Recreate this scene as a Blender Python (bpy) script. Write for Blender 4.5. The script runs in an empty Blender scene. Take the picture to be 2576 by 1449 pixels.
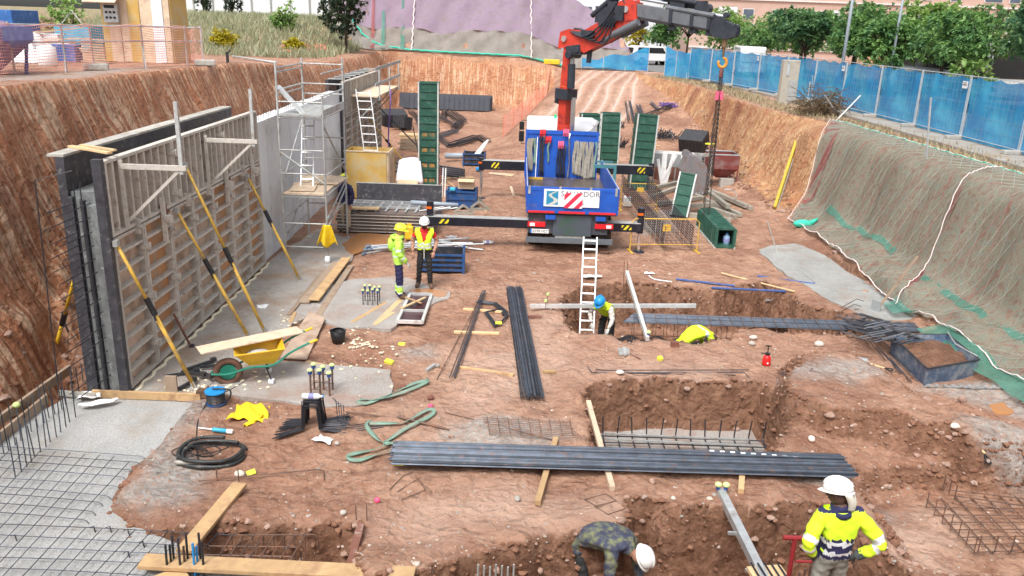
import bpy, bmesh, math, random
import numpy as np
from mathutils import Vector, Matrix
random.seed(7); RNG=np.random.default_rng(7)
SC=bpy.context.scene; COL=SC.collection
# ---------------------------------------------------------------- camera
PITCH=math.radians(18.1); ROLL=math.radians(2.0); CAMH=6.2; FPX=2040.0; CX,CY=1288.0,724.5
cf=Vector((0,math.cos(PITCH),-math.sin(PITCH))); r0=Vector((1,0,0)); u0=r0.cross(cf)
cr=r0*math.cos(ROLL)+u0*math.sin(ROLL); cu=-r0*math.sin(ROLL)+u0*math.cos(ROLL)
cam=bpy.data.cameras.new('camera'); co=bpy.data.objects.new('camera',cam); COL.objects.link(co)
cam.sensor_width=36; cam.lens=36*FPX/2576; cam.clip_start=.1; cam.clip_end=2000
M=Matrix((cr,cu,-cf)).transposed().to_4x4(); M.translation=(0,0,CAMH); co.matrix_world=M
SC.camera=co
# ---------------------------------------------------------------- world, sun, exposure
W=bpy.data.worlds.new('World'); SC.world=W; W.use_nodes=True
nt=W.node_tree; nt.nodes.clear()
sky=nt.nodes.new('ShaderNodeTexSky'); sky.sky_type='NISHITA'; sky.sun_disc=False
SUN_EL=math.radians(58); SUN_AZ=math.radians(205)
sky.sun_elevation=SUN_EL; sky.sun_rotation=SUN_AZ; sky.dust_density=4; sky.air_density=1.0
hs=nt.nodes.new('ShaderNodeHueSaturation'); hs.inputs['Saturation'].default_value=.22
bg=nt.nodes.new('ShaderNodeBackground'); bg.inputs['Strength'].default_value=.13
wo=nt.nodes.new('ShaderNodeOutputWorld')
nt.links.new(sky.outputs[0],hs.inputs['Color']); nt.links.new(hs.outputs[0],bg.inputs[0]); nt.links.new(bg.outputs[0],wo.inputs[0])
sl=bpy.data.lights.new('sun','SUN'); sl.energy=1.5; sl.angle=math.radians(18); sl.color=(1,.975,.94)
so=bpy.data.objects.new('sun',sl); COL.objects.link(so)
sd=Vector((math.sin(SUN_AZ)*math.cos(SUN_EL),math.cos(SUN_AZ)*math.cos(SUN_EL),math.sin(SUN_EL)))
so.rotation_euler=sd.to_track_quat('Z','Y').to_euler(); so.location=(0,0,60)
vs=SC.view_settings; vs.view_transform='Standard'; vs.look='None'; vs.exposure=0.93; vs.gamma=1; vs.use_curve_mapping=False
SC.render.engine='CYCLES'
SC.cycles.max_bounces=5; SC.cycles.diffuse_bounces=3; SC.cycles.glossy_bounces=2; SC.cycles.transparent_max_bounces=8; SC.cycles.transmission_bounces=3
try: SC.cycles.use_denoising=True
except Exception: pass
# ---------------------------------------------------------------- survey helpers: a sight line through the photo, met with a height / depth in the place
def ray(x,y): return cf+cr*((x-CX)/FPX)-cu*((y-CY)/FPX)
C0=Vector((0,0,CAMH))
def G(x,y,z=0.):
    d=ray(x,y); return C0+d*((z-CAMH)/d.z)
def V(x,y,Y):
    d=ray(x,y); return C0+d*(Y/d.y)
def VX(x,y,X):
    d=ray(x,y); return C0+d*(X/d.x)
def GP(pts,z=0.): return [tuple(G(a,b,z)[:2]) for a,b in pts]
# ---------------------------------------------------------------- numpy noise
def _h(ix,iy,s):
    h=(ix.astype(np.int64)*374761393+iy.astype(np.int64)*668265263+s*1274126177)&0xffffffff
    h=((h^(h>>13))*1274126177)&0xffffffff
    return ((h^(h>>16))&0xffffff)/float(0xffffff)
def vn(x,y,s=0):
    x=np.asarray(x,float);y=np.asarray(y,float)
    ix=np.floor(x);iy=np.floor(y);fx=x-ix;fy=y-iy
    fx=fx*fx*(3-2*fx);fy=fy*fy*(3-2*fy)
    a=_h(ix,iy,s);b=_h(ix+1,iy,s);c=_h(ix,iy+1,s);d=_h(ix+1,iy+1,s)
    return (a+(b-a)*fx)*(1-fy)+(c+(d-c)*fx)*fy
def fbm(x,y,s=0,o=3):
    r=0;a=.5;t=0
    for k in range(o):
        r=r+a*vn(np.asarray(x)*2**k+17.3*k,np.asarray(y)*2**k-9.1*k,s+k*7);t+=a;a*=.5
    return r/t
def ss(t):
    t=np.clip(t,0,1); return t*t*(3-2*t)
def sdpoly(x,y,P):
    P=np.asarray(P,float);d=np.full(np.shape(x),1e9);ins=np.zeros(np.shape(x),bool);n=len(P)
    for i in range(n):
        a=P[i];b=P[(i+1)%n];e=b-a;wx=x-a[0];wy=y-a[1]
        t=np.clip((wx*e[0]+wy*e[1])/(e@e),0,1);dx=wx-e[0]*t;dy=wy-e[1]*t
        d=np.minimum(d,dx*dx+dy*dy)
        c=((a[1]>y)!=(b[1]>y))
        with np.errstate(divide='ignore',invalid='ignore'):
            xi=a[0]+(y-a[1])/(b[1]-a[1] if b[1]!=a[1] else 1e-9)*e[0]
        ins^=c&(x<xi)
    return np.where(ins,-np.sqrt(d),np.sqrt(d))
# ---------------------------------------------------------------- terrain
# trenches: (outline, depth below 0, wall width)
TR=[(GP([(1425,752),(1480,724),(1600,716),(1800,738),(1935,716),(2010,768),(2060,790),(1855,822),(1822,850),(1640,857),(1452,838),(1438,800)]),1.05,.30),
    (GP([(2000,778),(2200,800),(2390,835),(2395,862),(2200,842),(1950,826)]),.55,.25),
    (GP([(1486,985),(1560,966),(1700,962),(1945,1002),(1965,1060),(1935,1142),(1700,1143),(1505,1132),(1497,1085)]),.92,.28),
    ([(-1.6,7.6),(.17,8.5),(1.72,9.05),(1.72,9.66),(2.4,9.46),(3.4,9.5),(4.45,9.72),(4.75,8.9),(4.8,8.2),(4.6,7.5),(2,7.2)],1.15,.34),
    ([(-5.4,6.6),(-5.1,8.2),(-4.15,8.62),(-3.5,8.74),(-2.5,8.74),(-1.95,8.85),(-1.75,8.0),(-1.6,6.6)],.55,.3),
    (GP([(180,1000),(0,1128),(-300,1330),(-300,900),(160,700)]),.55,.4),
   ]
# slabs (outline in photo pixels at their own level): name,label,pts,z,thick
SLABS=[('concrete_slab',GP([(-260,1449),(-260,1330),(0,1112),(172,988),(330,992),(492,1012),(450,1060),(400,1128),(345,1175),(292,1255),(288,1285),(340,1325),(440,1372),(520,1400),(640,1449),(640,1560),(-260,1600)],-.06),-.06,.12),
       ('concrete_floor',GP([(330,986),(500,992),(530,965),(600,940),(740,812),(770,800),(880,655),(905,610),(800,575),(700,640)],.03),.03,.08),
       ('concrete_pad',GP([(560,912),(700,905),(850,918),(985,928),(990,966),(985,1000),(900,1018),(820,1024),(700,1010),(560,990),(520,965)],.02),.02,.08),
       ('footing_pad',GP([(770,735),(880,705),(1000,692),(1130,735),(1125,752),(1010,800),(985,826),(880,826),(800,808),(750,790)],.03),.040,.08),
       ('concrete_strip',GP([(1905,628),(1940,618),(2005,612),(2085,645),(2130,680),(2190,712),(2245,745),(2330,805),(2200,806),(2080,752),(1960,676)],.02),.02,.08),
       ('lean_concrete',GP([(1515,1085),(1900,1075),(1930,1142),(1740,1160),(1520,1160)],-.86),-.86,.06)]
def left_toe(y): return np.interp(y,[0,12,30,42,55,62],[-7.9,-8.0,-8.1,-8.4,-8.7,-9.0])
def left_top(y): return np.interp(y,[0,15,28,34,38,50,62],[4.8,4.75,4.6,4.3,4.0,3.85,3.8])
def rtoe(y): return np.interp(y,[0,12,16,20,25,29,33,41,48,53,58],[10.0,9.9,9.7,9.7,9.8,9.7,9.2,10.1,9.9,9.6,8.6])
def rtop(y): return np.interp(y,[0,20,30,32,34,37,50,56,60],[12.2,12.1,11.9,11.6,11.1,10.7,10.6,9.2,8.6])
MOUND=GP([(1955,1003),(2060,1045),(2200,1055),(2330,1078),(2420,1104),(2450,1132),(2640,1150),(2640,1085),(2440,1045),(2320,1005),(2235,945),(2135,892),(1990,900)],.35)
def hgt(x,y,full=False):
    x=np.atleast_1d(np.asarray(x,float));y=np.atleast_1d(np.asarray(y,float))
    n1=fbm(x*.35,y*.35,1,3)-.5;n2=fbm(x*1.6,y*1.6,2,3)-.5;n3=fbm(x*6.5,y*6.5,3,3)-.5
    soft=ss((30-y)/20)
    z=.10*n1+.12*n2+.055*n3*(.4+.6*soft)
    bu=np.zeros_like(x);bank=np.zeros_like(x)
    # mound by the right hand bank
    m=sdpoly(x,y,MOUND)+.35*n2
    z=z+.46*ss(.5-m/.38)
    # low floor in front of it
    z=z-.36*ss((x-4.9)/.6)*ss((11.3-y+.6*n2)/.6)*ss((y-8.2)/.8)
    # ramp
    xl=np.interp(y,[38,45,62,66],[-.9,-.5,2.4,2.8])
    zr=np.clip((y-38)*3/26,0,3.0); rw=ss((x-xl)/2.4+.5)
    rut=np.zeros_like(x)
    if (y>36).any():
        c=x-np.interp(y,[38,46,54,64],[2.2,3.6,5.2,8.0])
        wob=.5*np.sin(y*.45)+.9*(fbm(x*0+3,y*.25,5,2)-.5)
        for k,off in enumerate((-2.3,-1.5,-.5,.35,1.2,2.1)):
            rut=np.maximum(rut,np.exp(-((c+wob*(.4+.3*(k%2))-off)/.30)**2))
        rut=rut*ss((y-41)/5)*ss((68-y)/4)*rw
    z=z+zr*rw-.10*rut
    # trenches
    for P,dep,w in TR:
        sd=sdpoly(x,y,P)+.20*n2+.20*n3
        t=ss(.5-sd/(w*.8))
        rim=.10*np.exp(-((sd-.35)/.35)**2)*(n2+.35)
        z=z*(1-t)+(-dep+.06*n2+.05*n3)*t+rim
        wall=t*(1-t)*4
        z=z+wall*.42*n3
    ground0=z
    # plateau heights
    zt=np.where(x<-4,np.interp(y,[0,61,62.5],[0,0,3.8]),0)
    # left bank
    lt=left_top(y); run=1.65
    g=y*1.0
    def groove(u,h,s): 
        q=u*5.5+.2*h
        return (np.abs(vn(q,h*.15,s)-.5)*2-.5)*.09+(vn(u*10.,h*.3,s+3)-.5)*.05+(fbm(u*.5,h*.5,s+5,3)-.5)*.35
    s0=(left_toe(y)-x)
    hh=np.clip(s0/run,0,1)*4.6
    s=(s0+groove(y+.14*hh,hh,11))/run
    prof=np.clip(s,0,1)
    toe=.25*np.exp(-((s0+.1)/.5)**2)*(n2+.5)
    zl=z*(1-prof)+(lt+.10*n1+.05*n2)*prof+toe
    isl=(s0>-1)&(y<70)
    z=np.where(isl,zl,z)
    b=isl&(s>0)&(s<1.03); bank=np.where(b,1,bank); bu=np.where(b,y+.14*hh+fbm(y*.6,hh*.5,77,2)*.35,bu)
    # right bank
    a=rtoe(y);c=rtop(y);w=np.maximum(c-a,.5); s0=x-a; hh=np.clip(s0/w,0,1)*3
    s=(s0+.55*groove(y+40,hh,31)+.1*n2)/w; pk=np.clip((34-y)/3,0,1); sc=np.clip(s,0,1); prof=sc*(1-pk)+np.interp(sc,[0,.2,.34,.62,.72,1],[0,.07,.2,.86,.95,1])*pk
    toe=.45*np.exp(-((s0-.1)/.7)**2)*(n2+.55)
    zr2=np.maximum(z,0*z)*(1-prof)+(3.0+.06*n1+.05*n2*(x<14))*prof+toe*(1-prof)
    isr=(s0>-1.5)&(y<66)
    z=np.where(isr,np.where(s0>-1.5,zr2,z),z)
    b=isr&(s>0)&(s<1.03); bank=np.where(b,2,bank); bu=np.where(b,y+40,bu)
    # back bank
    s0=y-61.2; hh=np.clip(s0/1.7,0,1)*3.7
    bt=np.interp(x,[-9,0,2.2,3.6],[3.85,3.7,3.3,3.0])
    s=(s0+groove(x+90,hh,51))/1.7; prof=np.clip(s,0,1)
    isb=(y>59.5)&(x>-10.5)&(x<60)
    zb=z*(1-prof)+bt*prof
    z=np.where(isb,np.maximum(zb,np.where(y>62.9,bt,zb)),z)
    b=isb&(s>0)&(s<1.03)&(x<2.6); bank=np.where(b,3,bank); bu=np.where(b,x+90,bu)
    far=(y>62.9)
    z=np.where(far,np.where(x<-9,3.85+.0*z,bt),z)
    # left plateau further on: ground lifts to a grassy mound
    gm=ss((y-47)/22)*ss((-11.5-x)/4)
    z=np.where(x<-8.6,z+2.0*gm*ss((s0*0+y-46)/6),z)
    # net covered hill
    cr_=np.interp(x,[-17,-12.5,-9,2,5,7.5,9.3],[3.2,4.2,6.5,6.2,4.6,3.2,0])
    hill=np.clip((y-64.4+.5*n1)*1.25,0,1)*0+np.minimum(np.clip((y-64.4+.6*n1)*1.25,0,99),cr_)
    hill=hill*ss((9.6-x)/1.2)*ss((x+15.2)/2)
    z=np.where(far,z+hill,z)
    # earth bank beyond the street
    eb=ss((x-27+n1)/3.0)*ss((y-26)/4)*ss((76-y)/6)
    z=np.where(x>20,z+3.0*eb,z); b=(x>20)&(eb>.02); bank=np.where(b,4,bank); bu=np.where(b,y,bu)
    # bank under the photographer
    nb=np.clip((4.6-y+.3*n2)/3.0,0,1); z=np.where(y<5,z*(1-nb)+4.4*nb,z)
    # slab beds
    for nm,P,zz,th in SLABS:
        sd=sdpoly(x,y,P); t=ss(.5-(sd+.02)/.16); z=np.where(z>zz-.035,z*(1-t)+np.minimum(z,zz-.035)*t,z)
    if full: return z,bu,bank,rut,gm,hill
    return z
def hz(x,y): return float(hgt([x],[y])[0])
def on(px,py,dz=0.):
    z=0.
    for k in range(12):
        p=G(px,py,z); z=.5*z+.5*hz(p.x,p.y)
    p=G(px,py,z); p.z=hz(p.x,p.y)+dz; return p
# ---------------------------------------------------------------- materials
MATS={}
def _n(nt,t,**k):
    n=nt.nodes.new(t)
    for a,b in k.items(): setattr(n,a,b)
    return n
def mat(name,col,rough=.7,metal=0.,var=.18,scale=3.,col2=None,cov=.35,s2=2.2,bump=.0,bs=30.,rnd=.0,alpha=None,stretch=None,spec=.4):
    if name in MATS: return MATS[name]
    m=bpy.data.materials.new(name); m.use_nodes=True; nt=m.node_tree; nt.nodes.clear(); L=nt.links.new
    out=_n(nt,'ShaderNodeOutputMaterial'); bs_=_n(nt,'ShaderNodeBsdfPrincipled'); L(bs_.outputs[0],out.inputs[0])
    tc=_n(nt,'ShaderNodeTexCoord'); vec=tc.outputs['Object']
    if stretch:
        mp=_n(nt,'ShaderNodeMapping'); mp.inputs['Scale'].default_value=stretch; L(vec,mp.inputs[0]); vec=mp.outputs[0]
    no=_n(nt,'ShaderNodeTexNoise'); no.inputs['Scale'].default_value=scale; no.inputs['Detail'].default_value=5; no.inputs['Roughness'].default_value=.65; L(vec,no.inputs['Vector'])
    mr=_n(nt,'ShaderNodeMapRange'); mr.inputs[1].default_value=.28; mr.inputs[2].default_value=.72; mr.inputs[3].default_value=1-var; mr.inputs[4].default_value=1+var; L(no.outputs['Fac'],mr.inputs[0])
    val=mr.outputs[0]
    if rnd:
        oi=_n(nt,'ShaderNodeObjectInfo'); m2=_n(nt,'ShaderNodeMapRange'); m2.inputs[3].default_value=1-rnd; m2.inputs[4].default_value=1+rnd; L(oi.outputs['Random'],m2.inputs[0])
        mm=_n(nt,'ShaderNodeMath',operation='MULTIPLY'); L(val,mm.inputs[0]); L(m2.outputs[0],mm.inputs[1]); val=mm.outputs[0]
    vm=_n(nt,'ShaderNodeVectorMath',operation='SCALE'); vm.inputs[0].default_value=col[:3]; L(val,vm.inputs['Scale'])
    c=vm.outputs[0]
    if col2:
        n2=_n(nt,'ShaderNodeTexNoise'); n2.inputs['Scale'].default_value=s2; n2.inputs['Detail'].default_value=6; n2.inputs['Roughness'].default_value=.7; L(tc.outputs['Object'] if not stretch else vec,n2.inputs['Vector'])
        r=_n(nt,'ShaderNodeMapRange'); t=.72-.44*cov; r.inputs[1].default_value=t-.07; r.inputs[2].default_value=t+.10; L(n2.outputs['Fac'],r.inputs[0])
        mx=_n(nt,'ShaderNodeMix',data_type='RGBA'); L(r.outputs[0],mx.inputs[0]); L(c,mx.inputs[6]); mx.inputs[7].default_value=(*col2[:3],1); c=mx.outputs[2]
    L(c,bs_.inputs['Base Color'])
    bs_.inputs['Roughness'].default_value=rough; bs_.inputs['Metallic'].default_value=metal; bs_.inputs['Specular IOR Level'].default_value=spec
    if bump:
        b=_n(nt,'ShaderNodeBump'); b.inputs['Strength'].default_value=bump; b.inputs['Distance'].default_value=.02
        nb=_n(nt,'ShaderNodeTexNoise'); nb.inputs['Scale'].default_value=bs; nb.inputs['Detail'].default_value=4; L(vec,nb.inputs['Vector']); L(nb.outputs['Fac'],b.inputs['Height']); L(b.outputs[0],bs_.inputs['Normal'])
    if alpha is not None: bs_.inputs['Alpha'].default_value=alpha
    MATS[name]=m; return m
MUD=(.23,.105,.07)
def mt(k):
    return MATS[k]
mat('rebar',(.075,.09,.115),.36,.55,.35,6,(.20,.10,.065),.20,9,rnd=.55)
mat('rebar_rust',(.13,.085,.07),.6,.3,.3,6,(.24,.11,.06),.4,7,rnd=.2)
mat('rebar_dark',(.045,.046,.055),.5,.4,.3,6,rnd=.2)
mat('rebar_bright',(.20,.21,.23),.4,.5,.25,6,(.2,.12,.08),.2,9)
mat('cord_grey',(.38,.40,.36),.8,0,.1)
mat('wire_blue',(.16,.34,.48),.5,.2,.1)
mat('wood',(.50,.33,.17),.8,0,.22,2.5,(.36,.22,.12),.35,3,.25,60,.16,stretch=(1.2,1.2,1.2))
mat('wood_old',(.34,.26,.19),.85,0,.3,3,(.25,.16,.11),.4,3,.3,60,.15)
mat('wood_new',(.66,.47,.26),.75,0,.16,3,(.5,.33,.17),.25,3,.2,60,.12)
mat('wood_pale',(.60,.47,.34),.8,0,.15,4,(.42,.28,.2),.3,2.5,.2,60,.1)
mat('ply_brown',(.50,.37,.28),.6,0,.22,2,(.30,.20,.14),.4,2.5,.15,40,.12)
mat('ply_orange',(.44,.22,.10),.6,0,.25,2.2,(.38,.29,.22),.35,3,.1,40,.12)
mat('ply_yellow',(.58,.37,.10),.6,0,.15,1.5,(.50,.40,.22),.45,1.6,.1,40,.08)
mat('form_steel',(.53,.49,.44),.8,.05,.25,5,(.24,.18,.14),.28,5,.3,40,.10)
mat('form_dark',(.055,.055,.065),.5,.1,.4,5,(.22,.21,.2),.22,7,.3,30)
mat('form_brown',(.15,.115,.10),.6,.1,.3,3,(.25,.17,.13),.3,3,.2,30,.15)
mat('concrete_new',(.70,.72,.74),.8,0,.08,1.2,(.55,.56,.57),.30,.9,.15,25,rnd=.06)
mat('concrete_wet',(.20,.215,.215),.35,0,.4,5,(.52,.53,.52),.18,7,.6,22)
mat('concrete_old',(.40,.385,.35),.85,0,.2,4,(.30,.23,.18),.35,3,.3,30,.1)
mat('galv',(.52,.54,.55),.42,.55,.2,6,(.36,.31,.27),.25,5,rnd=.12)
mat('galv_dull',(.42,.43,.42),.6,.3,.25,5,(.31,.26,.22),.3,4,rnd=.12)
mat('alu',(.72,.73,.72),.38,.4,.15,5,(.5,.45,.4),.2,4,rnd=.08)
mat('white_paint',(.80,.80,.79),.45,0,.06,3,(.5,.42,.37),.15,5)
mat('yellow_steel',(.62,.38,.06),.5,0,.2,5,(.40,.27,.13),.35,6,.1,30,.06)
mat('yellow_tool',(.80,.50,.03),.42,0,.1,4,(.5,.30,.1),.12,5)
mat('yellow_rag',(.80,.56,.02),.85,0,.15,6,bump=.4,bs=25)
mat('green_form',(.030,.105,.075),.5,.1,.3,4,(.10,.15,.12),.22,4,.15,30,.12)
mat('green_form_lip',(.62,.64,.62),.5,.3,.15,5,(.3,.33,.3),.2,6)
mat('orange_ply',(.36,.20,.06),.6,0,.3,3,(.12,.12,.07),.5,5)
mat('truck_blue',(.014,.095,.46),.42,0,.18,2,(.13,.11,.15),.22,4.5,.12,20,spec=.5)
mat('truck_red',(.66,.03,.04),.4,0,.1,3)
mat('truck_dark',(.035,.037,.045),.5,.1,.3,4,(.10,.08,.07),.3,3)
mat('truck_deck',(.11,.085,.07),.3,0,.4,3,(.05,.045,.04),.4,4,.3,20)
mat('truck_chassis',(.060,.068,.085),.55,.1,.25,3,(.13,.10,.085),.3,3)
mat('black_steel',(.018,.020,.030),.35,.1,.3,3,(.07,.07,.08),.2,5)
mat('crane_red',(.52,.045,.025),.4,0,.15,3,(.22,.03,.025),.3,4)
mat('crane_orange',(.72,.13,.015),.4,0,.1,3)
mat('crane_grey',(.135,.145,.16),.45,.15,.15,3,(.09,.09,.10),.25,4)
mat('crane_dark',(.035,.040,.052),.45,.2,.3,4)
mat('chrome',(.75,.76,.78),.18,.9,.05)
mat('chain',(.10,.085,.075),.5,.6,.3,10,(.2,.12,.08),.3,14)
mat('hook_orange',(.68,.27,.03),.45,0,.15,5)
mat('lamp_red',(.70,.02,.03),.25,0,.05)
mat('sign_white',(.80,.80,.80),.4,0,.03)
mat('text_dark',(.12,.13,.15),.5,0,.02)
mat('text_grey',(.38,.39,.41),.5,0,.02)
mat('logo_blue',(.03,.25,.42),.4,0,.05)
mat('logo_grey',(.55,.56,.52),.4,0,.1)
mat('sling_grey',(.34,.31,.26),.9,0,.2,8,(.24,.2,.16),.3,7,.4,40)
mat('sling_green',(.19,.30,.235),.9,0,.2,8,(.30,.25,.2),.3,6,.3,40)
mat('sling_pink',(.75,.12,.22),.8,0,.15,8)
mat('purple',(.17,.10,.30),.8,0,.2,8)
mat('rubber',(.02,.02,.022),.7,0,.3,5,(.12,.08,.06),.3,5)
mat('glass_dark',(.02,.025,.03),.1,0,.1)
mat('plastic_black',(.016,.016,.018),.4,0,.2,4,(.07,.05,.04),.15,6)
mat('plastic_white',(.78,.79,.80),.45,0,.05)
mat('plastic_blue',(.02,.26,.62),.4,0,.1)
mat('crate_blue',(.025,.09,.26),.5,.1,.25,4,(.10,.09,.10),.3,4)
mat('crate_dark',(.04,.042,.05),.55,.2,.3,4,(.12,.09,.075),.3,4)
mat('skip_blue',(.10,.16,.26),.5,.2,.3,3,(.30,.33,.35),.45,3,.2,30)
mat('sheet_white',(.80,.80,.86),.7,0,.06)
mat('cardboard',(.58,.42,.27),.85,0,.08)
mat('pipe_grey',(.33,.38,.44),.4,0,.1)
mat('hv_yellow',(.62,.88,.03),.75,0,.10,7,(.50,.74,.05),.25,6,.25,18)
mat('hv_lime',(.48,.83,.10),.75,0,.12,7,(.40,.7,.1),.25,6,.3,18)
mat('reflect',(.66,.70,.74),.35,.1,.08)
mat('navy',(.022,.022,.075),.85,0,.3,8,(.035,.035,.10),.3,9,.3,25)
mat('charcoal',(.025,.026,.028),.85,0,.35,8,(.06,.055,.05),.25,8,.3,25)
mat('grey_cloth',(.24,.24,.21),.9,0,.2,8,(.17,.16,.14),.3,6,.3,25)
mat('shirt_grey',(.55,.50,.46),.9,0,.15,8,(.42,.36,.32),.3,6,.3,25)
mat('red_cloth',(.62,.025,.03),.8,0,.15,8,bump=.2,bs=20)
mat('khaki',(.42,.34,.24),.9,0,.2,8)
mat('camo',(.045,.05,.085),.85,0,.25,6,(.19,.20,.10),.45,6.5,.3,25)
mat('skin',(.42,.22,.15),.6,0,.1,8)
mat('skin_dark',(.09,.05,.035),.6,0,.1,8)
mat('hair',(.03,.02,.016),.7,0,.2,10)
mat('boot',(.11,.065,.04),.7,0,.3,8,(.2,.12,.08),.35,7)
mat('glove',(.075,.09,.09),.85,0,.25,8)
mat('glove_pale',(.45,.45,.42),.85,0,.2,8)
mat('hat_white',(.82,.82,.80),.35,0,.03)
mat('hat_yellow',(.80,.84,.06),.4,0,.05)
mat('hat_blue',(.015,.27,.66),.35,0,.05)
mat('tie_cloth',(.62,.60,.52),.9,0,.15,9)
mat('cap_green',(.62,.80,.30),.5,0,.1)
mat('cap_blue',(.03,.07,.25),.5,0,.1)
mat('foam',(.74,.67,.50),.95,0,.2,10,(.55,.45,.32),.3,9,.5,40)
mat('stone',(.34,.22,.17),.9,0,.3,6,(.5,.45,.4),.25,5,.5,30,.25)
mat('stone_grey',(.42,.39,.35),.9,0,.25,6,(.25,.17,.13),.3,5,.5,30,.2)
mat('stone_pale',(.62,.55,.48),.9,0,.2,6,(.4,.28,.2),.3,5,.5,30,.15)
mat('red_frame',(.28,.025,.03),.5,0,.15,4)
mat('rust_beam',(.20,.085,.06),.7,.1,.25,4,(.36,.32,.29),.2,4)
mat('hose',(.03,.034,.036),.45,0,.2,8,(.14,.13,.12),.3,8)
mat('hose_end',(.36,.35,.31),.6,.3,.2,8)
mat('rope_white',(.72,.62,.60),.9,0,.12,12)
mat('fence_steel',(.50,.55,.58),.5,.4,.15,5)
mat('lamp_post',(.36,.41,.45),.5,.3,.1,2)
mat('bark',(.075,.05,.036),.95,0,.35,6,bump=.6,bs=20)
mat('mesh_pink',(.78,.33,.25),.8,0,.15,6)
mat('clod',(.20,.098,.06),.95,0,.35,6,(.30,.17,.115),.3,5,.4,30)
mat('beam_yellow',(.50,.36,.04),.5,0,.2,4,(.3,.22,.08),.25,5)
mat('orange_net',(.80,.20,.11),.8,0,.15,6)
mat('pink_brick',(.50,.35,.29),.9,0,.08,.5,(.45,.30,.245),.3,.3)
mat('window_glass',(.10,.13,.17),.15,0,.3,.8)
mat('window_frame',(.62,.60,.57),.6,0,.05)
mat('white_wall',(.68,.70,.72),.9,0,.06,1,(.5,.52,.54),.2,.8)
mat('car_white',(.78,.79,.80),.3,0,.03)
mat('bus_grey',(.55,.57,.57),.4,0,.05)
mat('asphalt',(.17,.17,.17),.85,0,.15,2,(.24,.23,.22),.3,.8,.3,60)
mat('pavement',(.30,.285,.26),.9,0,.2,1.5,(.29,.22,.16),.4,1.2,.2,40)
mat('teal_net',(.05,.50,.36),.8,0,.2,6)
mat('net_red',(.45,.04,.05),.8,0,.2,6)
mat('bag_clear',(.70,.74,.74),.35,0,.15,8)
mat('red_plastic',(.72,.02,.02),.35,0,.06)
mat('pink',(.85,.10,.22),.5,0,.1)
mat('tube_blue',(.05,.40,.62),.35,0,.1)
mat('blue_pole',(.05,.10,.28),.4,0,.2,5,(.2,.14,.12),.25,6)
mat('hopper_red',(.20,.05,.045),.6,.1,.25,3,(.24,.17,.16),.35,2)
mat('bucket_grey',(.22,.21,.22),.6,.2,.25,3,(.2,.12,.09),.35,3)
mat('beam_grey',(.33,.31,.26),.85,0,.2,3,(.24,.18,.14),.3,3,.3,30,.12)
mat('brush',(.13,.085,.045),.95,0,.45,6,(.07,.05,.03),.4,8)
mat('dry_grass',(.33,.27,.17),.95,0,.35,6,(.22,.18,.07),.35,5)
mat('skip_cyan',(.02,.40,.60),.5,0,.15,3,(.15,.3,.36),.25,4)
mat('tarp_blue',(.03,.13,.38),.5,0,.3,3,(.2,.3,.5),.25,4)
mat('tarp_purple',(.22,.22,.46),.6,0,.2,3,(.30,.33,.45),.3,3)
mat('maroon',(.17,.075,.07),.7,0,.2,2)
mat('panel_grey',(.33,.35,.36),.5,.1,.15,3)
mat('cabinet',(.40,.37,.31),.85,0,.15,3,(.30,.27,.22),.3,3)
mat('puddle',(.42,.19,.07),.12,0,.10,1.5,(.36,.2,.11),.4,1.2,spec=.5)
mat('cage_fill',(.04,.04,.045),.8,0,.3,6)
def two_tone(name,ca,cb,axis,period,duty=.5,rough=.5,diag=0):
    m=bpy.data.materials.new(name); m.use_nodes=True; nt=m.node_tree; bs_=nt.nodes['Principled BSDF']; L=nt.links.new
    tc=_n(nt,'ShaderNodeTexCoord'); sp=_n(nt,'ShaderNodeSeparateXYZ'); L(tc.outputs['Object'],sp.inputs[0])
    s=sp.outputs[axis]
    if diag:
        ad=_n(nt,'ShaderNodeMath',operation='MULTIPLY_ADD'); L(sp.outputs[2],ad.inputs[0]); ad.inputs[1].default_value=diag; L(s,ad.inputs[2]); s=ad.outputs[0]
    a=_n(nt,'ShaderNodeMath',operation='MULTIPLY'); L(s,a.inputs[0]); a.inputs[1].default_value=1/period
    f=_n(nt,'ShaderNodeMath',operation='FRACT'); L(a.outputs[0],f.inputs[0])
    g=_n(nt,'ShaderNodeMath',operation='GREATER_THAN'); L(f.outputs[0],g.inputs[0]); g.inputs[1].default_value=duty
    mx=_n(nt,'ShaderNodeMix',data_type='RGBA'); L(g.outputs[0],mx.inputs[0]); mx.inputs[6].default_value=(*ca,1); mx.inputs[7].default_value=(*cb,1)
    L(mx.outputs[2],bs_.inputs['Base Color']); bs_.inputs['Roughness'].default_value=rough; MATS[name]=m; return m
two_tone('hazard_red',(.66,.03,.08),(.80,.79,.78),0,.31,.5,.4,-.95)
two_tone('hazard_yellow',(.78,.62,.03),(.02,.02,.025),0,.16,.5,.4,-.8)
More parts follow.
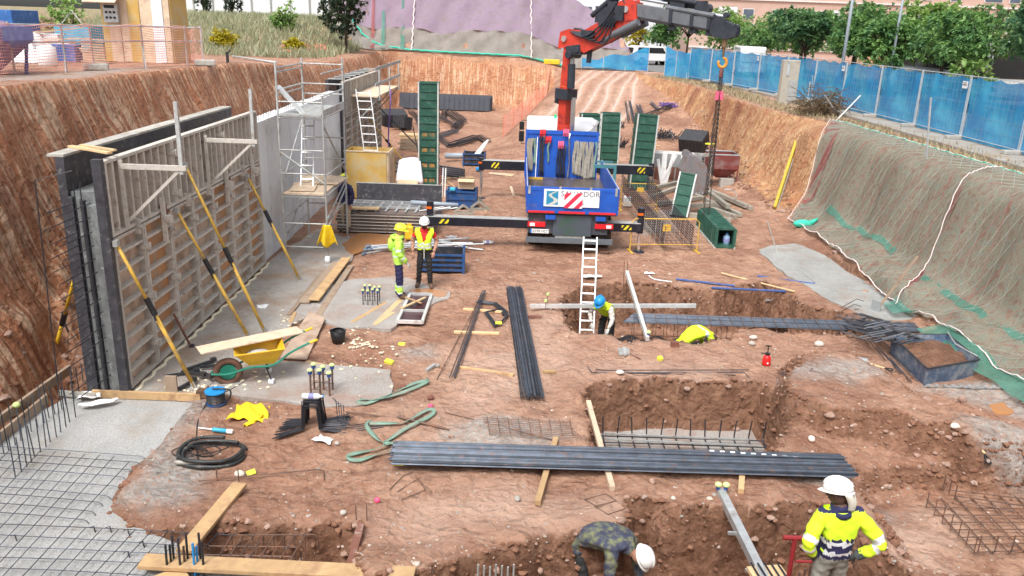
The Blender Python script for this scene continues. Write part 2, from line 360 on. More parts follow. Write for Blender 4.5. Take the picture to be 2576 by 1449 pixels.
def netmat(name,cols,alpha,scale=2.,lines=0.,rough=.8):
    "open woven net: part of the light goes straight through the weave"
    m=bpy.data.materials.new(name); m.use_nodes=True; nt=m.node_tree; nt.nodes.clear(); L=nt.links.new
    out=_n(nt,'ShaderNodeOutputMaterial'); d=_n(nt,'ShaderNodeBsdfPrincipled'); t=_n(nt,'ShaderNodeBsdfTransparent'); mx=_n(nt,'ShaderNodeMixShader'); tl=_n(nt,'ShaderNodeBsdfTranslucent'); m2=_n(nt,'ShaderNodeMixShader'); m2.inputs[0].default_value=.25
    tc=_n(nt,'ShaderNodeTexCoord'); no=_n(nt,'ShaderNodeTexNoise'); no.inputs['Scale'].default_value=scale; no.inputs['Detail'].default_value=6; no.inputs['Roughness'].default_value=.6; L(tc.outputs['Object'],no.inputs['Vector'])
    cr_=_n(nt,'ShaderNodeValToRGB'); e=cr_.color_ramp.elements
    for i,(p,c) in enumerate(cols):
        el=e[i] if i<2 else e.new(p); el.position=p; el.color=(*c,1)
    L(no.outputs['Fac'],cr_.inputs[0]); L(cr_.outputs[0],d.inputs['Base Color']); L(cr_.outputs[0],tl.inputs[0]); d.inputs['Roughness'].default_value=rough
    n3=_n(nt,'ShaderNodeTexNoise'); n3.inputs['Scale'].default_value=60; L(tc.outputs['Object'],n3.inputs['Vector'])
    r=_n(nt,'ShaderNodeMapRange'); r.inputs[1].default_value=.3; r.inputs[2].default_value=.7; r.inputs[3].default_value=max(alpha-.2,0); r.inputs[4].default_value=min(alpha+.2,1); L(n3.outputs['Fac'],r.inputs[0])
    fac=r.outputs[0]
    L(d.outputs[0],m2.inputs[1]); L(tl.outputs[0],m2.inputs[2])
    L(fac,mx.inputs[0]); L(t.outputs[0],mx.inputs[1]); L(m2.outputs[0],mx.inputs[2]); L(mx.outputs[0],out.inputs[0])
    MATS[name]=m; return m
netmat('net_purple',[(.3,(.29,.23,.30)),(.5,(.36,.27,.36)),(.72,(.30,.25,.27))],.86,1.2)
netmat('net_greyskirt',[(.3,(.27,.25,.22)),(.6,(.36,.33,.30)),(.8,(.29,.25,.25))],.84,1.5)
netmat('net_green',[(.28,(.27,.125,.09)),(.39,(.24,.205,.16)),(.50,(.30,.265,.20)),(.60,(.23,.28,.225)),(.74,(.30,.14,.11))],.80,6.5)
netmat('net_blue',[(.3,(.015,.19,.48)),(.5,(.025,.30,.58)),(.7,(.07,.44,.67))],.97,1.0)
netmat('net_teal',[(.3,(.06,.26,.19)),(.7,(.11,.36,.28))],.6,4)
netmat('net_redfold',[(.3,(.34,.06,.06)),(.7,(.42,.12,.11))],.6,4)
def leafmat(name,a,b):
    m=bpy.data.materials.new(name); m.use_nodes=True; nt=m.node_tree; d=nt.nodes['Principled BSDF']; L=nt.links.new
    tc=_n(nt,'ShaderNodeTexCoord'); no=_n(nt,'ShaderNodeTexNoise'); no.inputs['Scale'].default_value=1.4; no.inputs['Detail'].default_value=4; L(tc.outputs['Object'],no.inputs['Vector'])
    r=_n(nt,'ShaderNodeMapRange'); r.inputs[1].default_value=.36; r.inputs[2].default_value=.64; L(no.outputs['Fac'],r.inputs[0])
    mx=_n(nt,'ShaderNodeMix',data_type='RGBA'); L(r.outputs[0],mx.inputs[0]); mx.inputs[6].default_value=(*a,1); mx.inputs[7].default_value=(*b,1)
    L(mx.outputs[2],d.inputs['Base Color']); d.inputs['Roughness'].default_value=.55
    tl=_n(nt,'ShaderNodeBsdfTranslucent'); L(mx.outputs[2],tl.inputs[0]); ms=_n(nt,'ShaderNodeMixShader'); ms.inputs[0].default_value=.35
    out=nt.nodes['Material Output']; L(d.outputs[0],ms.inputs[1]); L(tl.outputs[0],ms.inputs[2]); L(ms.outputs[0],out.inputs[0]); MATS[name]=m
leafmat('leaf_green',(.09,.21,.08),(.24,.41,.12)); leafmat('leaf_light',(.16,.31,.08),(.34,.48,.14)); leafmat('leaf_dark',(.03,.055,.03),(.06,.09,.04)); leafmat('leaf_mid',(.055,.15,.075),(.17,.30,.11)); leafmat('leaf_yellow',(.42,.36,.02),(.6,.5,.03)); leafmat('leaf_dry',(.16,.17,.07),(.28,.25,.12))
leafmat('grass',(.27,.31,.17),(.46,.44,.29))
# ---------------------------------------------------------------- mesh helpers
ORG={}
def rotz(a): return Matrix.Rotation(a,3,'Z')
def frame(d,up=Vector((0,0,1))):
    d=d.normalized(); up=Vector(up)
    if abs(d.dot(up))>.97: up=Vector((0,1,0)) if abs(d.y)<.9 else Vector((1,0,0))
    s=d.cross(up).normalized(); u=s.cross(d).normalized(); return s,u
class MB:
    def __init__(s): s.v=[];s.f=[];s.m=[]
    def add(s,vs,fs,m=0):
        o=len(s.v); s.v+= [tuple(v) for v in vs]; s.f+=[tuple(i+o for i in f) for f in fs]; s.m+=[m]*len(fs); return s
    def box(s,c,d,R=None,m=0):
        c=Vector(c); vs=[]
        for k in range(8):
            p=Vector(((k&1)-.5,((k>>1)&1)-.5,((k>>2)&1)-.5)); p=Vector((p.x*d[0],p.y*d[1],p.z*d[2]))
            vs.append(c+(R@p if R is not None else p))
        return s.add(vs,[(0,2,3,1),(4,5,7,6),(0,1,5,4),(2,6,7,3),(0,4,6,2),(1,3,7,5)],m)
    def b2(s,lo,hi,m=0):
        lo=Vector(lo);hi=Vector(hi); return s.box((lo+hi)/2,hi-lo,None,m)
    def bar(s,a,b,w,h,up=(0,0,1),m=0):
        a=Vector(a);b=Vector(b);d=b-a;sd,u=frame(d,up)
        vs=[p+sd*i*w/2+u*j*h/2 for p in (a,b) for i,j in ((-1,-1),(1,-1),(1,1),(-1,1))]
        return s.add(vs,[(3,2,1,0),(4,5,6,7),(0,1,5,4),(1,2,6,5),(2,3,7,6),(3,0,4,7)],m)
    def tube(s,pts,r,n=6,m=0,closed=False,flat=1.):
        pts=[Vector(p) for p in pts]; k=len(pts); vs=[];fs=[]
        rr=r if isinstance(r,(list,tuple)) else [r]*k
        prev=None
        for i,p in enumerate(pts):
            if closed: d=pts[(i+1)%k]-pts[i-1]
            else: d=pts[min(i+1,k-1)]-pts[max(i-1,0)]
            if d.length<1e-9: d=Vector((0,0,1))
            d.normalize()
            if prev is None: sd,u=frame(d)
            else:
                sd=prev-d*prev.dot(d)
                if sd.length<1e-6: sd,_=frame(d)
                sd.normalize(); u=sd.cross(d)
            prev=sd
            for j in range(n):
                a=2*math.pi*j/n; vs.append(p+sd*math.cos(a)*rr[i]+u*math.sin(a)*rr[i]*flat)
        for i in range(k if closed else k-1):
            for j in range(n):
                a=i*n+j;b=i*n+(j+1)%n;c=((i+1)%k)*n
                fs.append((a,b,c+(j+1)%n,c+j))
        if not closed: fs+= [tuple(range(n))[::-1],tuple((k-1)*n+j for j in range(n))]
        return s.add(vs,fs,m)
    def cyl(s,a,b,r,n=12,m=0): return s.tube([a,b],r,n,m)
    def prism(s,P,z0,z1,m=0,T=None):
        n=len(P); vs=[Vector((x,y,z0)) for x,y in P]+[Vector((x,y,z1)) for x,y in P]
        if T: vs=[T(v) for v in vs]
        return s.add(vs,[tuple(range(n))[::-1],tuple(range(n,2*n))]+[(i,(i+1)%n,n+(i+1)%n,n+i) for i in range(n)],m)
    def surf(s,fn,nu,nv,m=0):
        vs=[fn(i/(nu-1),j/(nv-1)) for j in range(nv) for i in range(nu)]
        return s.add(vs,[(j*nu+i,j*nu+i+1,(j+1)*nu+i+1,(j+1)*nu+i) for j in range(nv-1) for i in range(nu-1)],m)
    def ell(s,c,r,nu=10,nv=7,m=0,R=None,cut=-1.):
        c=Vector(c); vs=[];fs=[]
        t0=math.acos(max(-1,min(1,cut)))
        for j in range(nv+1):
            t=t0*j/nv
            for i in range(nu):
                a=2*math.pi*i/nu; p=Vector((r[0]*math.sin(t)*math.cos(a),r[1]*math.sin(t)*math.sin(a),r[2]*math.cos(t)))
                vs.append(c+(R@p if R is not None else p))
        for j in range(nv):
            for i in range(nu): fs.append((j*nu+i,j*nu+(i+1)%nu,(j+1)*nu+(i+1)%nu,(j+1)*nu+i)[::-1])
        return s.add(vs,fs,m)
    def rock(s,c,r,seed=0,m=0,flat=.7):
        rg=random.Random(seed); c=Vector(c); k=(1+5**.5)/2
        vs=[Vector(v).normalized() for v in ((-1,k,0),(1,k,0),(-1,-k,0),(1,-k,0),(0,-1,k),(0,1,k),(0,-1,-k),(0,1,-k),(k,0,-1),(k,0,1),(-k,0,-1),(-k,0,1))]
        R=Matrix.Rotation(rg.random()*6,3,'Z')@Matrix.Rotation(rg.random()*6,3,'X')
        sx,sy=rg.uniform(.75,1.3),rg.uniform(.75,1.2)
        out=[]
        for v in vs:
            p=R@v*r*rg.uniform(.7,1.15); out.append(c+Vector((p.x*sx,p.y*sy,p.z*flat)))
        return s.add(out,[(0,11,5),(0,5,1),(0,1,7),(0,7,10),(0,10,11),(1,5,9),(5,11,4),(11,10,2),(10,7,6),(7,1,8),(3,9,4),(3,4,2),(3,2,6),(3,6,8),(3,8,9),(4,9,5),(2,4,11),(6,2,10),(8,6,7),(9,8,1)],m)
    def build(s,name,mats,parent=None,label=None,cat=None,group=None,kind=None,smooth=False,bevel=0,origin=None,solid=0):
        if not isinstance(mats,(list,tuple)): mats=[mats]
        me=bpy.data.meshes.new(name); vs=s.v
        root=parent
        if root is not None: o=ORG[root]
        elif origin is not None: o=Vector(origin)
        else:
            A=np.array(vs); o=Vector((float((A[:,0].min()+A[:,0].max())/2),float((A[:,1].min()+A[:,1].max())/2),float(A[:,2].min())))
        me.from_pydata([(v[0]-o.x,v[1]-o.y,v[2]-o.z) for v in vs],[],s.f)
        for q in mats: me.materials.append(MATS[q] if isinstance(q,str) else q)
        if len(mats)>1: me.polygons.foreach_set('material_index',s.m)
        if smooth: me.polygons.foreach_set('use_smooth',[True]*len(s.f))
        me.update()
        ob=bpy.data.objects.new(name,me); COL.objects.link(ob)
        if parent is not None: ob.parent=parent; ORG[ob]=o
        else: ob.location=o; ORG[ob]=o
        if bevel:
            b=ob.modifiers.new('bevel','BEVEL'); b.width=bevel; b.segments=2; b.limit_method='ANGLE'
        if solid:
            b=ob.modifiers.new('solid','SOLIDIFY'); b.thickness=solid
        tag(ob,label,cat,group,kind); return ob
def tag(o,label=None,cat=None,group=None,kind=None):
    if label: o['label']=label
    if cat: o['category']=cat
    if group: o['group']=group
    if kind: o['kind']=kind
    return o
def thing(name,loc,label,cat,group=None):
    e=bpy.data.objects.new(name,None); COL.objects.link(e); e.location=loc; e.empty_display_size=.2; ORG[e]=Vector(loc); return tag(e,label,cat,group)
def dup(root,loc,rz=None,label=None,group=None):
    r=root.copy(); COL.objects.link(r); r.location=loc
    if rz is not None: r.rotation_euler=(0,0,rz)
    if label: r['label']=label
    if group: r['group']=group
    for ch in list(root.children):
        c=ch.copy(); COL.objects.link(c); c.parent=r
        for g in ch.children:
            d=g.copy(); COL.objects.link(d); d.parent=c
    return r
def lerp(a,b,t): return Vector(a)*(1-t)+Vector(b)*t
def bez(pts,n=24):
    "smooth curve through points"
    P=[Vector(p) for p in pts]; out=[]
    for i in range(len(P)-1):
        p0=P[max(i-1,0)];p1=P[i];p2=P[i+1];p3=P[min(i+2,len(P)-1)]
        for k in range(n//(len(P)-1)+1):
            t=k/(n//(len(P)-1)+1); out.append(.5*((2*p1)+(p2-p0)*t+(2*p0-5*p1+4*p2-p3)*t*t+(3*p1-p0-3*p2+p3)*t**3))
    out.append(P[-1]); return out
# ---------------------------------------------------------------- ground sheet
def axis(segs):
    out=[segs[0][0]]
    for a,b,d in segs:
        n=max(1,int(round((b-a)/d))); out+=[a+(b-a)*(k+1)/n for k in range(n)]
    return np.array(out)
gx=axis([(-220,-60,16),(-60,-24,2.0),(-24,-11,.5),(-11,-9.9,.12),(-9.9,-7.6,.055),(-7.6,-6.3,.12),(-6.3,9.0,.062),(9.0,12.4,.055),(12.4,16,.25),(16,34,.8),(34,90,4),(90,260,17)])
ys=[-30,-14,-4,0,1.5,2.5,3.5,4.5,5.4,6.2,6.8,7.2]
while ys[-1]<70: ys.append(ys[-1]+.0047*max(ys[-1],8.5)*(1.25 if ys[-1]<30 else 1.45))
while ys[-1]<420: ys.append(ys[-1]*1.06)
gy=np.array(ys)
X,Y=np.meshgrid(gx,gy); Z,BU,BK,RUT,GM,HILL=hgt(X.ravel(),Y.ravel(),True)
nx,ny=len(gx),len(gy)
vv=np.column_stack([X.ravel(),Y.ravel(),Z])
idx=np.arange(nx*ny).reshape(ny,nx)
fa=np.stack([idx[:-1,:-1],idx[:-1,1:],idx[1:,1:],idx[1:,:-1]],-1).reshape(-1,4)
me=bpy.data.meshes.new('ground'); me.vertices.add(len(vv)); me.vertices.foreach_set('co',vv.ravel())
me.loops.add(fa.size); me.loops.foreach_set('vertex_index',fa.ravel().astype(np.int32))
me.polygons.add(len(fa)); me.polygons.foreach_set('loop_start',np.arange(0,fa.size,4,dtype=np.int32)); me.polygons.foreach_set('loop_total',np.full(len(fa),4,np.int32))
me.update(); me.polygons.foreach_set('use_smooth',np.ones(len(fa),bool))
x,y=X.ravel(),Y.ravel()
nA=fbm(x*.9,y*.9,61,4)
def spill(pts,z=0,w=.5,amp=.5):
    return ss(.5-(sdpoly(x,y,GP(pts,z))+amp*(nA-.5)*2)/w)
grey=np.zeros_like(x)
for pts in ([(330,1180),(400,1130),(470,1140),(495,1190),(480,1250),(390,1270),(320,1260)],[(1120,1050),(1250,1030),(1420,1060),(1440,1110),(1250,1120),(1130,1090)],
            [(1950,1170),(2200,1215),(2330,1240),(2250,1260),(2150,1235),(2080,1230),(1940,1200)],[(1970,985),(2150,960),(2200,985),(2100,1010),(1990,1005)],
            [(2310,980),(2450,960),(2576,985),(2576,1060),(2400,1000)],[(1600,540),(1700,530),(1690,580),(1620,590)],
            [(2440,1110),(2576,1150),(2576,1185),(2450,1150)],[(1010,880),(1080,870),(1080,895),(1020,905)],[(440,1000),(520,1020),(420,1140),(380,1150)]):
    grey=np.maximum(grey,spill(pts)*(1.0 if pts[0][0]<500 else .85))
pale=np.maximum(RUT,.8*spill([(1180,860),(1420,760),(1450,900),(1700,880),(1850,900),(1800,960),(1440,960),(1250,1120),(1000,1200),(980,1120)],0,2.0,1.))
pale=np.maximum(pale,.8*spill([(1000,1230),(1600,1240),(1580,1330),(1300,1370),(1000,1300)],0,1.2,.8))
pale=np.maximum(pale,.9*spill([(2180,1260),(2400,1240),(2380,1380),(2200,1400)],0,.8,.5))
grey=np.maximum(grey,.8*ss((x+11.6)/.4)*ss((-9.9-x)/.3)*ss((25-y)/3)*ss((nA-.3)/.2)*(BK==0))
veg=np.where(x<-10,GM*ss((y-48)/3),0)
veg=np.maximum(veg,.8*ss((x-rtop(y)-.2)/.5)*ss((14.2-x)/.6)*ss((nA-.36)/.2)*(y>18)*(y<60))
tan=((BK==4)*1.0+(BK==2)*ss((y-24)/4)*1.0+ (BK==3)*.35+(x>20)*ss((x-26)/2)*.9+ (BK==1)*.0)
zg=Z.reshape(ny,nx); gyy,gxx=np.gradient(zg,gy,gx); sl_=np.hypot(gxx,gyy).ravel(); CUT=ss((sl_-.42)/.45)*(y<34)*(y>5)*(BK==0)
zone=np.column_stack([grey,np.clip(pale,0,1),np.clip(veg,0,1),np.clip(tan,0,1)]).astype(np.float32)
at=me.attributes.new('zone','FLOAT_COLOR','POINT'); at.data.foreach_set('color',zone.ravel())
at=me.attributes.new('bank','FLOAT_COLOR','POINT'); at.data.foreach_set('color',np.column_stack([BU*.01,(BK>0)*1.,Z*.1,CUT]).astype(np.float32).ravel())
ZG=Z.reshape(ny,nx)
def hz(x,y):
    i=min(max(int(np.searchsorted(gx,x))-1,0),nx-2); j=min(max(int(np.searchsorted(gy,y))-1,0),ny-2)
    a=(x-gx[i])/(gx[i+1]-gx[i]); b=(y-gy[j])/(gy[j+1]-gy[j])
    return float((ZG[j,i]*(1-a)+ZG[j,i+1]*a)*(1-b)+(ZG[j+1,i]*(1-a)+ZG[j+1,i+1]*a)*b)
# soil material
m=bpy.data.materials.new('soil'); m.use_nodes=True; nt=m.node_tree; nt.nodes.clear(); L=nt.links.new
out=_n(nt,'ShaderNodeOutputMaterial'); B=_n(nt,'ShaderNodeBsdfPrincipled'); L(B.outputs[0],out.inputs[0])
geo=_n(nt,'ShaderNodeNewGeometry'); pos=geo.outputs['Position']
def noise(sc,det=6,ro=.65,vec=None,dist=0):
    n=_n(nt,'ShaderNodeTexNoise'); n.inputs['Scale'].default_value=sc; n.inputs['Detail'].default_value=det; n.inputs['Roughness'].default_value=ro; n.inputs['Distortion'].default_value=dist; L(vec or pos,n.inputs['Vector']); return n.outputs['Fac']
def rng(s,a,b,c=0.,d=1.):
    r=_n(nt,'ShaderNodeMapRange'); r.inputs[1].default_value=a;r.inputs[2].default_value=b;r.inputs[3].default_value=c;r.inputs[4].default_value=d; L(s,r.inputs[0]); return r.outputs[0]
def mixc(f,a,b):
    x_=_n(nt,'ShaderNodeMix',data_type='RGBA'); 
    if isinstance(f,float): x_.inputs[0].default_value=f
    else: L(f,x_.inputs[0])
    for i,q in ((6,a),(7,b)):
        if isinstance(q,tuple): x_.inputs[i].default_value=(*q,1)
        else: L(q,x_.inputs[i])
    return x_.outputs[2]
def mul(a,b):
    q=_n(nt,'ShaderNodeMath',operation='MULTIPLY')
    for i,s_ in ((0,a),(1,b)):
        if isinstance(s_,(int,float)): q.inputs[i].default_value=s_
        else: L(s_,q.inputs[i])
    return q.outputs[0]
zn=_n(nt,'ShaderNodeAttribute',attribute_name='zone'); sz=_n(nt,'ShaderNodeSeparateColor'); L(zn.outputs['Color'],sz.inputs[0])
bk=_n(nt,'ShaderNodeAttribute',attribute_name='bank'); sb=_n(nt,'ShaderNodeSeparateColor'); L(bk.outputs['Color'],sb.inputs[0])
c=mixc(rng(noise(.5),.35,.65),(.36,.182,.115),(.49,.295,.20))
c=mixc(rng(noise(2.7,8,.7),.44,.70),c,(.235,.102,.058))
c=mixc(rng(noise(9,6,.7),.50,.75),c,(.48,.305,.215))
c=mixc(mul(rng(noise(.3,5,.6),.50,.62),.62),c,(.205,.092,.055))
c=mixc(mul(rng(noise(.8,7,.75),.56,.66),.5),c,(.17,.075,.045))
c=mixc(mul(rng(noise(1.3,6,.7),.25,.5),sz.outputs[1]),c,(.55,.365,.275))
c=mixc(rng(sz.outputs[1],.90,1.0),c,(.64,.455,.38))
# stones in the soil
vo=_n(nt,'ShaderNodeTexVoronoi'); vo.inputs['Scale'].default_value=13; vo.inputs['Randomness'].default_value=1; L(pos,vo.inputs['Vector'])
sep=_n(nt,'ShaderNodeSeparateColor'); L(vo.outputs['Color'],sep.inputs[0])
st=mul(rng(vo.outputs['Distance'],.12,.24,1,0),rng(sep.outputs[0],.86,.88))
c=mixc(st,c,mixc(sep.outputs[1],(.30,.19,.14),(.56,.48,.42)))
vo2=_n(nt,'ShaderNodeTexVoronoi'); vo2.inputs['Scale'].default_value=34; L(pos,vo2.inputs['Vector']); sep2=_n(nt,'ShaderNodeSeparateColor'); L(vo2.outputs['Color'],sep2.inputs[0])
st2=mul(rng(vo2.outputs['Distance'],.2,.3,1,0),rng(sep2.outputs[0],.90,.92))
c=mixc(st2,c,mixc(sep2.outputs[1],(.36,.24,.18),(.62,.55,.48)))
# bank streaks: tooth marks of the digger
cmb=_n(nt,'ShaderNodeCombineXYZ'); L(mul(sb.outputs[0],100.),cmb.inputs[0]); L(mul(sb.outputs[2],2.2),cmb.inputs[1])
cmb2=_n(nt,'ShaderNodeCombineXYZ'); L(mul(sb.outputs[0],100.),cmb2.inputs[0]); L(mul(sb.outputs[2],.75),cmb2.inputs[1])
t1=noise(2.2,4,.6,cmb.outputs[0],.3); t2=noise(8.5,3,.6,cmb2.outputs[0],.0); t4=noise(19,2,.5,cmb2.outputs[0],.0); t3=noise(.45,4,.6,cmb.outputs[0])
tanf=zn.outputs['Alpha']
bc=mixc(rng(t1,.36,.64),(.42,.165,.078),(.58,.285,.155))
bc=mixc(mul(rng(t4,.42,.56),.55),bc,(.32,.115,.052))
bc=mixc(mul(rng(t2,.49,.57),rng(noise(1.4,6,.7),.30,.50,0,.95)),bc,(.72,.48,.32))
bct=mixc(mul(rng(t4,.42,.60),rng(noise(2.5,6,.7),.30,.55)),(.40,.19,.085),(.64,.43,.24))
bct=mixc(rng(t3,.50,.66),bct,(.25,.095,.05))
bc=mixc(tanf,bc,bct)
bc=mixc(mul(rng(noise(1.1,7,.7),.50,.64),.8),bc,(.36,.135,.066))
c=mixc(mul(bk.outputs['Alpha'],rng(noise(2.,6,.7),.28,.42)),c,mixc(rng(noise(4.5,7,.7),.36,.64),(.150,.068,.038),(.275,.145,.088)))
bc=mixc(rng(noise(24,5,.75),.48,.74,0,.34),bc,(.24,.09,.045))
bc=mixc(rng(noise(31,3,.7),.60,.72,0,.6),bc,(.62,.44,.33))
c=mixc(sb.outputs[1],c,bc)
bct2=mixc(rng(noise(1.6),.35,.65),(.36,.17,.085),(.50,.32,.18))
# grey spill, vegetation
c=mixc(mul(sz.outputs[0],rng(noise(14,6,.7),.34,.52)),c,mixc(rng(noise(5),.35,.65),(.27,.24,.22),(.46,.44,.41)))
c=mixc(mul(sz.outputs[2],rng(noise(2.2,7,.7),.33,.55)),c,mixc(rng(noise(3.5,6),.35,.65),(.16,.17,.07),(.34,.30,.17)))
L(c,B.inputs['Base Color'])
L(rng(noise(1.0,5),.35,.65,.45,.92),B.inputs['Roughness']); B.inputs['Specular IOR Level'].default_value=.35
bp=_n(nt,'ShaderNodeBump'); bp.inputs['Strength'].default_value=.95; bp.inputs['Distance'].default_value=.07; L(noise(11,9,.72),bp.inputs['Height'])
vd=_n(nt,'ShaderNodeVectorMath',operation='ADD'); nc=_n(nt,'ShaderNodeTexNoise'); nc.inputs['Scale'].default_value=2.5; L(pos,nc.inputs['Vector']); L(pos,vd.inputs[0]); L(nc.outputs['Color'],vd.inputs[1])
vt=_n(nt,'ShaderNodeTexVoronoi'); vt.inputs['Scale'].default_value=3.1; L(vd.outputs[0],vt.inputs['Vector'])
bpt=_n(nt,'ShaderNodeBump'); bpt.inputs['Strength'].default_value=.75; bpt.inputs['Distance'].default_value=.11; L(vt.outputs['Distance'],bpt.inputs['Height']); L(bpt.outputs[0],bp.inputs['Normal'])
bp2=_n(nt,'ShaderNodeBump'); bp2.inputs['Strength'].default_value=.6; bp2.inputs['Distance'].default_value=.02; L(st,bp2.inputs['Height']); L(bp.outputs[0],bp2.inputs['Normal'])
bp3=_n(nt,'ShaderNodeBump'); bp3.inputs['Strength'].default_value=.6; bp3.inputs['Distance'].default_value=.06; L(mul(t2,sb.outputs[1]),bp3.inputs['Height']); L(bp2.outputs[0],bp3.inputs['Normal'])
L(bp3.outputs[0],B.inputs['Normal'])
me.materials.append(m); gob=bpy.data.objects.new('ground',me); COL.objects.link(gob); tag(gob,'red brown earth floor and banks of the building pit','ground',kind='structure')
# ---------------------------------------------------------------- concrete slabs
def slabmat(name,a,b,dirt,cov,gl):
    m=bpy.data.materials.new(name); m.use_nodes=True; nt=m.node_tree; B=nt.nodes['Principled BSDF']; L=nt.links.new
    geo=_n(nt,'ShaderNodeNewGeometry')
    def N(s,d=6,r=.65):
        n=_n(nt,'ShaderNodeTexNoise'); n.inputs['Scale'].default_value=s;n.inputs['Detail'].default_value=d;n.inputs['Roughness'].default_value=r;L(geo.outputs['Position'],n.inputs['Vector']);return n.outputs['Fac']
    def Rg(s,p,q,u=0,v=1):
        r=_n(nt,'ShaderNodeMapRange');r.inputs[1].default_value=p;r.inputs[2].default_value=q;r.inputs[3].default_value=u;r.inputs[4].default_value=v;L(s,r.inputs[0]);return r.outputs[0]
    def Mx(f,p,q):
        x_=_n(nt,'ShaderNodeMix',data_type='RGBA');L(f,x_.inputs[0])
        for i,z in ((6,p),(7,q)):
            if isinstance(z,tuple): x_.inputs[i].default_value=(*z,1)
            else: L(z,x_.inputs[i])
        return x_.outputs[2]
    c=Mx(Rg(N(1.1),.35,.65),a,b)
    c=Mx(Rg(N(16,6,.75),.54,.74,0,.7),c,(.22,.215,.205))
    c=Mx(Rg(N(48,3,.8),.46,.66,0,.75),c,(.20,.195,.185))
    c=Mx(Rg(N(37,2,.7),.58,.70,0,.7),c,(.60,.60,.58))
    t=.72-.44*cov
    c=Mx(Rg(N(.9,7,.7),t-.05,t+.14,0,.8),c,dirt)
    L(c,B.inputs['Base Color']); L(Rg(N(.8),.38,.6,gl,.9),B.inputs['Roughness'])
    bp=_n(nt,'ShaderNodeBump'); bp.inputs['Strength'].default_value=.9; bp.inputs['Distance'].default_value=.04; L(N(22,8,.8),bp.inputs['Height']); L(bp.outputs[0],B.inputs['Normal']); MATS[name]=m
slabmat('slab_fresh',(.45,.455,.45),(.57,.57,.56),(.38,.32,.25),.30,.4)
slabmat('slab_grey',(.31,.31,.295),(.41,.41,.39),(.30,.21,.15),.34,.4)
slabmat('slab_dirty',(.41,.37,.335),(.50,.47,.44),(.33,.22,.145),.5,.25)
slabmat('slab_pad',(.41,.365,.33),(.51,.48,.455),(.36,.21,.15),.45,.3)
def slab(nm,P,z,th,matn,label,jit=.06,fine=.12):
    Q=[]
    n=len(P)
    for i in range(n):
        a=Vector((*P[i],0));b=Vector((*P[(i+1)%n],0));k=max(1,int((b-a).length/fine))
        for j in range(k):
            p=a.lerp(b,j/k); q=float(fbm([p.x*2.3],[p.y*2.3],91,3)[0])-.5; w=float(fbm([p.x*2.3+50],[p.y*2.3],93,3)[0])-.5
            Q.append((p.x+q*jit*3,p.y+w*jit*3))
    mb=MB(); mb.prism(Q,z-th,z); o=mb.build(nm,matn,label=label,cat='concrete slab',kind='structure',origin=(0,0,0)); return o
lab=['fresh grey concrete slab carrying the reinforcing grid','stained concrete floor strip along the wall formwork','wet concrete pad around the capped starter bars','concrete footing pad under the two standing workers','grey concrete strip below the netted bank','lean concrete base in the footing pit']
mts=['slab_fresh','slab_dirty','slab_pad','slab_pad','slab_grey','slab_pad']
for (nm,P,z,th),l_,q_ in zip(SLABS,lab,mts): slab(nm,P,z,th,q_,l_)
def puddle(pts,z,label,jit=.08):
    slab('puddle',GP(pts,z),z,.03,'puddle',label,jit)
puddle([(862,612),(905,585),(985,590),(1000,605),(935,628),(880,640)],.034,'orange muddy puddle beside the scaffold tower')
puddle([(1030,728),(1085,722),(1125,735),(1110,748),(1050,748)],.045,'small orange puddle at the feet of the man in the red shirt')
pz_=hz(*G(2525,1030,.05)[:2])+.015
puddle([(2490,1020),(2530,1012),(2560,1025),(2540,1045),(2500,1040)],pz_,'ochre puddle near the steel skip')
# pebbles
pb=MB(); rg=random.Random(3); cnt=0
tx=RNG.uniform(-6.5,9.6,15000); ty=8+14*RNG.random(15000)**1.5
keep=(vn(tx*.8,ty*.8,44)>.35)
tx,ty=tx[keep],ty[keep]; tz=hgt(tx,ty)
inS=np.zeros(len(tx),bool)
for nm,P,z,th in SLABS: inS|=sdpoly(tx,ty,P)<.05
for a,b,c_,i_ in zip(tx,ty,tz,inS):
    if i_: continue
    r=.006+.022*rg.random()**4; pb.rock((a,b,c_-r*.15),r*(2.2 if rg.random()<.03 else 1),cnt,rg.choice((0,0,0,0,1,1,2))); cnt+=1
# clods and stones on the freshly cut faces
cxs,cys=gx[(gx>-6)&(gx<10)],gy[(gy>7.5)&(gy<20)]
cm_=(CUT>.35)&(x>-6)&(x<10)&(y>7.5)&(y<21); ci=np.nonzero(cm_)[0]; ci=RNG.choice(ci,min(4200,len(ci)),replace=False); cl=MB()
for k_,i_ in enumerate(ci):
    r=.015+.05*rg.random()**2.5; cl.rock((x[i_]+rg.uniform(-.03,.03),y[i_]+rg.uniform(-.03,.03),Z[i_]+r*.1),r,k_,rg.choice((0,0,0,0,1)))
bi=np.nonzero((BK>0)&(y<46)&(y>8)&(x<12)&(x>-11))[0]; bi=RNG.choice(bi,3000,replace=False)
for k_,i_ in enumerate(bi):
    if BK[i_]==2 and y[i_]<31: continue
    r=.006+.028*rg.random()**3; cl.rock((x[i_],y[i_],Z[i_]),r,k_+9000,rg.choice((0,0,0,1)))
for k_ in range(1700):
    yy_=rg.uniform(10,46); sd_=rg.random()<.5
    xx_=float(left_toe(yy_))+rg.gauss(.15,.25) if sd_ else float(rtoe(yy_))+rg.gauss(.0,.35)
    if not sd_ and yy_<19: continue
    r=.02+.085*rg.random()**3; cl.rock((xx_,yy_,hz(xx_,yy_)+r*.15),r,k_+20000,rg.choice((0,0,1)))
cl.build('earth_clods',['clod','stone'],label='crumbled clods of earth on the freshly cut trench sides and banks',cat='earth clods',kind='stuff',origin=(0,0,0))
pb.build('gravel',['stone','stone_grey','stone_pale'],label='loose pebbles strewn over the earth floor of the pit',cat='gravel',kind='stuff',origin=(0,0,0))
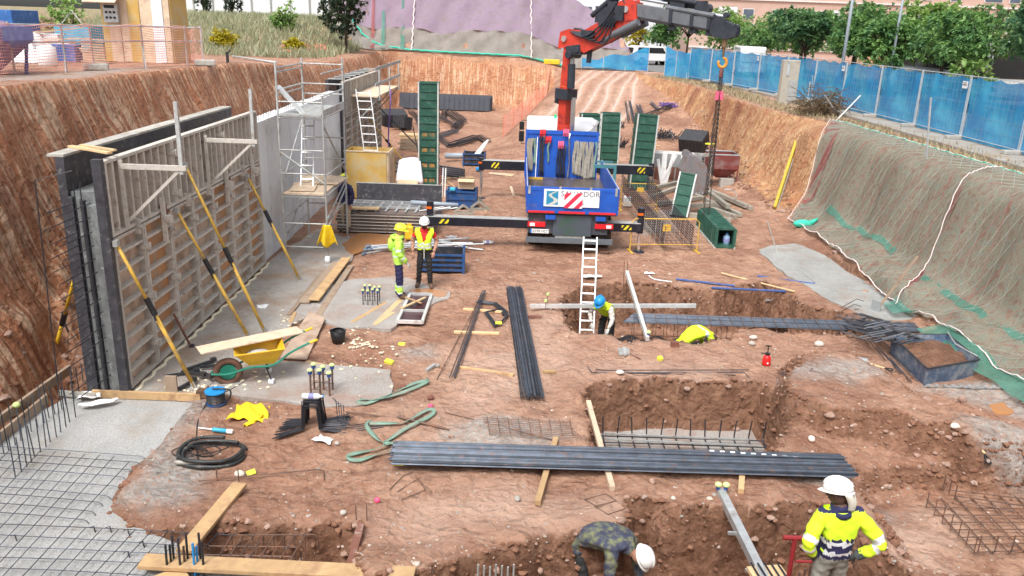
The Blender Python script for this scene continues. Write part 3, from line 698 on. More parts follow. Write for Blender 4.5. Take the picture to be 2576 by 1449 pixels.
# ================================================================ retaining wall, formwork, scaffold
WX=-6.40
def form_panel(root,y0,y1,z0,z1,vert,plym,rg):
    fr=MB()
    for yy in (y0+.035,y1-.035): fr.b2((WX-.13,yy-.03,z0+.006),(WX+.002,yy+.03,z1-.006))
    for zz in (z0+.03,z1-.03): fr.b2((WX-.13,y0+.068,zz-.025),(WX-.002,y1-.068,zz+.025))
    p=fr.build('form_panel','form_steel',root)
    pl=MB(); pl.b2((WX-.15,y0+.01,z0+.01),(WX-.128,y1-.01,z1-.01)); pl.build('plywood_sheet',plym,p)
    if vert:
        n=max(2,int(round((y1-y0)/.27)))
        for k in range(1,n):
            yy=y0+(y1-y0)*k/n; r=MB(); r.b2((WX-.127,yy-.028,z0+.058),(WX-.012,yy+.028,z1-.058)); r.build('rib','form_steel',p)
    else:
        n=max(2,int(round((z1-z0)/.29)))
        for k in range(1,n):
            zz=z0+(z1-z0)*k/n; r=MB(); r.b2((WX-.127,y0+.068,zz-.022),(WX-.015,y1-.068,zz+.022)); r.build('rib','form_steel',p)
    return p
def clamp(root,y,z,vert=True,m='form_steel'):
    c=MB()
    if vert: c.b2((WX-.06,y-.10,z-.035),(WX+.05,y+.10,z+.035)); c.b2((WX+.052,y-.03,z-.06),(WX+.08,y+.03,z+.06))
    else: c.b2((WX-.06,y-.035,z-.13),(WX+.05,y+.035,z+.13)); c.b2((WX+.052,y-.06,z-.02),(WX+.09,y+.06,z+.03))
    c.build('clamp',m,root)
rg=random.Random(5)
F1=thing('wall_formwork',(WX,16.3,0),'tall wall formwork of ribbed steel panels held by yellow props','formwork')
ys=[12.5+ (20.15-12.5)*k/7 for k in range(8)]
plys=['ply_brown','ply_orange','ply_brown','ply_brown','ply_orange','ply_brown','ply_orange']
for k in range(7): form_panel(F1,ys[k]+.004,ys[k+1]-.004,.06,2.70,False,plys[k],rg)
yu=[12.5+(20.15-12.5)*k/3 for k in range(4)]
for k in range(3): form_panel(F1,yu[k]+.004,yu[k+1]-.004,2.72,3.95,True,'ply_brown' if k!=1 else 'wood_old',rg)
for k in range(1,7):
    for z in (.5,1.4,2.3): clamp(F1,ys[k],z,True)
    clamp(F1,ys[k]-.25,2.71,False,'rust_beam' if k in(2,5) else 'form_steel')
for k in (1,2):
    for z in (2.95,3.7): clamp(F1,yu[k],z,True)
for y_,postpx in ((12.94,(434,253)),(16.61,(623,218))):
    b=MB(); xe=WX+1.02; zz=3.80 if y_<14 else 3.72
    b.bar((WX+.03,y_,zz),(xe+.08,y_,zz),.07,.08); b.bar((xe-.05,y_,zz-.05),(WX+.04,y_+.05,zz-.92),.045,.05); b.bar((WX+.04,y_,zz+.1),(WX+.04,y_,zz-1.0),.06,.05)
    br=b.build('walkway_bracket','form_steel',F1)
    g=MB(); g.bar((xe,y_,zz-.1),(xe,y_,zz+1.05),.06,.05); g.build('guard_post','galv_dull',br)
for y_ in (14.3,17.6,19.4):
    b=MB(); b.bar((WX+.05,y_,2.2),(WX+.05,y_,3.0),.07,.07); b.box((WX+.12,y_,2.62),(.16,.1,.12)); b.build('tie_rod','form_steel',F1)
# back form
F2=thing('back_formwork',(-7.1,16.3,0),'dark back row of wall formwork facing the earth bank','formwork')
for k in range(3):
    b=MB(); y0,y1=12.45+k*2.55,12.45+(k+1)*2.55-.01
    b.b2((-7.13,y0,0.02),(-7.0,y1,4.0)); p=b.build('form_panel','form_dark',F2)
    for j in range(1,9):
        q=MB(); q.b2((-7.24,y0+.27*j+.02,.1),(-7.132,y0+.27*j+.07,3.9)); q.build('rib','form_dark',p)
    q=MB(); q.b2((-7.25,y0,4.002),(-6.99,y1,4.04)); q.build('top_rail','concrete_old',p)
q=MB(); q.b2((-6.545,12.38,.02),(-6.40,12.494,3.985)); q.build('end_rail','form_dark',F1)
# poured wall and its stop end
PW=thing('poured_wall',(-6.77,16.3,0),'dark wet concrete wall end with starter bars standing inside the formwork','wall')
b=MB(); b.b2((-6.995,12.52,0),(-6.556,20.16,3.45)); b.build('wall_core','concrete_wet',PW)
for k,(x0,x1,dy) in enumerate(((-6.99,-6.93,.10),(-6.92,-6.83,.05),(-6.825,-6.77,.09),(-6.76,-6.70,.04),(-6.69,-6.55,.07))):
    b=MB(); b.b2((x0,12.52-dy,.02),(x1,12.515,3.38-.03*k)); b.build('stop_end_strip',['form_dark','concrete_wet','form_dark','concrete_wet','concrete_wet'][k],PW)
for k in range(14):
    z=.35+k*.225
    for x_ in (-6.9,-6.68):
        L_=.62+.18*rg.random(); a=Vector((x_,12.42,z+.02*rg.random()))
        b=MB(); b.tube([a,a+Vector((-.05-.05*rg.random(),-L_,-.03))],.008,5); b.build('starter_bar','rebar_dark',PW)
for x_ in (-6.86,-6.76):
    b=MB(); b.tube([(x_,12.38,.1),(x_,12.38,3.6)],.010,5); b.build('upright_bar','rebar_dark',PW)
b=MB(); b.tube([(-7.35,12.0,.2),(-7.28,12.1,3.7),(-6.8,12.3,3.82)],.010,5); b.build('upright_bar','rebar_dark',PW)
b=MB(); b.bar((-7.25,13.15,4.06),(-6.35,12.62,4.06),.09,.03); b.bar((-7.15,13.3,4.06),(-6.4,12.9,4.06),.06,.03); b.build('timber_batten','wood_new',label='pale timber battens lying across the top of the wall formwork',cat='batten')
# props
def prop(a,b,t,mat_,label,r=.035):
    a=Vector(a);b=Vector(b); e=thing('steel_prop',b,label,'prop','yellow steel props of the formwork')
    mid=lerp(a,b,t); q=MB(); q.tube([a,mid],r*.82,8); q.build('inner_tube',mat_,e,smooth=True)
    q=MB(); q.tube([mid,b],r,8); q.build('outer_tube',mat_,e,smooth=True)
    d=(b-a).normalized(); q=MB(); q.tube([mid-d*.16,mid+d*.16],r*1.45,8); q.bar(mid,mid+Vector((.1,-.08,-.22)),.02,.03); q.build('collar','plastic_black',e)
    q=MB(); q.box(b+Vector((0,0,.006)),(.16,.16,.012)); q.bar(b+Vector((0,0,.01)),b-d*.12,.06,.06); q.build('foot_plate','galv_dull',e)
    q=MB(); q.box(a,(.08,.1,.1)); q.build('head_bracket','galv_dull',e)
def wl(px,py,x=WX+.05): return VX(px,py,x)
prop(wl(292,612),G(490,975,.03),.42,'yellow_steel','yellow formwork prop standing beside the loose steel clamps near the slab edge')
prop(wl(465,415),G(668,838,.03),.52,'yellow_steel','longest yellow formwork prop rising to the upper row of panels')
prop(wl(445,530),G(628,852,.03),.42,'yellow_steel','pale yellow formwork prop whose foot is hidden by the board on the wheelbarrow')
prop(wl(622,443),G(755,705,.03),.38,'yellow_steel','yellow formwork prop standing beside the scaffold tower')
prop(VX(195,670,-7.27),G(122,945,-.5),.45,'yellow_tool','orange yellow prop between the back formwork and the earth bank')
a=wl(437,790);b=G(481,873,.03); e=thing('turnbuckle_strut',b,'short dark steel strut propped against the foot of the formwork','strut')
q=MB(); q.tube([a,b],.022,6); q.build('rod','rust_beam',e); q=MB(); q.tube([b+Vector((-.03,0,.03)),b+Vector((.05,0,.03))],.04,8); q.build('foot','crate_dark',e)
# foam bead at the foot of the forms
q=MB(); pts=[(WX+.06+.03*math.sin(i*1.3),12.5+i*.1,.035) for i in range(0,78)]; q.tube(pts,[.025+.015*abs(math.sin(i*2.1)) for i in range(78)],5); q.build('foam_bead','foam',label='pale expanding foam bead along the foot of the wall formwork',cat='foam',smooth=True)
# finished wall
CW=thing('concrete_wall',(-6.75,25.2,0),'pale grey concrete wall with board joints behind the scaffold','wall')
yy=[20.2+1.12*k for k in range(10)]
for k in range(9):
    b=MB(); b.b2((-6.95,yy[k]+.012,-.05),(-6.55+.006*(k%2),yy[k+1]-.014,3.60+.01*(k%3))); b.build('wall_panel','concrete_new',CW)
for k in range(46):
    y_=20.3+k*.217
    for x_ in ((-6.63,) if k%2 else (-6.63,-6.87)):
        b=MB(); b.tube([(x_,y_,3.55),(x_+.01,y_+.01,3.85),(x_+.05*(1 if x_<-6.7 else -1),y_+.03,3.9)],.007,4); b.build('starter_bar','rebar_rust',CW)
b=MB(); b.b2((-6.54,20.18,.03),(-6.44,20.24,3.55)); b.build('edge_strip','galv_dull',CW)
# further formwork
F3=thing('wall_formwork',(WX,34.6,0),'concrete splashed wall formwork with a railed walkway beyond the finished wall','formwork')
ys=[30.5+1.15*k for k in range(8)]
for k in range(7):
    form_panel(F3,ys[k]+.004,ys[k+1]-.004,.06,2.70,False,'ply_brown' if k%3 else 'wood_old',rg)
    form_panel(F3,ys[k]+.004,ys[k+1]-.004,2.72,3.95,True,'form_brown',rg)
q=MB(); q.b2((-7.1,30.5,.05),(-6.98,38.6,4.0)); q.build('back_panel','form_dark',F3)
for k in range(8):
    q=MB(); q.bar((-7.05,30.8+k*1.0,4.02),(WX-.03,30.8+k*1.0,4.02),.08,.04); q.build('cross_tie','galv_dull',F3)
q=MB(); q.b2((WX-.15,30.3,.0),(WX+.01,30.48,3.9)); q.build('end_post','form_dark',F3)
q=MB(); q.b2((WX+.03,31.5,3.33),(WX+1.05,36.9,3.38)); q.build('walkway_deck','wood_pale',F3)
for y_ in (31.7,34.2,36.8):
    q=MB(); q.bar((WX+.02,y_,3.29),(WX+1.1,y_,3.29),.06,.06); q.bar((WX+1.0,y_,3.25),(WX+.04,y_,2.2),.05,.05); p=q.build('walkway_bracket','galv_dull',F3)
    q=MB(); q.bar((WX+1.08,y_,3.2),(WX+1.08,y_,4.5),.05,.05); q.build('guard_post','galv_dull',p)
for z in (3.85,4.42):
    q=MB(); q.bar((WX+1.12,30.6,z),(WX+1.12,37.1,z),.03,.12); q.build('guard_rail','galv_dull',F3)
q=MB(); q.tube(bez([(WX+1.15,34.0,3.45),(WX+1.2,33.6,2.9),(WX+1.15,33.3,1.6),(WX+1.25,33,.5)],12),.03,5); q.build('lashing_strap','purple',label='purple lashing strap hanging from the railed walkway',cat='strap')
prop((WX+.05,34.4,2.3),(WX+2.2,33.6,.02),.45,'yellow_steel','yellow prop of the further formwork behind the plywood box')
q=MB(); q.tube([(WX+.1,37.6,2.3),(WX+2.6,37.0,.03)],.03,6); q.build('steel_prop','truck_dark',label='thin dark prop at the far end of the wall formwork',cat='prop')
def ladder(name,a,b,w,wd,n,mat_,label,rung='white_paint',th=.028,dp=.07):
    "a = foot centre, b = top centre, wd = width direction"
    a=Vector(a);b=Vector(b);wd=Vector(wd).normalized(); e=thing(name,a,label,'ladder')
    nrm=(b-a).normalized().cross(wd)
    for s in (-1,1):
        q=MB(); q.bar(a+wd*s*w/2,b+wd*s*w/2,th,dp,nrm); q.build('stile',mat_,e)
    for k in range(n):
        p=lerp(a,b,(k+.6)/n); q=MB(); q.bar(p-wd*(w/2-.01),p+wd*(w/2-.01),.035,.03,nrm); q.build('rung',rung,e)
    return e
t=VX(913,225,-5.55); ladder('ladder',(-5.05,t.y-.4,.05),t+Vector((0,0,.0)),.50,(1,0,0),13,'white_paint','white ladder leaning up to the railed walkway of the far formwork')
# ---------------- scaffold tower
x0,x1,y0,y1=-6.0,-4.88,20.55,23.05
ST=thing('scaffold_tower',((x0+x1)/2,(y0+y1)/2,0),'grey tubular scaffold tower with two decks against the concrete wall','scaffold')
def sb(name,a,b,r=.024,m='galv_dull'):
    q=MB(); q.tube([a,b],r,6); return q.build(name,m,ST)
for (x_,y_),zt in (((x1,y0),4.32),((x0,y0),5.1),((x1,y1),5.12),((x0,y1),5.1)): 
    p=sb('standard',(x_,y_,.30),(x_,y_,zt),.028)
    q=MB(); q.tube([(x_,y_,.06),(x_,y_,.32)],.026,6); q.box((x_,y_,.045),(.14,.14,.02)); q.build('base_jack','galv_dull',p)
for y_ in (y0,y1):
    for z in (.42,1.05,1.75,2.35,2.95,3.75,4.15): sb('transom',(x0,y_,z),(x1,y_,z),.02)
for x_ in (x0,x1):
    for z in (.75,1.15,1.78,2.3,3.76,4.3,4.85):
        if x_==x1 and z in (.75,): continue
        sb('ledger',(x_,y0,z),(x_,y1,z+(0.0 if z<4 else .0)),.02)
for z in (4.42,4.95): sb('ledger',(x0,y1,z),(x1,y1,z),.02); sb('ledger',(x0,y0,z),(x0,y1,z),.022)
sb('diagonal_brace',(x1,y0,1.15),(x1,y1,1.75)); sb('diagonal_brace',(x0,y0,2.0),(x0,y1,3.6)); sb('diagonal_brace',(x1,y1,2.0),(x1,y0,3.6)); sb('diagonal_brace',(x0,y0,.5),(x0,y1,1.7)); sb('diagonal_brace',(x1,y0,.9),(x1,y1,1.55)); sb('diagonal_brace',(x1,y0,2.1),(x0,y0,2.9))
for z,nm in ((1.815,3),(3.80,2)):
    for k in range(nm):
        xa=x0+.03+(x1-x0-.06)*k/nm; q=MB(); q.b2((xa+.006,y0-.05,z),(xa+(x1-x0-.06)/nm-.006,y1+.05,z+.045)); q.build('deck','wood_pale' if z<3 else 'galv_dull',ST)
q=MB(); q.b2((x1+.005,y0,3.80),(x1+.03,y1,3.97)); q.build('toe_board','galv_dull',ST)
q=MB(); q.box((-5.75,20.9,4.15),(.04,.34,.95),Matrix.Rotation(-.75,3,'Y')); q.build('trapdoor','alu',ST)
q=MB(); q.tube([(x1-.06,y0-.04,.10),(x1+.06,y0-.04,.10)],.10,12); q.build('castor','plastic_white',ST)
for k,(c,d,a) in enumerate((((-5.6,21.2,1.89),(.62,1.05,.022),.15),((-5.15,22.2,1.895),(.75,1.0,.022),-.1),((-5.7,22.35,1.892),(.55,.95,.022),.2))):
    q=MB(); q.box(c,d,rotz(a)); q.build('plywood_board','wood_pale',label=['pale plywood board at the near edge of the scaffold deck','pale plywood board at the outer edge of the scaffold deck','pale plywood board against the wall on the scaffold deck'][k],cat='board')
ladder('ladder',(-5.55,21.3,1.86),(-5.75,22.6,3.8),.32,(1,.1,0),6,'galv','thin grey ladder inside the scaffold tower','galv',.022,.04)
# yellow waterproof hung on the scaffold
q=MB()
def rag(u,v,c,w,h,s,fold=.12):
    a=(u-.5)*w*(.35+.65*v); return Vector(c)+Vector((a+.03*math.sin(9*u+s),fold*math.sin(u*11+s)*v+.03*math.sin(u*23)*v,-h*v*(1-.25*abs(math.sin(u*5+s)))))
q.surf(lambda u,v: rag(u,v,(x1+.02,y0-.12,1.06),.62,.62,.4),26,14); q.build('waterproof_jacket','yellow_rag',label='bright yellow waterproof hanging from a scaffold upright',cat='jacket',smooth=True,solid=.012)
# ================================================================ crane truck
tx0,tx1,ty0=.32,2.90,22.3; txc=(tx0+tx1)/2
TK=thing('crane_truck',(txc,26.8,0),'blue flatbed lorry with a raised red knuckle boom crane and outriggers','truck')
def part(mb,name,m,parent=TK,**k): return mb.build(name,m,parent,**k)
ybh=27.45
q=MB(); q.b2((tx0+.03,ty0+.06,1.12),(tx1-.03,ybh,1.24)); bed=part(q,'bed_floor','truck_deck')
def board(name,lo,hi,ribs,axis):
    q=MB(); q.b2(lo,hi); o=part(q,name,'truck_blue',bevel=.008)
    for t in ribs:
        r=MB()
        if axis==1:
            x_=lo[0]-.012; r.b2((x_ if lo[0]<1 else hi[0],t-.05,lo[2]+.03),(x_+.012 if lo[0]<1 else hi[0]+.012,t+.05,hi[2]-.03))
        else: r.b2((t-.03,lo[1]-.014,lo[2]+.05),(t+.03,lo[1],hi[2]-.05))
        r.build('rib','truck_blue',o)
    return o
tail=board('tailgate',(tx0,ty0,1.16),(tx1,ty0+.05,1.90),(tx0+.10,tx0+.47,tx1-.47,tx1-.08),0)
for x_ in (tx0+.04,tx0+.9,tx0+1.75,tx1-.12):
    q=MB(); q.b2((x_,ty0-.03,1.70),(x_+.06,ty0-.018,1.93)); q.build('latch','galv_dull',tail)
q=MB(); q.b2((tx0+.02,ty0-.012,1.80),(tx1-.02,ty0,1.88)); q.build('rail','truck_blue',tail)
for k in range(3):
    a=tx0+.05+k*.86; q=MB(); q.b2((a,ty0-.016,1.165),(a+.74,ty0-.003,1.225)); q.build('reflector_strip','truck_red',tail)
q=MB()
for x_ in (tx0+.55,tx1-.62): q.b2((x_,ty0-.02,.98),(x_+.28,ty0+.05,1.10))
part(q,'tailgate_hinge','truck_blue')
board('side_board',(tx0,ty0+.055,1.16),(tx0+.045,ybh,1.88),[ty0+1.2*k+.6 for k in range(5)],1)
rs=board('side_board',(tx1-.045,ty0+.055,1.16),(tx1,ybh,1.88),[ty0+1.2*k+.6 for k in range(5)],1)
for x_ in (tx0+.005,tx1-.02):
    q=MB(); q.b2((x_,ty0+.06,1.882),(x_+.016,ybh,1.90)); part(q,'edge_strip','alu')
hb=MB(); hb.b2((tx0-.02,ybh,1.16),(tx1-.18,ybh+.07,2.78)); hbo=part(hb,'headboard','truck_blue',bevel=.01)
q=MB(); q.b2((tx0-.04,ybh-.03,2.70),(tx1-.16,ybh,2.83)); q.b2((tx0-.04,ybh-.03,1.25),(tx0+.03,ybh,2.70)); q.b2((tx1-.24,ybh-.03,1.25),(tx1-.17,ybh,2.70)); q.build('frame','truck_blue',hbo)
for k in range(2):
    q=MB(); q.b2((tx0+.85+k*.62,ybh-.012,1.9),(tx0+1.4+k*.62,ybh,2.5)); q.build('panel','truck_blue',hbo)
# slings and chains hung on the headboard (each can be unhooked)
rg=random.Random(9)
def hang(x_,z0,z1,w,m,label,cat,name,strands=1,dy=.07):
    q=MB()
    for s in range(strands):
        xx=x_+(s-(strands-1)/2)*w/strands; ph=rg.random()*6
        pts=[Vector((xx+.02*math.sin(ph+6*t),ybh-dy-.02-.03*math.sin(ph+3*t),z0+(z1-z0)*t)) for t in np.linspace(0,1,8)]
        if strands>1 or m in('chain','chrome'): q.tube(pts,w/strands*.52,6,flat=.6)
        else:
            vs_=[];n_=8
            for ii,pp in enumerate(pts):
                ww=w*(.56+.03*math.sin(ii+ph)); vs_+=[pp+Vector((-ww+.012*math.sin(ii*1.3+ph),-.02-.02*math.sin(ii+ph),0)),pp+Vector((ww+.012*math.sin(ii*1.3+ph),-.02+.02*math.sin(ii+ph),0))]
            q.add(vs_,[(2*ii,2*ii+1,2*ii+3,2*ii+2) for ii in range(n_-1)])
            q.add([v_+Vector((.006,.035,-.05)) for v_ in vs_],[(2*ii,2*ii+1,2*ii+3,2*ii+2) for ii in range(n_-1)])
    q.build(name,m,label=label,cat=cat,group='lifting gear hung on the headboard',smooth=True)
greyx=[(tx0+.08,2.55,1.55),(tx0+.17,2.57,1.5),(tx0+1.62,2.5,1.45),(tx0+1.72,2.52,1.42),(tx0+1.82,2.5,1.38),(tx0+1.93,2.5,1.34),(tx0+2.02,2.49,1.28),(tx0+2.12,2.5,1.27),(tx0+2.22,2.49,1.32)]
gl=['grey webbing sling hanging at the corner of the headboard','grey webbing sling next to the teal sling']+['grey webbing sling, %s from the bright steel chain'%o for o in('first','second','third','fourth','fifth','sixth','seventh')]
for k,(a,b,c_) in enumerate(greyx): hang(a,b,c_,.09,'sling_grey',gl[k],'sling','lifting_sling')
hang(tx0+.29,2.56,1.75,.07,'sling_green','teal webbing sling among the grey slings on the headboard','sling','lifting_sling')
hang(tx0+2.32,2.5,1.32,.06,'sling_green','yellowish green sling hanging nearest the right end of the headboard','sling','lifting_sling')
hang(tx0+.74,2.45,1.8,.05,'sling_green','short green and yellow sling beside the brown chain','sling','lifting_sling')
hang(tx0+.52,2.72,1.3,.16,'chain','bunch of brown chains with a red hook on the headboard','chains','chain_bunch',5)
hang(tx0+1.18,2.35,1.28,.30,'rebar_dark','thick bunch of black chains in the middle of the headboard','chains','chain_bunch',9)
hang(tx0+1.44,2.76,1.27,.06,'chrome','bright steel chain hanging beside the black chain bunch','chain','steel_chain',2)
for x_,z_,m_,l_ in ((tx0+.52,2.72,'red_cloth','red hook heads of the brown chain bunch'),(tx0+1.30,2.76,'sling_pink','pink and white wrapped sling over the headboard top'),(tx0+1.15,2.35,'sling_pink','pink shackles hanging above the black chains'),(tx0+.72,2.5,'red_cloth','red shackles hanging above the short sling')):
    q=MB()
    for s in range(4): q.tube([(x_-.08+.05*s,ybh-.10,z_-.10),(x_-.07+.05*s,ybh-.13,z_),(x_-.06+.05*s,ybh-.04,z_+.125)],.022,6)
    q.build('shackle',m_,label=l_,cat='shackle')
q=MB(); q.tube([(tx0+.33,ybh-.5,1.29),(tx0+.36,ybh-.12,2.6)],.014,6); e=q.build('push_broom','white_paint',label='pale push broom standing against the headboard',cat='broom')
q=MB(); q.box((tx0+.33,ybh-.52,1.285),(.50,.08,.07)); q.build('broom_head','yellow_steel',e)
# green frame at right side of bed
q=MB(); q.bar((tx1-.55,24.4,2.18),(tx1+.12,24.4,2.18),.08,.10); q.bar((tx1+.08,24.4,2.13),(tx1+.08,24.4,1.2),.08,.10); q.bar((tx1-.5,24.4,2.32),(tx1+.0,24.4,2.32),.05,.05); part(q,'side_gantry',mat('teal_steel',(.06,.19,.22),.5))
# sign
sg=MB(); sg.b2((tx0+.48,ty0-.034,1.36),(tx0+2.03,ty0-.022,1.85)); sgo=part(sg,'advert_sign','sign_white')
def lettering(txt,x_,z_,size,m,y_=ty0-.037,parent=sgo,name='lettering'):
    cu_=bpy.data.curves.new(name,'FONT'); cu_.body=txt; cu_.size=size; cu_.extrude=.001; cu_.resolution_u=2
    tmp=bpy.data.objects.new(name,cu_); COL.objects.link(tmp); bpy.context.view_layer.update()
    me_=bpy.data.meshes.new_from_object(tmp.evaluated_get(bpy.context.evaluated_depsgraph_get())); bpy.data.objects.remove(tmp)
    o_=ORG[parent]
    for v in me_.vertices: v.co=Vector((v.co.x+x_-o_.x, y_-v.co.z-o_.y, v.co.y+z_-o_.z))
    me_.materials.clear(); me_.materials.append(MATS[m]); ob=bpy.data.objects.new(name,me_); COL.objects.link(ob); ob.parent=parent; ORG[ob]=o_; return ob
q=MB(); q.b2((tx0+.55,ty0-.036,1.41),(tx0+.88,ty0-.0345,1.80)); q.build('logo_square','logo_blue',sgo)
q=MB(); cen=[(.83,1.79),(.72,1.74),(.65,1.69),(.70,1.63),(.79,1.58),(.82,1.52),(.74,1.46),(.66,1.415)]
Pc=bez([Vector((a,0,b)) for a,b in cen],28); wd=[.03+.05*i/len(Pc) for i in range(len(Pc))]
vs=[];fs=[]
for i,p in enumerate(Pc):
    for s in (-1,1): vs.append((tx0+min(max(p.x+s*wd[i],.556),.874),ty0-.0385,p.z))
for i in range(len(Pc)-1): fs.append((2*i,2*i+1,2*i+3,2*i+2))
q.add(vs,fs); q.build('logo_road','logo_grey',sgo)
lettering('SALVADOR',tx0+.95,1.66,.215,'text_dark'); lettering('TRANSPORTS',tx0+1.05,1.575,.085,'text_grey'); lettering('www.t-salvador.com',tx0+1.10,1.505,.062,'text_grey'); lettering('Tel. 93 370 70 56',tx0+1.05,1.43,.078,'text_dark')
q=MB(); q.b2((tx0+1.05,ty0-.052,1.33),(tx0+1.56,ty0-.041,1.76)); q.build('striped_marker','hazard_red',tail,)
# rear underrun, lights, plate
q=MB(); q.b2((tx0+.08,ty0+.12,.55),(tx1-.25,ty0+.9,1.10)); part(q,'rear_crossmember','truck_chassis')
q=MB(); q.b2((tx0+.78,ty0+.08,.50),(tx0+1.86,ty0+.118,1.09)); part(q,'rear_plate',mat('rear_plate_paint',(.075,.09,.115),.4,0,.15,2,(.05,.10,.07),.3,1.5))
q=MB(); q.b2((tx0+.85,ty0+.1,.40),(tx0+1.7,ty0+.5,.49)); part(q,'step_block','concrete_old')
q=MB(); q.b2((tx0+.02,ty0-.02,.30),(tx1-.10,ty0+.10,.44)); part(q,'bumper_bar',mat('bumper',(.13,.15,.17),.5,.2,.2,3))
for a,b,w in ((tx0+.06,tx0+.56,0),(tx1-.62,tx1-.10,1)):
    q=MB(); q.b2((a,ty0+.04,.74),(b,ty0+.115,.88)); o=part(q,'tail_light','lamp_red',bevel=.01)
    q=MB(); c_=(a+.06,a+.20) if not w else (b-.20,b-.06); q.b2((c_[0],ty0+.034,.765),(c_[1],ty0+.039,.855)); q.build('clear_lens','sign_white',o)
pl=MB(); pl.b2((tx0+.14,ty0+.05,.56),(tx0+.67,ty0+.062,.68)); plo=part(pl,'number_plate','sign_white')
q=MB(); q.b2((tx0+.14,ty0+.046,.56),(tx0+.18,ty0+.0495,.68)); q.build('plate_band',mat('eu_blue',(.02,.15,.55),.4,0,.02),plo)
lettering('6598 HDT',tx0+.195,.585,.112,'text_dark',ty0+.047,plo)
for k,yw in enumerate((23.3,24.65,28.9,30.6)):
    for s,xw in ((-1,tx0+.08),(1,tx1-.08)):
        q=MB(); w=.28 if k>1 else .5; xa,xb=(xw,xw+w) if s<0 else (xw-w,xw)
        q.tube([(xa,yw,.5),(xa+.04,yw,.5),(xb-.04,yw,.5),(xb,yw,.5)],[.42,.5,.5,.42],20); o=part(q,'wheel','rubber',smooth=False)
        q=MB(); xr=xa-.004 if s<0 else xb+.004; q.tube([(xr,yw,.5),(xr+.05*s*-1,yw,.5)],.27,16); q.build('rim','galv_dull',o)
        q=MB(); q.tube([(xr-.02*-s*-1,yw,.5),(xr+.04*-s,yw,.5)],.1,10); q.build('hub','galv',o)
q=MB(); q.b2((tx0+.75,ty0+.9,.62),(tx1-.75,31.2,1.0)); part(q,'chassis_rail','truck_chassis')
for xw in (tx0,tx1-.5):
    q=MB(); q.b2((xw+.04,25.6,.5),(xw+.46,27.4,1.05)); part(q,'fuel_tank','galv_dull' if xw>1 else 'truck_chassis',bevel=.05)
# cab
cb=MB()
prof=[(29.55,.65),(29.55,2.65),(29.75,2.86),(31.2,2.90),(31.75,2.45),(31.95,1.65),(32.0,.65)]
n=len(prof)
for x_ in (tx0+.02,tx1-.02): cb.v+=[(x_,a,b) for a,b in prof]
cb.f+=[tuple(range(n)),tuple(range(2*n-1,n-1,-1))]+[(i,i+n,(i+1)%n+n,(i+1)%n) for i in range(n)]; cb.m+=[0]*(n+2)
cabo=part(cb,'cab','car_white',bevel=.09)
q=MB(); q.b2((tx0+.25,29.53,1.9),(tx0+.85,29.548,2.45)); q.b2((tx1-.85,29.53,1.9),(tx1-.25,29.548,2.45)); q.build('rear_window','glass_dark',cabo)
q=MB(); q.b2((tx0+.012,30.3,1.75),(tx0+.0195,31.3,2.4)); q.b2((tx1-.0195,30.3,1.75),(tx1-.012,31.3,2.4)); q.build('side_window','glass_dark',cabo)
q=MB(); q.add([(tx0+.2,31.975,1.7),(tx1-.2,31.975,1.7),(tx1-.2,31.79,2.42),(tx0+.2,31.79,2.42)],[(0,1,2,3)]); q.build('windscreen','glass_dark',cabo)
for s,xm in ((-1,tx0-.16),(1,tx1+.10)):
    q=MB(); q.b2((xm-.09,31.4,2.32),(xm+.09,31.5,2.62)); q.b2((xm-.10,31.4,1.88),(xm+.10,31.5,2.27)); q.tube([(xm,31.45,2.6),(xm,31.45,2.68),(xm-s*.22,31.45,2.68)],.015,5); q.tube([(xm,31.45,1.9),(xm,31.45,1.8),(xm-s*.2,31.45,1.78)],.015,5); part(q,'mirror','plastic_black',bevel=.01)
q=MB(); q.tube([(tx0+1.05,30.2,2.93),(tx0+1.05,30.2,3.06)],.05,8); part(q,'beacon',mat('beacon_green',(.02,.6,.25),.3),TK)
q=MB(); q.tube(bez([(tx1-.55,29.4,2.45),(tx1-.25,29.35,2.7),(tx1-.08,29.4,2.98)],8),[.06]*7+[.10]*(len(bez([(0,0,0),(1,0,0),(2,0,0)],8))-7),8); part(q,'air_intake','plastic_white')
# outriggers
def outrigger(y_,xl,xr,z0,z1,legs,w=.26):
    for a,b in ((xl,tx0+.75),(tx1-.75,xr)):
        q=MB(); q.b2((a,y_-w/2,z0),(b,y_+w/2,z1)); o=part(q,'outrigger_beam','black_steel')
        q=MB(); q.b2((a,y_-w/2,z1+.002),(b,y_+w/2,z1+.012)); q.build('beam_top','galv_dull',o)
        xe=a+.35 if a<0 else b-.55
        q=MB(); q.b2((xe,y_-w/2-.006,z0+.06),(xe+.28,y_-w/2-.002,z1-.05)); q.build('hazard_mark','hazard_yellow',o)
    for x_,zt in legs:
        q=MB(); q.tube([(x_,y_,z0-.05),(x_,y_,zt)],.10,12); o=part(q,'outrigger_leg','black_steel')
        q=MB(); q.tube([(x_,y_,.05),(x_,y_,z0)],.05,10); q.build('ram','chrome',o)
        q=MB(); q.tube([(x_,y_,.005),(x_,y_,.05)],[.19,.10],12); q.build('foot','black_steel',o)
        q=MB(); q.b2((x_-.11,y_-.105,zt-.2),(x_+.05,y_-.1005,zt-.13)); q.build('reflector','crane_orange',o)
outrigger(22.75,-2.5,3.62,.62,.86,((-2.42,1.28),(3.62,1.30)),.30)
outrigger(29.5,-1.25,4.95,1.1,1.42,((-1.27,1.5),(4.92,1.5)),.30)
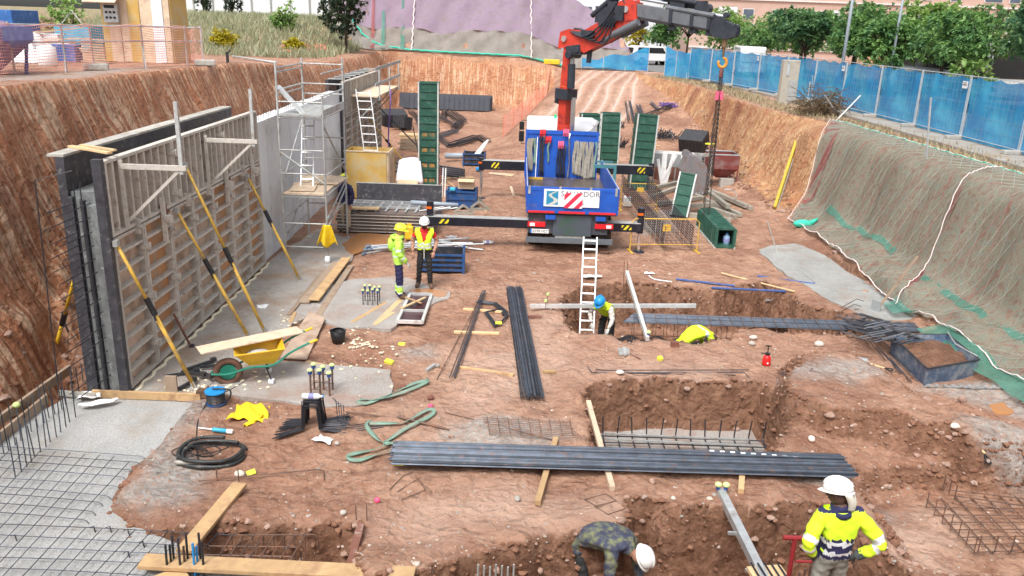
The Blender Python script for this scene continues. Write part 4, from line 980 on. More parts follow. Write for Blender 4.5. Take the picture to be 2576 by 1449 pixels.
# ---------------- crane
A=Vector((txc+.02,28.5,0)); tip=Vector((6.08,25.05,0)); dv=(tip-A); dv.z=0; DL=dv.length; dv.normalize(); sdv=Vector((dv.y,-dv.x,0))
def cp(s,z,o=0.): return A+dv*s+sdv*o+Vector((0,0,z))
q=MB(); q.b2((txc-.65,28.0,1.0),(txc+.7,29.1,1.6)); part(q,'crane_base','crane_dark',bevel=.03)
q=MB(); q.tube([cp(0,1.6),cp(0,2.9)],[.30,.24],14); part(q,'slew_column','crane_red')
q=MB(); q.bar(cp(-.05,2.6),cp(-.02,4.2),.32,.36,sdv); q.bar(cp(-.03,4.2),cp(.05,5.62),.28,.34,sdv); kb=part(q,'main_boom','crane_red',bevel=.02)
q=MB(); q.bar(cp(-.09,2.65,.165),cp(.01,5.3,.155),.20,.02,sdv); q.build('side_plate','crane_orange',kb)
q=MB(); q.bar(cp(-.02,3.78),cp(.0,4.12),.52,.60,sdv); q.bar(cp(-.25,3.6),cp(-.15,4.0),.3,.3,sdv); q.build('collar','crane_dark',kb)
q=MB(); q.tube([cp(.30,2.7,-.02),cp(.29,3.85,-.02)],.085,12); part(q,'lift_cylinder','chrome')
q=MB(); q.tube([cp(.24,4.15,.10),cp(.22,4.95,.10)],.13,12); o=part(q,'lift_cylinder_barrel','crane_dark'); q=MB(); q.tube([cp(.22,4.95,.10),cp(.26,5.4,.10)],.07,10); q.build('rod','galv_dull',o)
q=MB(); q.bar(cp(.05,5.36),cp(.62,5.44),.50,.32); q.tube([cp(.2,5.25,-.34),cp(.2,5.25,.34)],.13,12); q.tube([cp(.5,5.42,-.3),cp(.5,5.42,.3)],.1,12); part(q,'link_knuckle','crane_dark',bevel=.02)
e1=cp(.0,5.72); e2=cp(2.15,6.55)
kn=MB()
prof=[(-.28,5.45),(-.22,5.95),(.1,6.05),(.7,6.02),(1.5,6.42),(2.0,6.95),(2.45,7.0),(2.62,6.45),(2.2,6.1),(1.5,5.7),(.75,5.35),(.3,5.55)]
for o_ in (-.21,.21): kn.v+=[tuple(cp(a,b,o_)) for a,b in prof]
n=len(prof); kn.f+=[tuple(range(n)),tuple(range(2*n-1,n-1,-1))]+[(i,(i+1)%n,(i+1)%n+n,i+n) for i in range(n)]; kn.m+=[0]*(n+2)
ko=part(kn,'knuckle_boom','crane_red',bevel=.02)
for a,b in (((-.05),5.75),((2.25),6.72)):
    q=MB(); q.tube([cp(a,b,-.27),cp(a,b,.27)],.10,14); q.build('pivot_pin','chrome',ko)
q=MB(); q.bar(cp(.25,6.02,0),cp(.95,5.86,0),.30,.20); q.box(cp(1.35,6.55),(.5,.4,.5),rotz(-.66)); q.box(cp(1.75,6.75),(.35,.5,.4),rotz(-.66)); q.box(cp(1.6,6.35,.26),(.6,.08,.35),rotz(-.66)); q.box(cp(.9,5.95,.26),(.5,.08,.2),rotz(-.66)); q.box(cp(2.05,6.6,.27),(.3,.08,.45),rotz(-.66)); q.build('valve_block','crane_dark',ko)
for o_ in (-.16,.16):
    q=MB(); q.tube([cp(.95,6.5,o_),cp(1.95,7.25,o_)],.085,10); q.tube([cp(2.2,6.85,o_),cp(1.95,7.25,o_)],.06,8); part(q,'knuckle_cylinder','crane_dark')
    q=MB(); q.tube([cp(2.75,6.35,o_*1.6),cp(1.9,5.95,o_*1.6)],.12,12); q.tube([cp(1.9,5.95,o_*1.6),cp(1.45,5.72,o_*1.6)],.065,10); part(q,'jib_cylinder','crane_grey')
for k in range(5):
    q=MB(); q.tube(bez([cp(.2+.1*k,6.0,.24),cp(.8+.2*k,5.85-.05*k,.33),cp(1.5+.1*k,6.3,.33),cp(1.9+.08*k,6.9-.1*k,.26)],16),.028,5); q.build('hydraulic_hose','crane_dark',ko)
q=MB(); q.tube([cp(.9,5.2,0),cp(.88,5.42,0)],.0,3); 
q=MB(); q.bar(cp(.82,5.02),cp(.86,5.45),.16,.12); part(q,'boom_rest','crane_dark')
# telescopic jib: nested sections
S0,S1=2.35,DL-.05; zj=lambda s: 6.72-.43*(s-S0)/(S1-S0)
secs=[(2.35,3.85,.46,.36),(3.5,4.55,.42,.32),(4.3,5.1,.38,.28),(4.9,S1,.34,.25)]
for k,(a,b,h,w) in enumerate(secs):
    q=MB()
    pr=[(-w/2,-h*.30),(-w/2,h/2),(w/2,h/2),(w/2,-h*.30),(w*.22,-h/2),(-w*.22,-h/2)]
    for s in (a,b): q.v+=[tuple(cp(s,zj(s)-.03+pz,po)) for po,pz in pr]
    q.f+=[(0,1,2,3,4,5),(11,10,9,8,7,6)]+[(i,6+i,6+(i+1)%6,(i+1)%6) for i in range(6)]; q.m+=[0]*8
    o=part(q,'jib_section','crane_grey',bevel=.01)
    q=MB()
    prc=[(po*1.12,pz*1.10) for po,pz in pr]
    for s in (b-.10,b): q.v+=[tuple(cp(s,zj(s)-.03+pz,po)) for po,pz in prc]
    q.f+=[(0,1,2,3,4,5),(11,10,9,8,7,6)]+[(i,6+i,6+(i+1)%6,(i+1)%6) for i in range(6)]; q.m+=[0]*8
    q.box(cp(b-.05,zj(b)-.03-h*.58),(.2,.14,.16),rotz(-.66)); q.build('section_collar','crane_dark',o)
q=MB(); q.bar(cp(2.2,6.62),cp(2.62,6.68),.46,.52); q.build('jib_head','crane_red',ko)
for a,b,z,o_,m_ in ((2.5,3.6,.36,.02,'chrome'),(3.3,4.5,.40,-.08,'crane_dark'),(3.4,4.6,.52,.08,'crane_dark'),(4.4,5.5,.28,0,'chrome'),(3.6,5.2,.25,.12,'crane_grey')):
    q=MB(); q.tube([cp(a,zj(a)+z,o_),cp(b,zj(b)+z,o_)],.055 if m_=='chrome' else .075,10); part(q,'extension_cylinder',m_)
q=MB(); q.box(cp(3.95,zj(4)+.42),(.5,.22,.28),rotz(-.66)); q.box(cp(4.7,zj(4.7)+.42),(.3,.25,.35),rotz(-.66)); q.tube([cp(4.9,zj(4.9)+.42,-.12),cp(4.9,zj(4.9)+.42,.12)],.13,12); part(q,'winch','crane_dark')
hd=MB(); prof=[(5.05,6.62),(5.3,6.60),(5.85,6.35),(6.05,6.2),(6.0,6.02),(5.75,5.95),(5.35,5.98),(5.15,6.2)]
prof=[(a-5.7+S1+.02,b+.02) for a,b in prof]
for o_ in (-.13,.13): hd.v+=[tuple(cp(a,b,o_)) for a,b in prof]
n=len(prof); hd.f+=[tuple(range(n)),tuple(range(2*n-1,n-1,-1))]+[(i,(i+1)%n,(i+1)%n+n,i+n) for i in range(n)]; hd.m+=[0]*(n+2)
o=part(hd,'jib_tip','crane_dark',bevel=.015)
for ds,z_ in ((-.05,6.62),(.3,6.3)):
    q=MB(); q.tube([cp(S1+ds,z_,-.1),cp(S1+ds,z_,.1)],.075,12); q.build('sheave','crane_dark',o)
# hook and chain
hx=cp(S1-.02,0); 
HK=thing('crane_hook',(hx.x,hx.y,5.0),'orange crane hook with swivel hanging from the jib tip','hook')
q=MB(); q.tube([(hx.x,hx.y,5.98),(hx.x,hx.y,5.72)],.08,10); q.tube([(hx.x,hx.y,5.75),(hx.x,hx.y,5.45)],[.05,.03],8); q.build('swivel',mat('hook_brown',(.2,.12,.07),.5,.3),HK)
q=MB(); q.tube([Vector((hx.x+.12*math.sin(a),hx.y,5.30-.14*math.cos(a)-.02)) for a in np.linspace(math.pi,-math.pi*.62,16)],[.035+.012*math.sin(i/15*3.1) for i in range(16)],8); q.build('hook_bowl','hook_orange',HK,smooth=True)
q=MB(); q.tube([(hx.x+.14,hx.y,5.48),(hx.x+.15,hx.y,5.25)],.012,5); q.build('latch','chrome',HK)
CH=thing('lifting_chain',(hx.x,hx.y,.6),'long rusty lifting chains hanging from the crane hook to a green form','chain')
link=None
def chain(a,b,name='chain_leg',size=.055):
    q=MB(); a=Vector(a);b=Vector(b); n=int((b-a).length/(size*1.25)); d=(b-a).normalized(); s1,s2=frame(d)
    for k in range(n):
        c=a+d*((k+.5)*(b-a).length/n); s_=s1 if k%2 else s2
        q.tube([c+d*size*.8*math.cos(t)+s_*size*.42*math.sin(t) for t in np.linspace(0,2*math.pi,7)[:-1]],size*.16,4,closed=True)
    q.build(name,'chain',CH)
top=Vector((hx.x,hx.y,5.12))
chain(top+Vector((-.04,0,0)),(hx.x-.07,hx.y,.62)); chain(top+Vector((.04,0,0)),(hx.x+.10,hx.y+.02,.66)); chain(top+Vector((0,.04,0)),(hx.x,hx.y+.09,1.2)); chain(top+Vector((.02,-.04,0)),(hx.x+.02,hx.y-.09,1.6)); chain(top+Vector((-.03,.03,0)),(hx.x-.09,hx.y+.07,1.0)); chain(top+Vector((.03,.03,0)),(hx.x+.09,hx.y+.09,1.9))
q=MB(); q.tube([top+Vector((0,0,.02)),top+Vector((0,0,-.25))],.06,8); q.build('master_link','hopper_red',CH)
for dx in (-.05,.06):
    q=MB(); q.tube([(hx.x+dx,hx.y-.05,4.45),(hx.x+dx*1.3,hx.y-.05,4.2)],.055,8); q.build('shortening_hook','sling_pink',CH)
# ================================================================ people
BR={'ankle':.055,'toe':.045,'knee':.068,'hip':.095,'pelvis':.14,'waist':.135,'chest':.15,'neckb':.075,'headb':.06,'sh':.075,'elbow':.052,'wrist':.036}
BASE={'pelvis':(0,0,.97),'waist':(0,0,1.11),'chest':(0,0,1.31),'neckb':(0,0,1.45),'headb':(0,.02,1.55),
 'shL':(-.185,0,1.40),'elL':(-.27,-.03,1.13),'wrL':(-.28,.07,.89),'shR':(.185,0,1.40),'elR':(.27,-.03,1.13),'wrR':(.28,.07,.89),
 'hipL':(-.09,0,.93),'knL':(-.105,.02,.50),'anL':(-.11,0,.09),'toL':(-.13,.17,.045),'hipR':(.09,0,.93),'knR':(.105,.02,.50),'anR':(.11,0,.09),'toR':(.13,.17,.045)}
BONES=[('pelvis','waist','torso'),('waist','chest','torso'),('chest','neckb','torso'),('neckb','headb','neck'),
 ('chest','shL','torso'),('shL','elL','uparm'),('elL','wrL','forearm'),('chest','shR','torso'),('shR','elR','uparm'),('elR','wrR','forearm'),
 ('pelvis','hipL','torso'),('hipL','knL','thigh'),('knL','anL','shin'),('anL','toL','foot'),('pelvis','hipR','torso'),('hipR','knR','thigh'),('knR','anR','shin'),('anR','toR','foot')]
def rad(j):
    for k in ('pelvis','waist','chest','neckb','headb'):
        if j==k: return BR[k]
    return BR[{'sh':'sh','el':'elbow','wr':'wrist','hi':'hip','kn':'knee','an':'ankle','to':'toe'}[j[:2]]]
def person(loc,rz,label,joints,mats,paint,helmet=None,fat={},head=None,extras=None,hand='skin',vest=None,group=None,fingers=True,scale=1.):
    J={k:Vector(v) for k,v in {**BASE,**joints}.items()}
    names=list(J); me_=bpy.data.meshes.new('sk'); me_.from_pydata([J[n] for n in names],[(names.index(a),names.index(b)) for a,b,_ in BONES],[])
    ob=bpy.data.objects.new('sk',me_); COL.objects.link(ob)
    md=ob.modifiers.new('skin','SKIN'); md.use_smooth_shade=True
    sv=me_.skin_vertices[0].data
    for i,n in enumerate(names):
        r=rad(n)*fat.get(n,fat.get(n[:2],1.)); sv[i].radius=(r,r); sv[i].use_root=(n=='pelvis')
    s2=ob.modifiers.new('sub','SUBSURF'); s2.levels=3; s2.render_levels=3
    bpy.context.view_layer.update()
    ev=bpy.data.meshes.new_from_object(ob.evaluated_get(bpy.context.evaluated_depsgraph_get())); bpy.data.objects.remove(ob)
    mb=MB(); vs=[v.co.copy() for v in ev.vertices]
    # chest flattened front to back a little, widened sideways
    fs=[tuple(p.vertices) for p in ev.polygons]; nrm=[v.normal.copy() for v in ev.vertices]; nrm_=nrm
    for i_,v_ in enumerate(vs):
        if v_.z>.1:
            w_=math.sin(v_.x*41+v_.z*23)*math.sin(v_.z*37-v_.y*29)*.5+math.sin(v_.x*17-v_.z*61+v_.y*13)*.35+math.sin(v_.z*90+v_.x*30)*.15
            vs[i_]=v_+nrm_[i_]*w_*.011
    segs=[(J[a],J[b],l) for a,b,l in BONES]
    mi=[]; info=[]
    for f in fs:
        c=sum((vs[i] for i in f),Vector())/len(f); best=None
        for a,b,l in segs:
            d=b-a; t=max(0,min(1,(c-a).dot(d)/d.length_squared)); q=(c-(a+d*t)).length/ (1.5 if l=='torso' else 1.)
            if best is None or q<best[0]: best=(q,l,t,a.x)
        info.append((c,best[1],best[2])); m=paint(best[1],best[2],c); mi.append(mats.index(m))
    mb.v=[tuple(v) for v in vs]; mb.f=fs; mb.m=mi
    # head
    hd=J['headb']; up=(J['headb']-J['neckb']).normalized(); fw=Vector(head['look']) if head and 'look' in head else Vector((0,1,0))
    hup=Vector(head['up']) if head and 'up' in head else up
    fw=(fw-hup*fw.dot(hup)).normalized(); rt=fw.cross(hup).normalized(); Rm=Matrix((rt,fw,hup)).transposed()
    hc=hd+hup*.075+fw*.02
    sk=head.get('skin','skin') if head else 'skin'; ski=mats.index(sk)
    mb.ell(hc,(.078,.097,.122),14,10,ski,Rm)
    mb.ell(hc+fw*.098-hup*.015,(.014,.022,.026),6,5,ski,Rm)
    for s in (-1,1): mb.ell(hc+rt*s*.078-hup*.01,(.012,.022,.032),6,5,ski,Rm)
    hi=mats.index('hair') if 'hair' in mats else ski
    for s in (-1,1): mb.ell(hc+fw*.088+rt*s*.032+hup*.015,(.014,.008,.008),6,4,hi,Rm)
    mb.ell(hc+fw*.088-hup*.055,(.024,.008,.006),6,4,hi,Rm)
    if head and head.get('beard'): mb.ell(hc+fw*.055-hup*.075,(.062,.05,.05),10,6,hi,Rm)
    # hands with five fingers
    hm=mats.index(hand)
    for s in ('L','R'):
        w=J['wr'+s]; d=(w-J['el'+s]).normalized(); sx,_=frame(d,(0,1,0)); sgn=-1 if s=='L' else 1
        curl=Vector(joints.get('curl'+s,(0,.4,-.6))).normalized() if False else Vector((0,.5,-.5))
        mb.ell(w+d*.05,(.040,.022,.052),8,6,hm,Matrix((sx,d.cross(sx),d)).transposed())
        if fingers:
            pl=d.cross(sx)
            for k in range(4):
                b=w+d*.085+sx*(.027-.018*k); ln=(.062,.072,.068,.05)[k]
                mb.tube([b-d*.02,b+d*ln*.5,b+d*ln*.85+pl*.02,b+d*ln*.95+pl*.042],[.0095,.009,.008,.006],6,hm)
            b=w+d*.035+sx*.038; mb.tube([b-sx*.01,b+sx*.022+d*.025,b+sx*.025+d*.055+pl*.012],[.011,.010,.007],6,hm)
    R=rotz(rz); loc=Vector(loc)
    root=thing('person',loc,label,'person',group)
    T=lambda v: loc+R@(Vector(v)*scale)
    def xf(q): q.v=[tuple(T(v)) for v in q.v]; return q
    xf(mb).build('body',mats,root,smooth=True)
    if vest:
        q=MB(); used={}
        for f,(c,l,t) in zip(fs,info):
            m=vest['fn'](l,t,c)
            if m is None: continue
            ids=[]
            for i in f:
                if i not in used: used[i]=len(q.v); q.v.append(tuple(vs[i]+nrm[i]*vest.get('off',.018)))
                ids.append(used[i])
            q.f.append(tuple(ids)); q.m.append(m)
        xf(q).build(vest.get('name','vest'),vest['mats'],root,smooth=True,solid=.01)
    if helmet:
        q=MB(); c=hc+hup*.045
        q.ell(c,(.118,.142,.112),18,8,0,Rm,cut=-.12)
        vs2=[];n=20
        for i in range(n):
            a=2*math.pi*i/n; f_=max(0,math.sin(a)); 
            for rr,dz in ((1.0,-.012),(1.10+helmet.get('peak',.32)*f_**2,-.028)): vs2.append(c+rt*(.117*rr if rr==1 else .117*1.08)*math.cos(a)+fw*.141*rr*math.sin(a)+hup*dz)
        q.add(vs2,[(2*i,2*i+1,2*((i+1)%n)+1,2*((i+1)%n)) for i in range(n)])
        q.tube([c+fw*.143*math.cos(a)+hup*.114*math.sin(a) for a in np.linspace(.35,2.8,9)],.012,5)
        xf(q).build('helmet',helmet['mat'],root,smooth=True,solid=.004)
    if extras: extras(root,xf,J,hc,rt,fw,hup,Rm)
    return root
# --- man with red shirt and open vest
def pnt(l,t,c):
    if l in('head','neck'): return 'skin'
    if l=='torso': return 'red_cloth' if c.z>.98 else 'charcoal'
    if l=='uparm': return 'red_cloth' if t<.52 else 'skin'
    if l=='forearm': return 'skin'
    if l=='foot' or (l=='shin' and t>.93): return 'boot'
    return 'charcoal'
def vst(l,t,c):
    if not(l=='torso' and .98<c.z<1.47 and abs(c.x)<.21): return None
    if c.y>.02 and abs(c.x)<max(0,(c.z-1.12))*.32: return None
    if 1.02<c.z<1.06 or 1.10<c.z<1.145: return 1
    return 0
def ex1(root,xf,J,hc,rt,fw,hup,Rm):
    q=MB(); q.tube([(.0,.155,1.12),(.0,.17,1.0),(.0,.165,.78)],.012,6); xf(q).build('white_lanyard','tie_cloth',root)
    q=MB(); q.ell(hc-fw*.02+hup*.0,(.083,.085,.09),10,6,0,Rm); q.v=[tuple(Vector(v)) for v in q.v]; xf(q).build('hair','hair',root,smooth=True)
p=G(1068,722,.05)
person((p.x,p.y,.035),math.pi+.05,'bearded man in white helmet, red shirt and open yellow vest',
 {'elL':(-.29,-.06,1.15),'wrL':(-.23,.11,.93),'elR':(.29,-.05,1.15),'wrR':(.27,.08,.90),'anL':(-.14,.0,.09),'knL':(-.12,.02,.5),'toL':(-.19,.16,.045),'anR':(.15,-.03,.09),'knR':(.12,.02,.5),'toR':(.20,.12,.045)},
 ['red_cloth','charcoal','skin','boot','hair'],pnt,{'mat':'hat_white','peak':.12},{'chest':1.12,'waist':1.08,'el':1.0,'kn':1.08,'an':1.15},{'beard':True},ex1,'skin',{'fn':vst,'mats':['hv_yellow','reflect'],'name':'safety_vest'})
# --- worker in lime jacket, seen from the side
def pnt2(l,t,c):
    if l in('head','neck'): return 'skin'
    if l=='torso': return ('reflect' if 1.02<c.z<1.055 or 1.2<c.z<1.235 else 'hv_lime') if c.z>.86 else 'navy'
    if l in('uparm','forearm'): return 'reflect' if (l=='uparm' and .68<t<.85) or (l=='forearm' and .42<t<.58) else 'hv_lime'
    if l=='thigh': return 'hv_lime' if c.z>.86 else 'navy'
    if l=='shin': return 'hv_lime' if (.42<t<.78) else ('reflect' if .35<t<=.42 or .78<=t<.84 else 'navy')
    return 'boot'
def ex2(root,xf,J,hc,rt,fw,hup,Rm):
    q=MB(); q.tube([Vector((.13*math.cos(a),-.02+.12*math.sin(a),1.47)) for a in np.linspace(0,2*math.pi,14)[:-1]],[.045]*13,8,closed=True); xf(q).build('hood','hv_lime',root,smooth=True)
    q=MB(); q.ell((0,-.16,1.3),(.11,.08,.17),10,7); xf(q).build('hood_back','hv_lime',root,smooth=True)
    q=MB(); q.tube([Vector((.14*math.cos(a),.14*math.sin(a)-.01,1.43)) for a in np.linspace(0,2*math.pi,14)[:-1]],.02,6,closed=True); xf(q).build('dark_collar','charcoal',root)
p=G(1003,750,.035)
person((p.x,p.y,.035),-math.pi/2+.18,'worker in lime rain jacket, navy trousers and yellow helmet, standing sideways',
 {'elL':(-.27,-.02,1.14),'wrL':(-.25,.13,.90),'elR':(.27,.0,1.14),'wrR':(.22,.18,.92),'knL':(-.09,.03,.5),'anL':(-.09,-.02,.09),'anR':(.1,.03,.09),'toR':(.11,.2,.045)},
 ['hv_lime','navy','reflect','skin','boot','hair','glove_pale'],pnt2,{'mat':'hat_yellow','peak':.45},{'chest':1.12,'waist':1.2,'pelvis':1.15,'sh':1.2,'el':1.45,'wr':1.6,'kn':1.35,'an':1.5,'hi':1.1},{},ex2,'glove_pale')
# --- blue helmet, bending in the trench
def pnt3(l,t,c):
    if l in('head','neck'): return 'skin_dark'
    if l=='torso': return 'shirt_grey' if c.z>.9 else 'charcoal'
    if l in('uparm','forearm'): return 'shirt_grey'
    if l=='foot': return 'boot'
    return 'charcoal'
def vst3(l,t,c):
    if l=='torso' and abs(c.x)<.19 and c.z>.93 and (c-Vector((0,.0,.9))).length>.12: return 0
    return None
hx_=V(1556,738,17.55)
person((hx_.x-.22,17.55,-1.02),-.5+math.pi,'worker in blue helmet and yellow vest bending in the trench beside the white ladder',
 {'pelvis':(0,-.06,.93),'waist':(0,.05,1.05),'chest':(0,.22,1.19),'neckb':(0,.36,1.28),'headb':(0,.44,1.33),'shL':(-.18,.30,1.22),'elL':(-.30,.42,.98),'wrL':(-.30,.62,.84),'shR':(.18,.28,1.22),'elR':(.32,.28,.98),'wrR':(.20,.42,.80),'hipL':(-.09,-.06,.9),'hipR':(.09,-.06,.9),'knL':(-.12,.0,.5),'knR':(.12,.02,.5)},
 ['shirt_grey','charcoal','skin_dark','boot','hair','glove_pale'],pnt3,{'mat':'hat_blue','peak':.25},{'kn':1.2,'an':1.2,'el':1.2},{'look':(0,.75,-.65),'up':(0,.65,.75),'skin':'skin_dark'},None,'glove_pale',{'fn':vst3,'mats':['hv_yellow'],'name':'safety_vest'})
# --- crouching worker in lime, only the back shows over the trench edge
def pnt4(l,t,c):
    if l in('torso','uparm','forearm'): return 'reflect' if l=='torso' and .22<c.y<.28 else 'hv_yellow'
    if l in('head','neck'): return 'skin_dark'
    return 'boot' if l=='foot' else 'charcoal'
cx_=V(1722,822,16.75)
person((cx_.x+.05,16.28,-.90),-1.25,'worker doubled over in the trench with only his yellow back showing',
 {'pelvis':(0,-.2,.72),'waist':(0,-.02,.90),'chest':(0,.26,.98),'neckb':(0,.40,.84),'headb':(0,.46,.72),'shL':(-.19,.34,.92),'elL':(-.26,.42,.62),'wrL':(-.22,.55,.42),'shR':(.19,.34,.92),'elR':(.26,.42,.62),'wrR':(.22,.55,.42),'hipL':(-.1,-.2,.68),'hipR':(.1,-.2,.68),'knL':(-.16,.08,.42),'knR':(.16,.08,.42),'anL':(-.13,-.08,.09),'anR':(.13,-.08,.09),'toL':(-.15,.1,.045),'toR':(.15,.1,.045)},
 ['hv_yellow','reflect','charcoal','boot','skin_dark','hair'],pnt4,None,{'chest':1.25,'waist':1.2,'sh':1.15,'pelvis':1.1},{'look':(0,.3,-.95),'up':(0,.9,.3),'skin':'skin_dark'},None,'skin_dark')
# --- near worker from behind, hands on hips
def pnt5(l,t,c):
    if l in('head','neck'): return 'skin_dark'
    if l=='torso':
        z=c.z
        if z<.995: return 'grey_cloth'
        if z>1.475: return 'navy'
        if z<1.04: return 'navy'
        if z<1.085: return 'reflect'
        if z<1.15: return 'navy'
        if z<1.20: return 'reflect'
        if z<1.222: return 'navy'
        return 'hv_yellow'
    if l=='uparm': return 'reflect' if .70<t<.88 else 'hv_yellow'
    if l=='forearm': return 'reflect' if .12<t<.30 else ('navy' if t>.82 else 'hv_yellow')
    if l=='foot': return 'boot'
    return 'grey_cloth'
def ex5(root,xf,J,hc,rt,fw,hup,Rm):
    q=MB(); q.surf(lambda u,v: hc-fw*(.085+.02*math.sin(v*3)) +rt*((u-.5)*.19*(1-.65*v)+.03*v)+hup*(.015-.17*v)-fw*(.02*math.sin(u*9)+.05*math.sin(math.pi*u)),10,10); xf(q).build('neck_cloth','tie_cloth',root,smooth=True,solid=.006)
    q=MB(); q.tube([hc+rt*.098*math.cos(a)+fw*.118*math.sin(a)+hup*.025 for a in np.linspace(0,2*math.pi,16)[:-1]],.018,6,closed=True); xf(q).build('head_band','tie_cloth',root)
    q=MB(); q.tube([J['neckb']+Vector((.085*math.cos(a),.085*math.sin(a)+.0,.0)) for a in np.linspace(0,2*math.pi,14)[:-1]],.028,7,closed=True); xf(q).build('collar','navy',root,smooth=True)
    for s in ('L','R'):
        a,b=J['el'+s],J['wr'+s]; q=MB(); q.tube([lerp(a,b,.72),lerp(a,b,1.0)],[.052,.050],9); xf(q).build('glove_cuff','glove',root)
w5=V(2127,1216,6.75)
Z5=w5.z-1.765
person((w5.x,6.75,Z5),.12,'worker in lime and navy hi-vis shirt and white helmet, hands on hips, back turned',
 {'shL':(-.195,0,1.41),'elL':(-.33,-.10,1.17),'wrL':(-.205,.0,.985),'shR':(.195,0,1.41),'elR':(.40,-.16,1.17),'wrR':(.215,-.05,.985),'headb':(0,.03,1.55)},
 ['hv_yellow','navy','reflect','grey_cloth','skin_dark','boot','hair','glove'],pnt5,{'mat':'hat_white','peak':.3},{'chest':1.18,'sh':1.15,'waist':1.10,'el':1.35,'wr':1.3,'pelvis':1.1,'up':1.2},{'look':(-.75,.75,0),'skin':'skin_dark'},ex5,'glove')
# --- camouflage jacket, bent double in the pit
def pnt6(l,t,c):
    if l in('torso','uparm','forearm'): return 'camo'
    if l in('head','neck'): return 'skin'
    return 'boot' if l=='foot' else 'charcoal'
c6=V(1535,1352,8.75)
person((c6.x-.10,8.85,-1.10),-math.pi*.70,'worker in camouflage jacket and white helmet bent double in the near pit',
 {'pelvis':(0,-.28,.90),'waist':(0,-.12,1.05),'chest':(0,.18,1.13),'neckb':(0,.36,1.05),'headb':(0,.46,.99),'shL':(-.2,.26,1.07),'elL':(-.27,.34,.76),'wrL':(-.16,.48,.56),'shR':(.2,.26,1.07),'elR':(.29,.30,.76),'wrR':(.16,.48,.56),'hipL':(-.1,-.28,.86),'hipR':(.1,-.28,.86),'knL':(-.13,-.12,.48),'knR':(.13,-.12,.48),'anL':(-.13,-.2,.09),'anR':(.13,-.2,.09),'toL':(-.15,-.02,.045),'toR':(.15,-.02,.045)},
 ['camo','skin','charcoal','boot','hair','glove'],pnt6,{'mat':'hat_white','peak':.22},{'chest':1.2,'waist':1.2,'sh':1.15,'el':1.4,'wr':1.3,'pelvis':1.15},{'look':(0,.45,-.9),'up':(0,.9,.45)},None,'glove',scale=1.08)
# --- worker behind the scaffold
def pnt7(l,t,c):
    if l in('head','neck'): return 'skin'
    if l in('torso','uparm','forearm'): return 'navy'
    return 'boot' if l=='foot' or (l=='shin' and t>.8) else 'khaki'
person((-5.05,23.75,.035),2.6,'worker in navy jacket and khaki trousers half hidden behind the scaffold deck',{},['navy','khaki','skin','boot','hair'],pnt7,{'mat':'hat_yellow','peak':.2},{'chest':1.1,'el':1.2,'kn':1.1})
# ================================================================ near half of the pit
rg=random.Random(21)
def plank(a,b,w,t,m,label,name='plank',cat='plank',lift=0.,lb=None,group=None,world=False):
    p=on(*a) if not world else Vector(a); q_=on(*b) if not world else Vector(b)
    p.z+=t/2+lift; q_.z+=t/2+(lift if lb is None else lb)
    q=MB(); q.bar(p,q_,w,t); return q.build(name,m,label=label,cat=cat,group=group,bevel=.006)
def rods(name,pts_list,r,m,label,cat,pname='bar',n=5,group=None,loc=None):
    "one thing made of several bent bars, each bar a part"
    if len(pts_list)==1:
        q=MB(); q.tube(pts_list[0],r,n); return q.build(name,m,label=label,cat=cat,group=group)
    lo=pts_list[0][0]; e=thing(name,loc or lo,label,cat,group)
    for pts in pts_list:
        q=MB(); q.tube(pts,r,n); q.build(pname,m,e)
    return e
def gpts(*px,dz=.012): return [on(a,b,dz) for a,b in px]
def bundle(a,b,width,n,layers,r,m,label,z0=.02,name='rebar_bundle',jit=.12,narrow=1.):
    a=Vector(a);b=Vector(b);d=(b-a).normalized();s=Vector((-d.y,d.x,0)); e=thing(name,(a+b)/2,label,'rebar bundle')
    for l in range(layers):
        k_=n-3*l
        for k in range(k_):
            o=(k-(k_-1)/2)*width/n+rg.uniform(-.3,.3)*width/n; z=z0+l*r*1.7+rg.uniform(0,.4)*r
            p=a+s*o+d*rg.uniform(-jit,jit); q_=b+s*o*narrow+s*rg.uniform(-.02,.02)+d*rg.uniform(-jit,jit)
            pts=[lerp(p,q_,t)+s*rg.uniform(-.006,.006) for t in (0,.33,.66,1)]
            for t in pts: t.z+=z
            q=MB(); q.tube(pts,r,5); q.build('bar',m,e)
    return e
# main bundle across the front
zf=max(hz(-1,10.6),hz(1,10.6),hz(3,10.6),hz(4.6,10.6))
bundle((-1.66,10.56,zf),(5.05,10.64,zf),.66,34,3,.011,'rebar','wide bundle of long dark reinforcing bars lying across the pit on timbers',z0=.09,jit=.05)
def bearer(a,b,label,m='wood',w=.08,t=.075): 
    p=on(*a);q_=on(*b);p.z=max(p.z,zf-.03)+t/2;q_.z=max(q_.z,zf-.03)+t/2; q=MB(); q.bar(p,q_,w,t); q.build('timber_bearer',m,label=label,cat='timber')
bearer((1398,1112),(1352,1275),'slanting timber under the wide bar bundle, with its end near the rusty wire loops'); bearer((1478,1037),(1540,1236),'long pale timber under the wide bar bundle beside the footing pit','wood_pale'); bearer((1866,1195),(1863,1242),'short stub of timber under the wide bar bundle next to the galvanised beam')
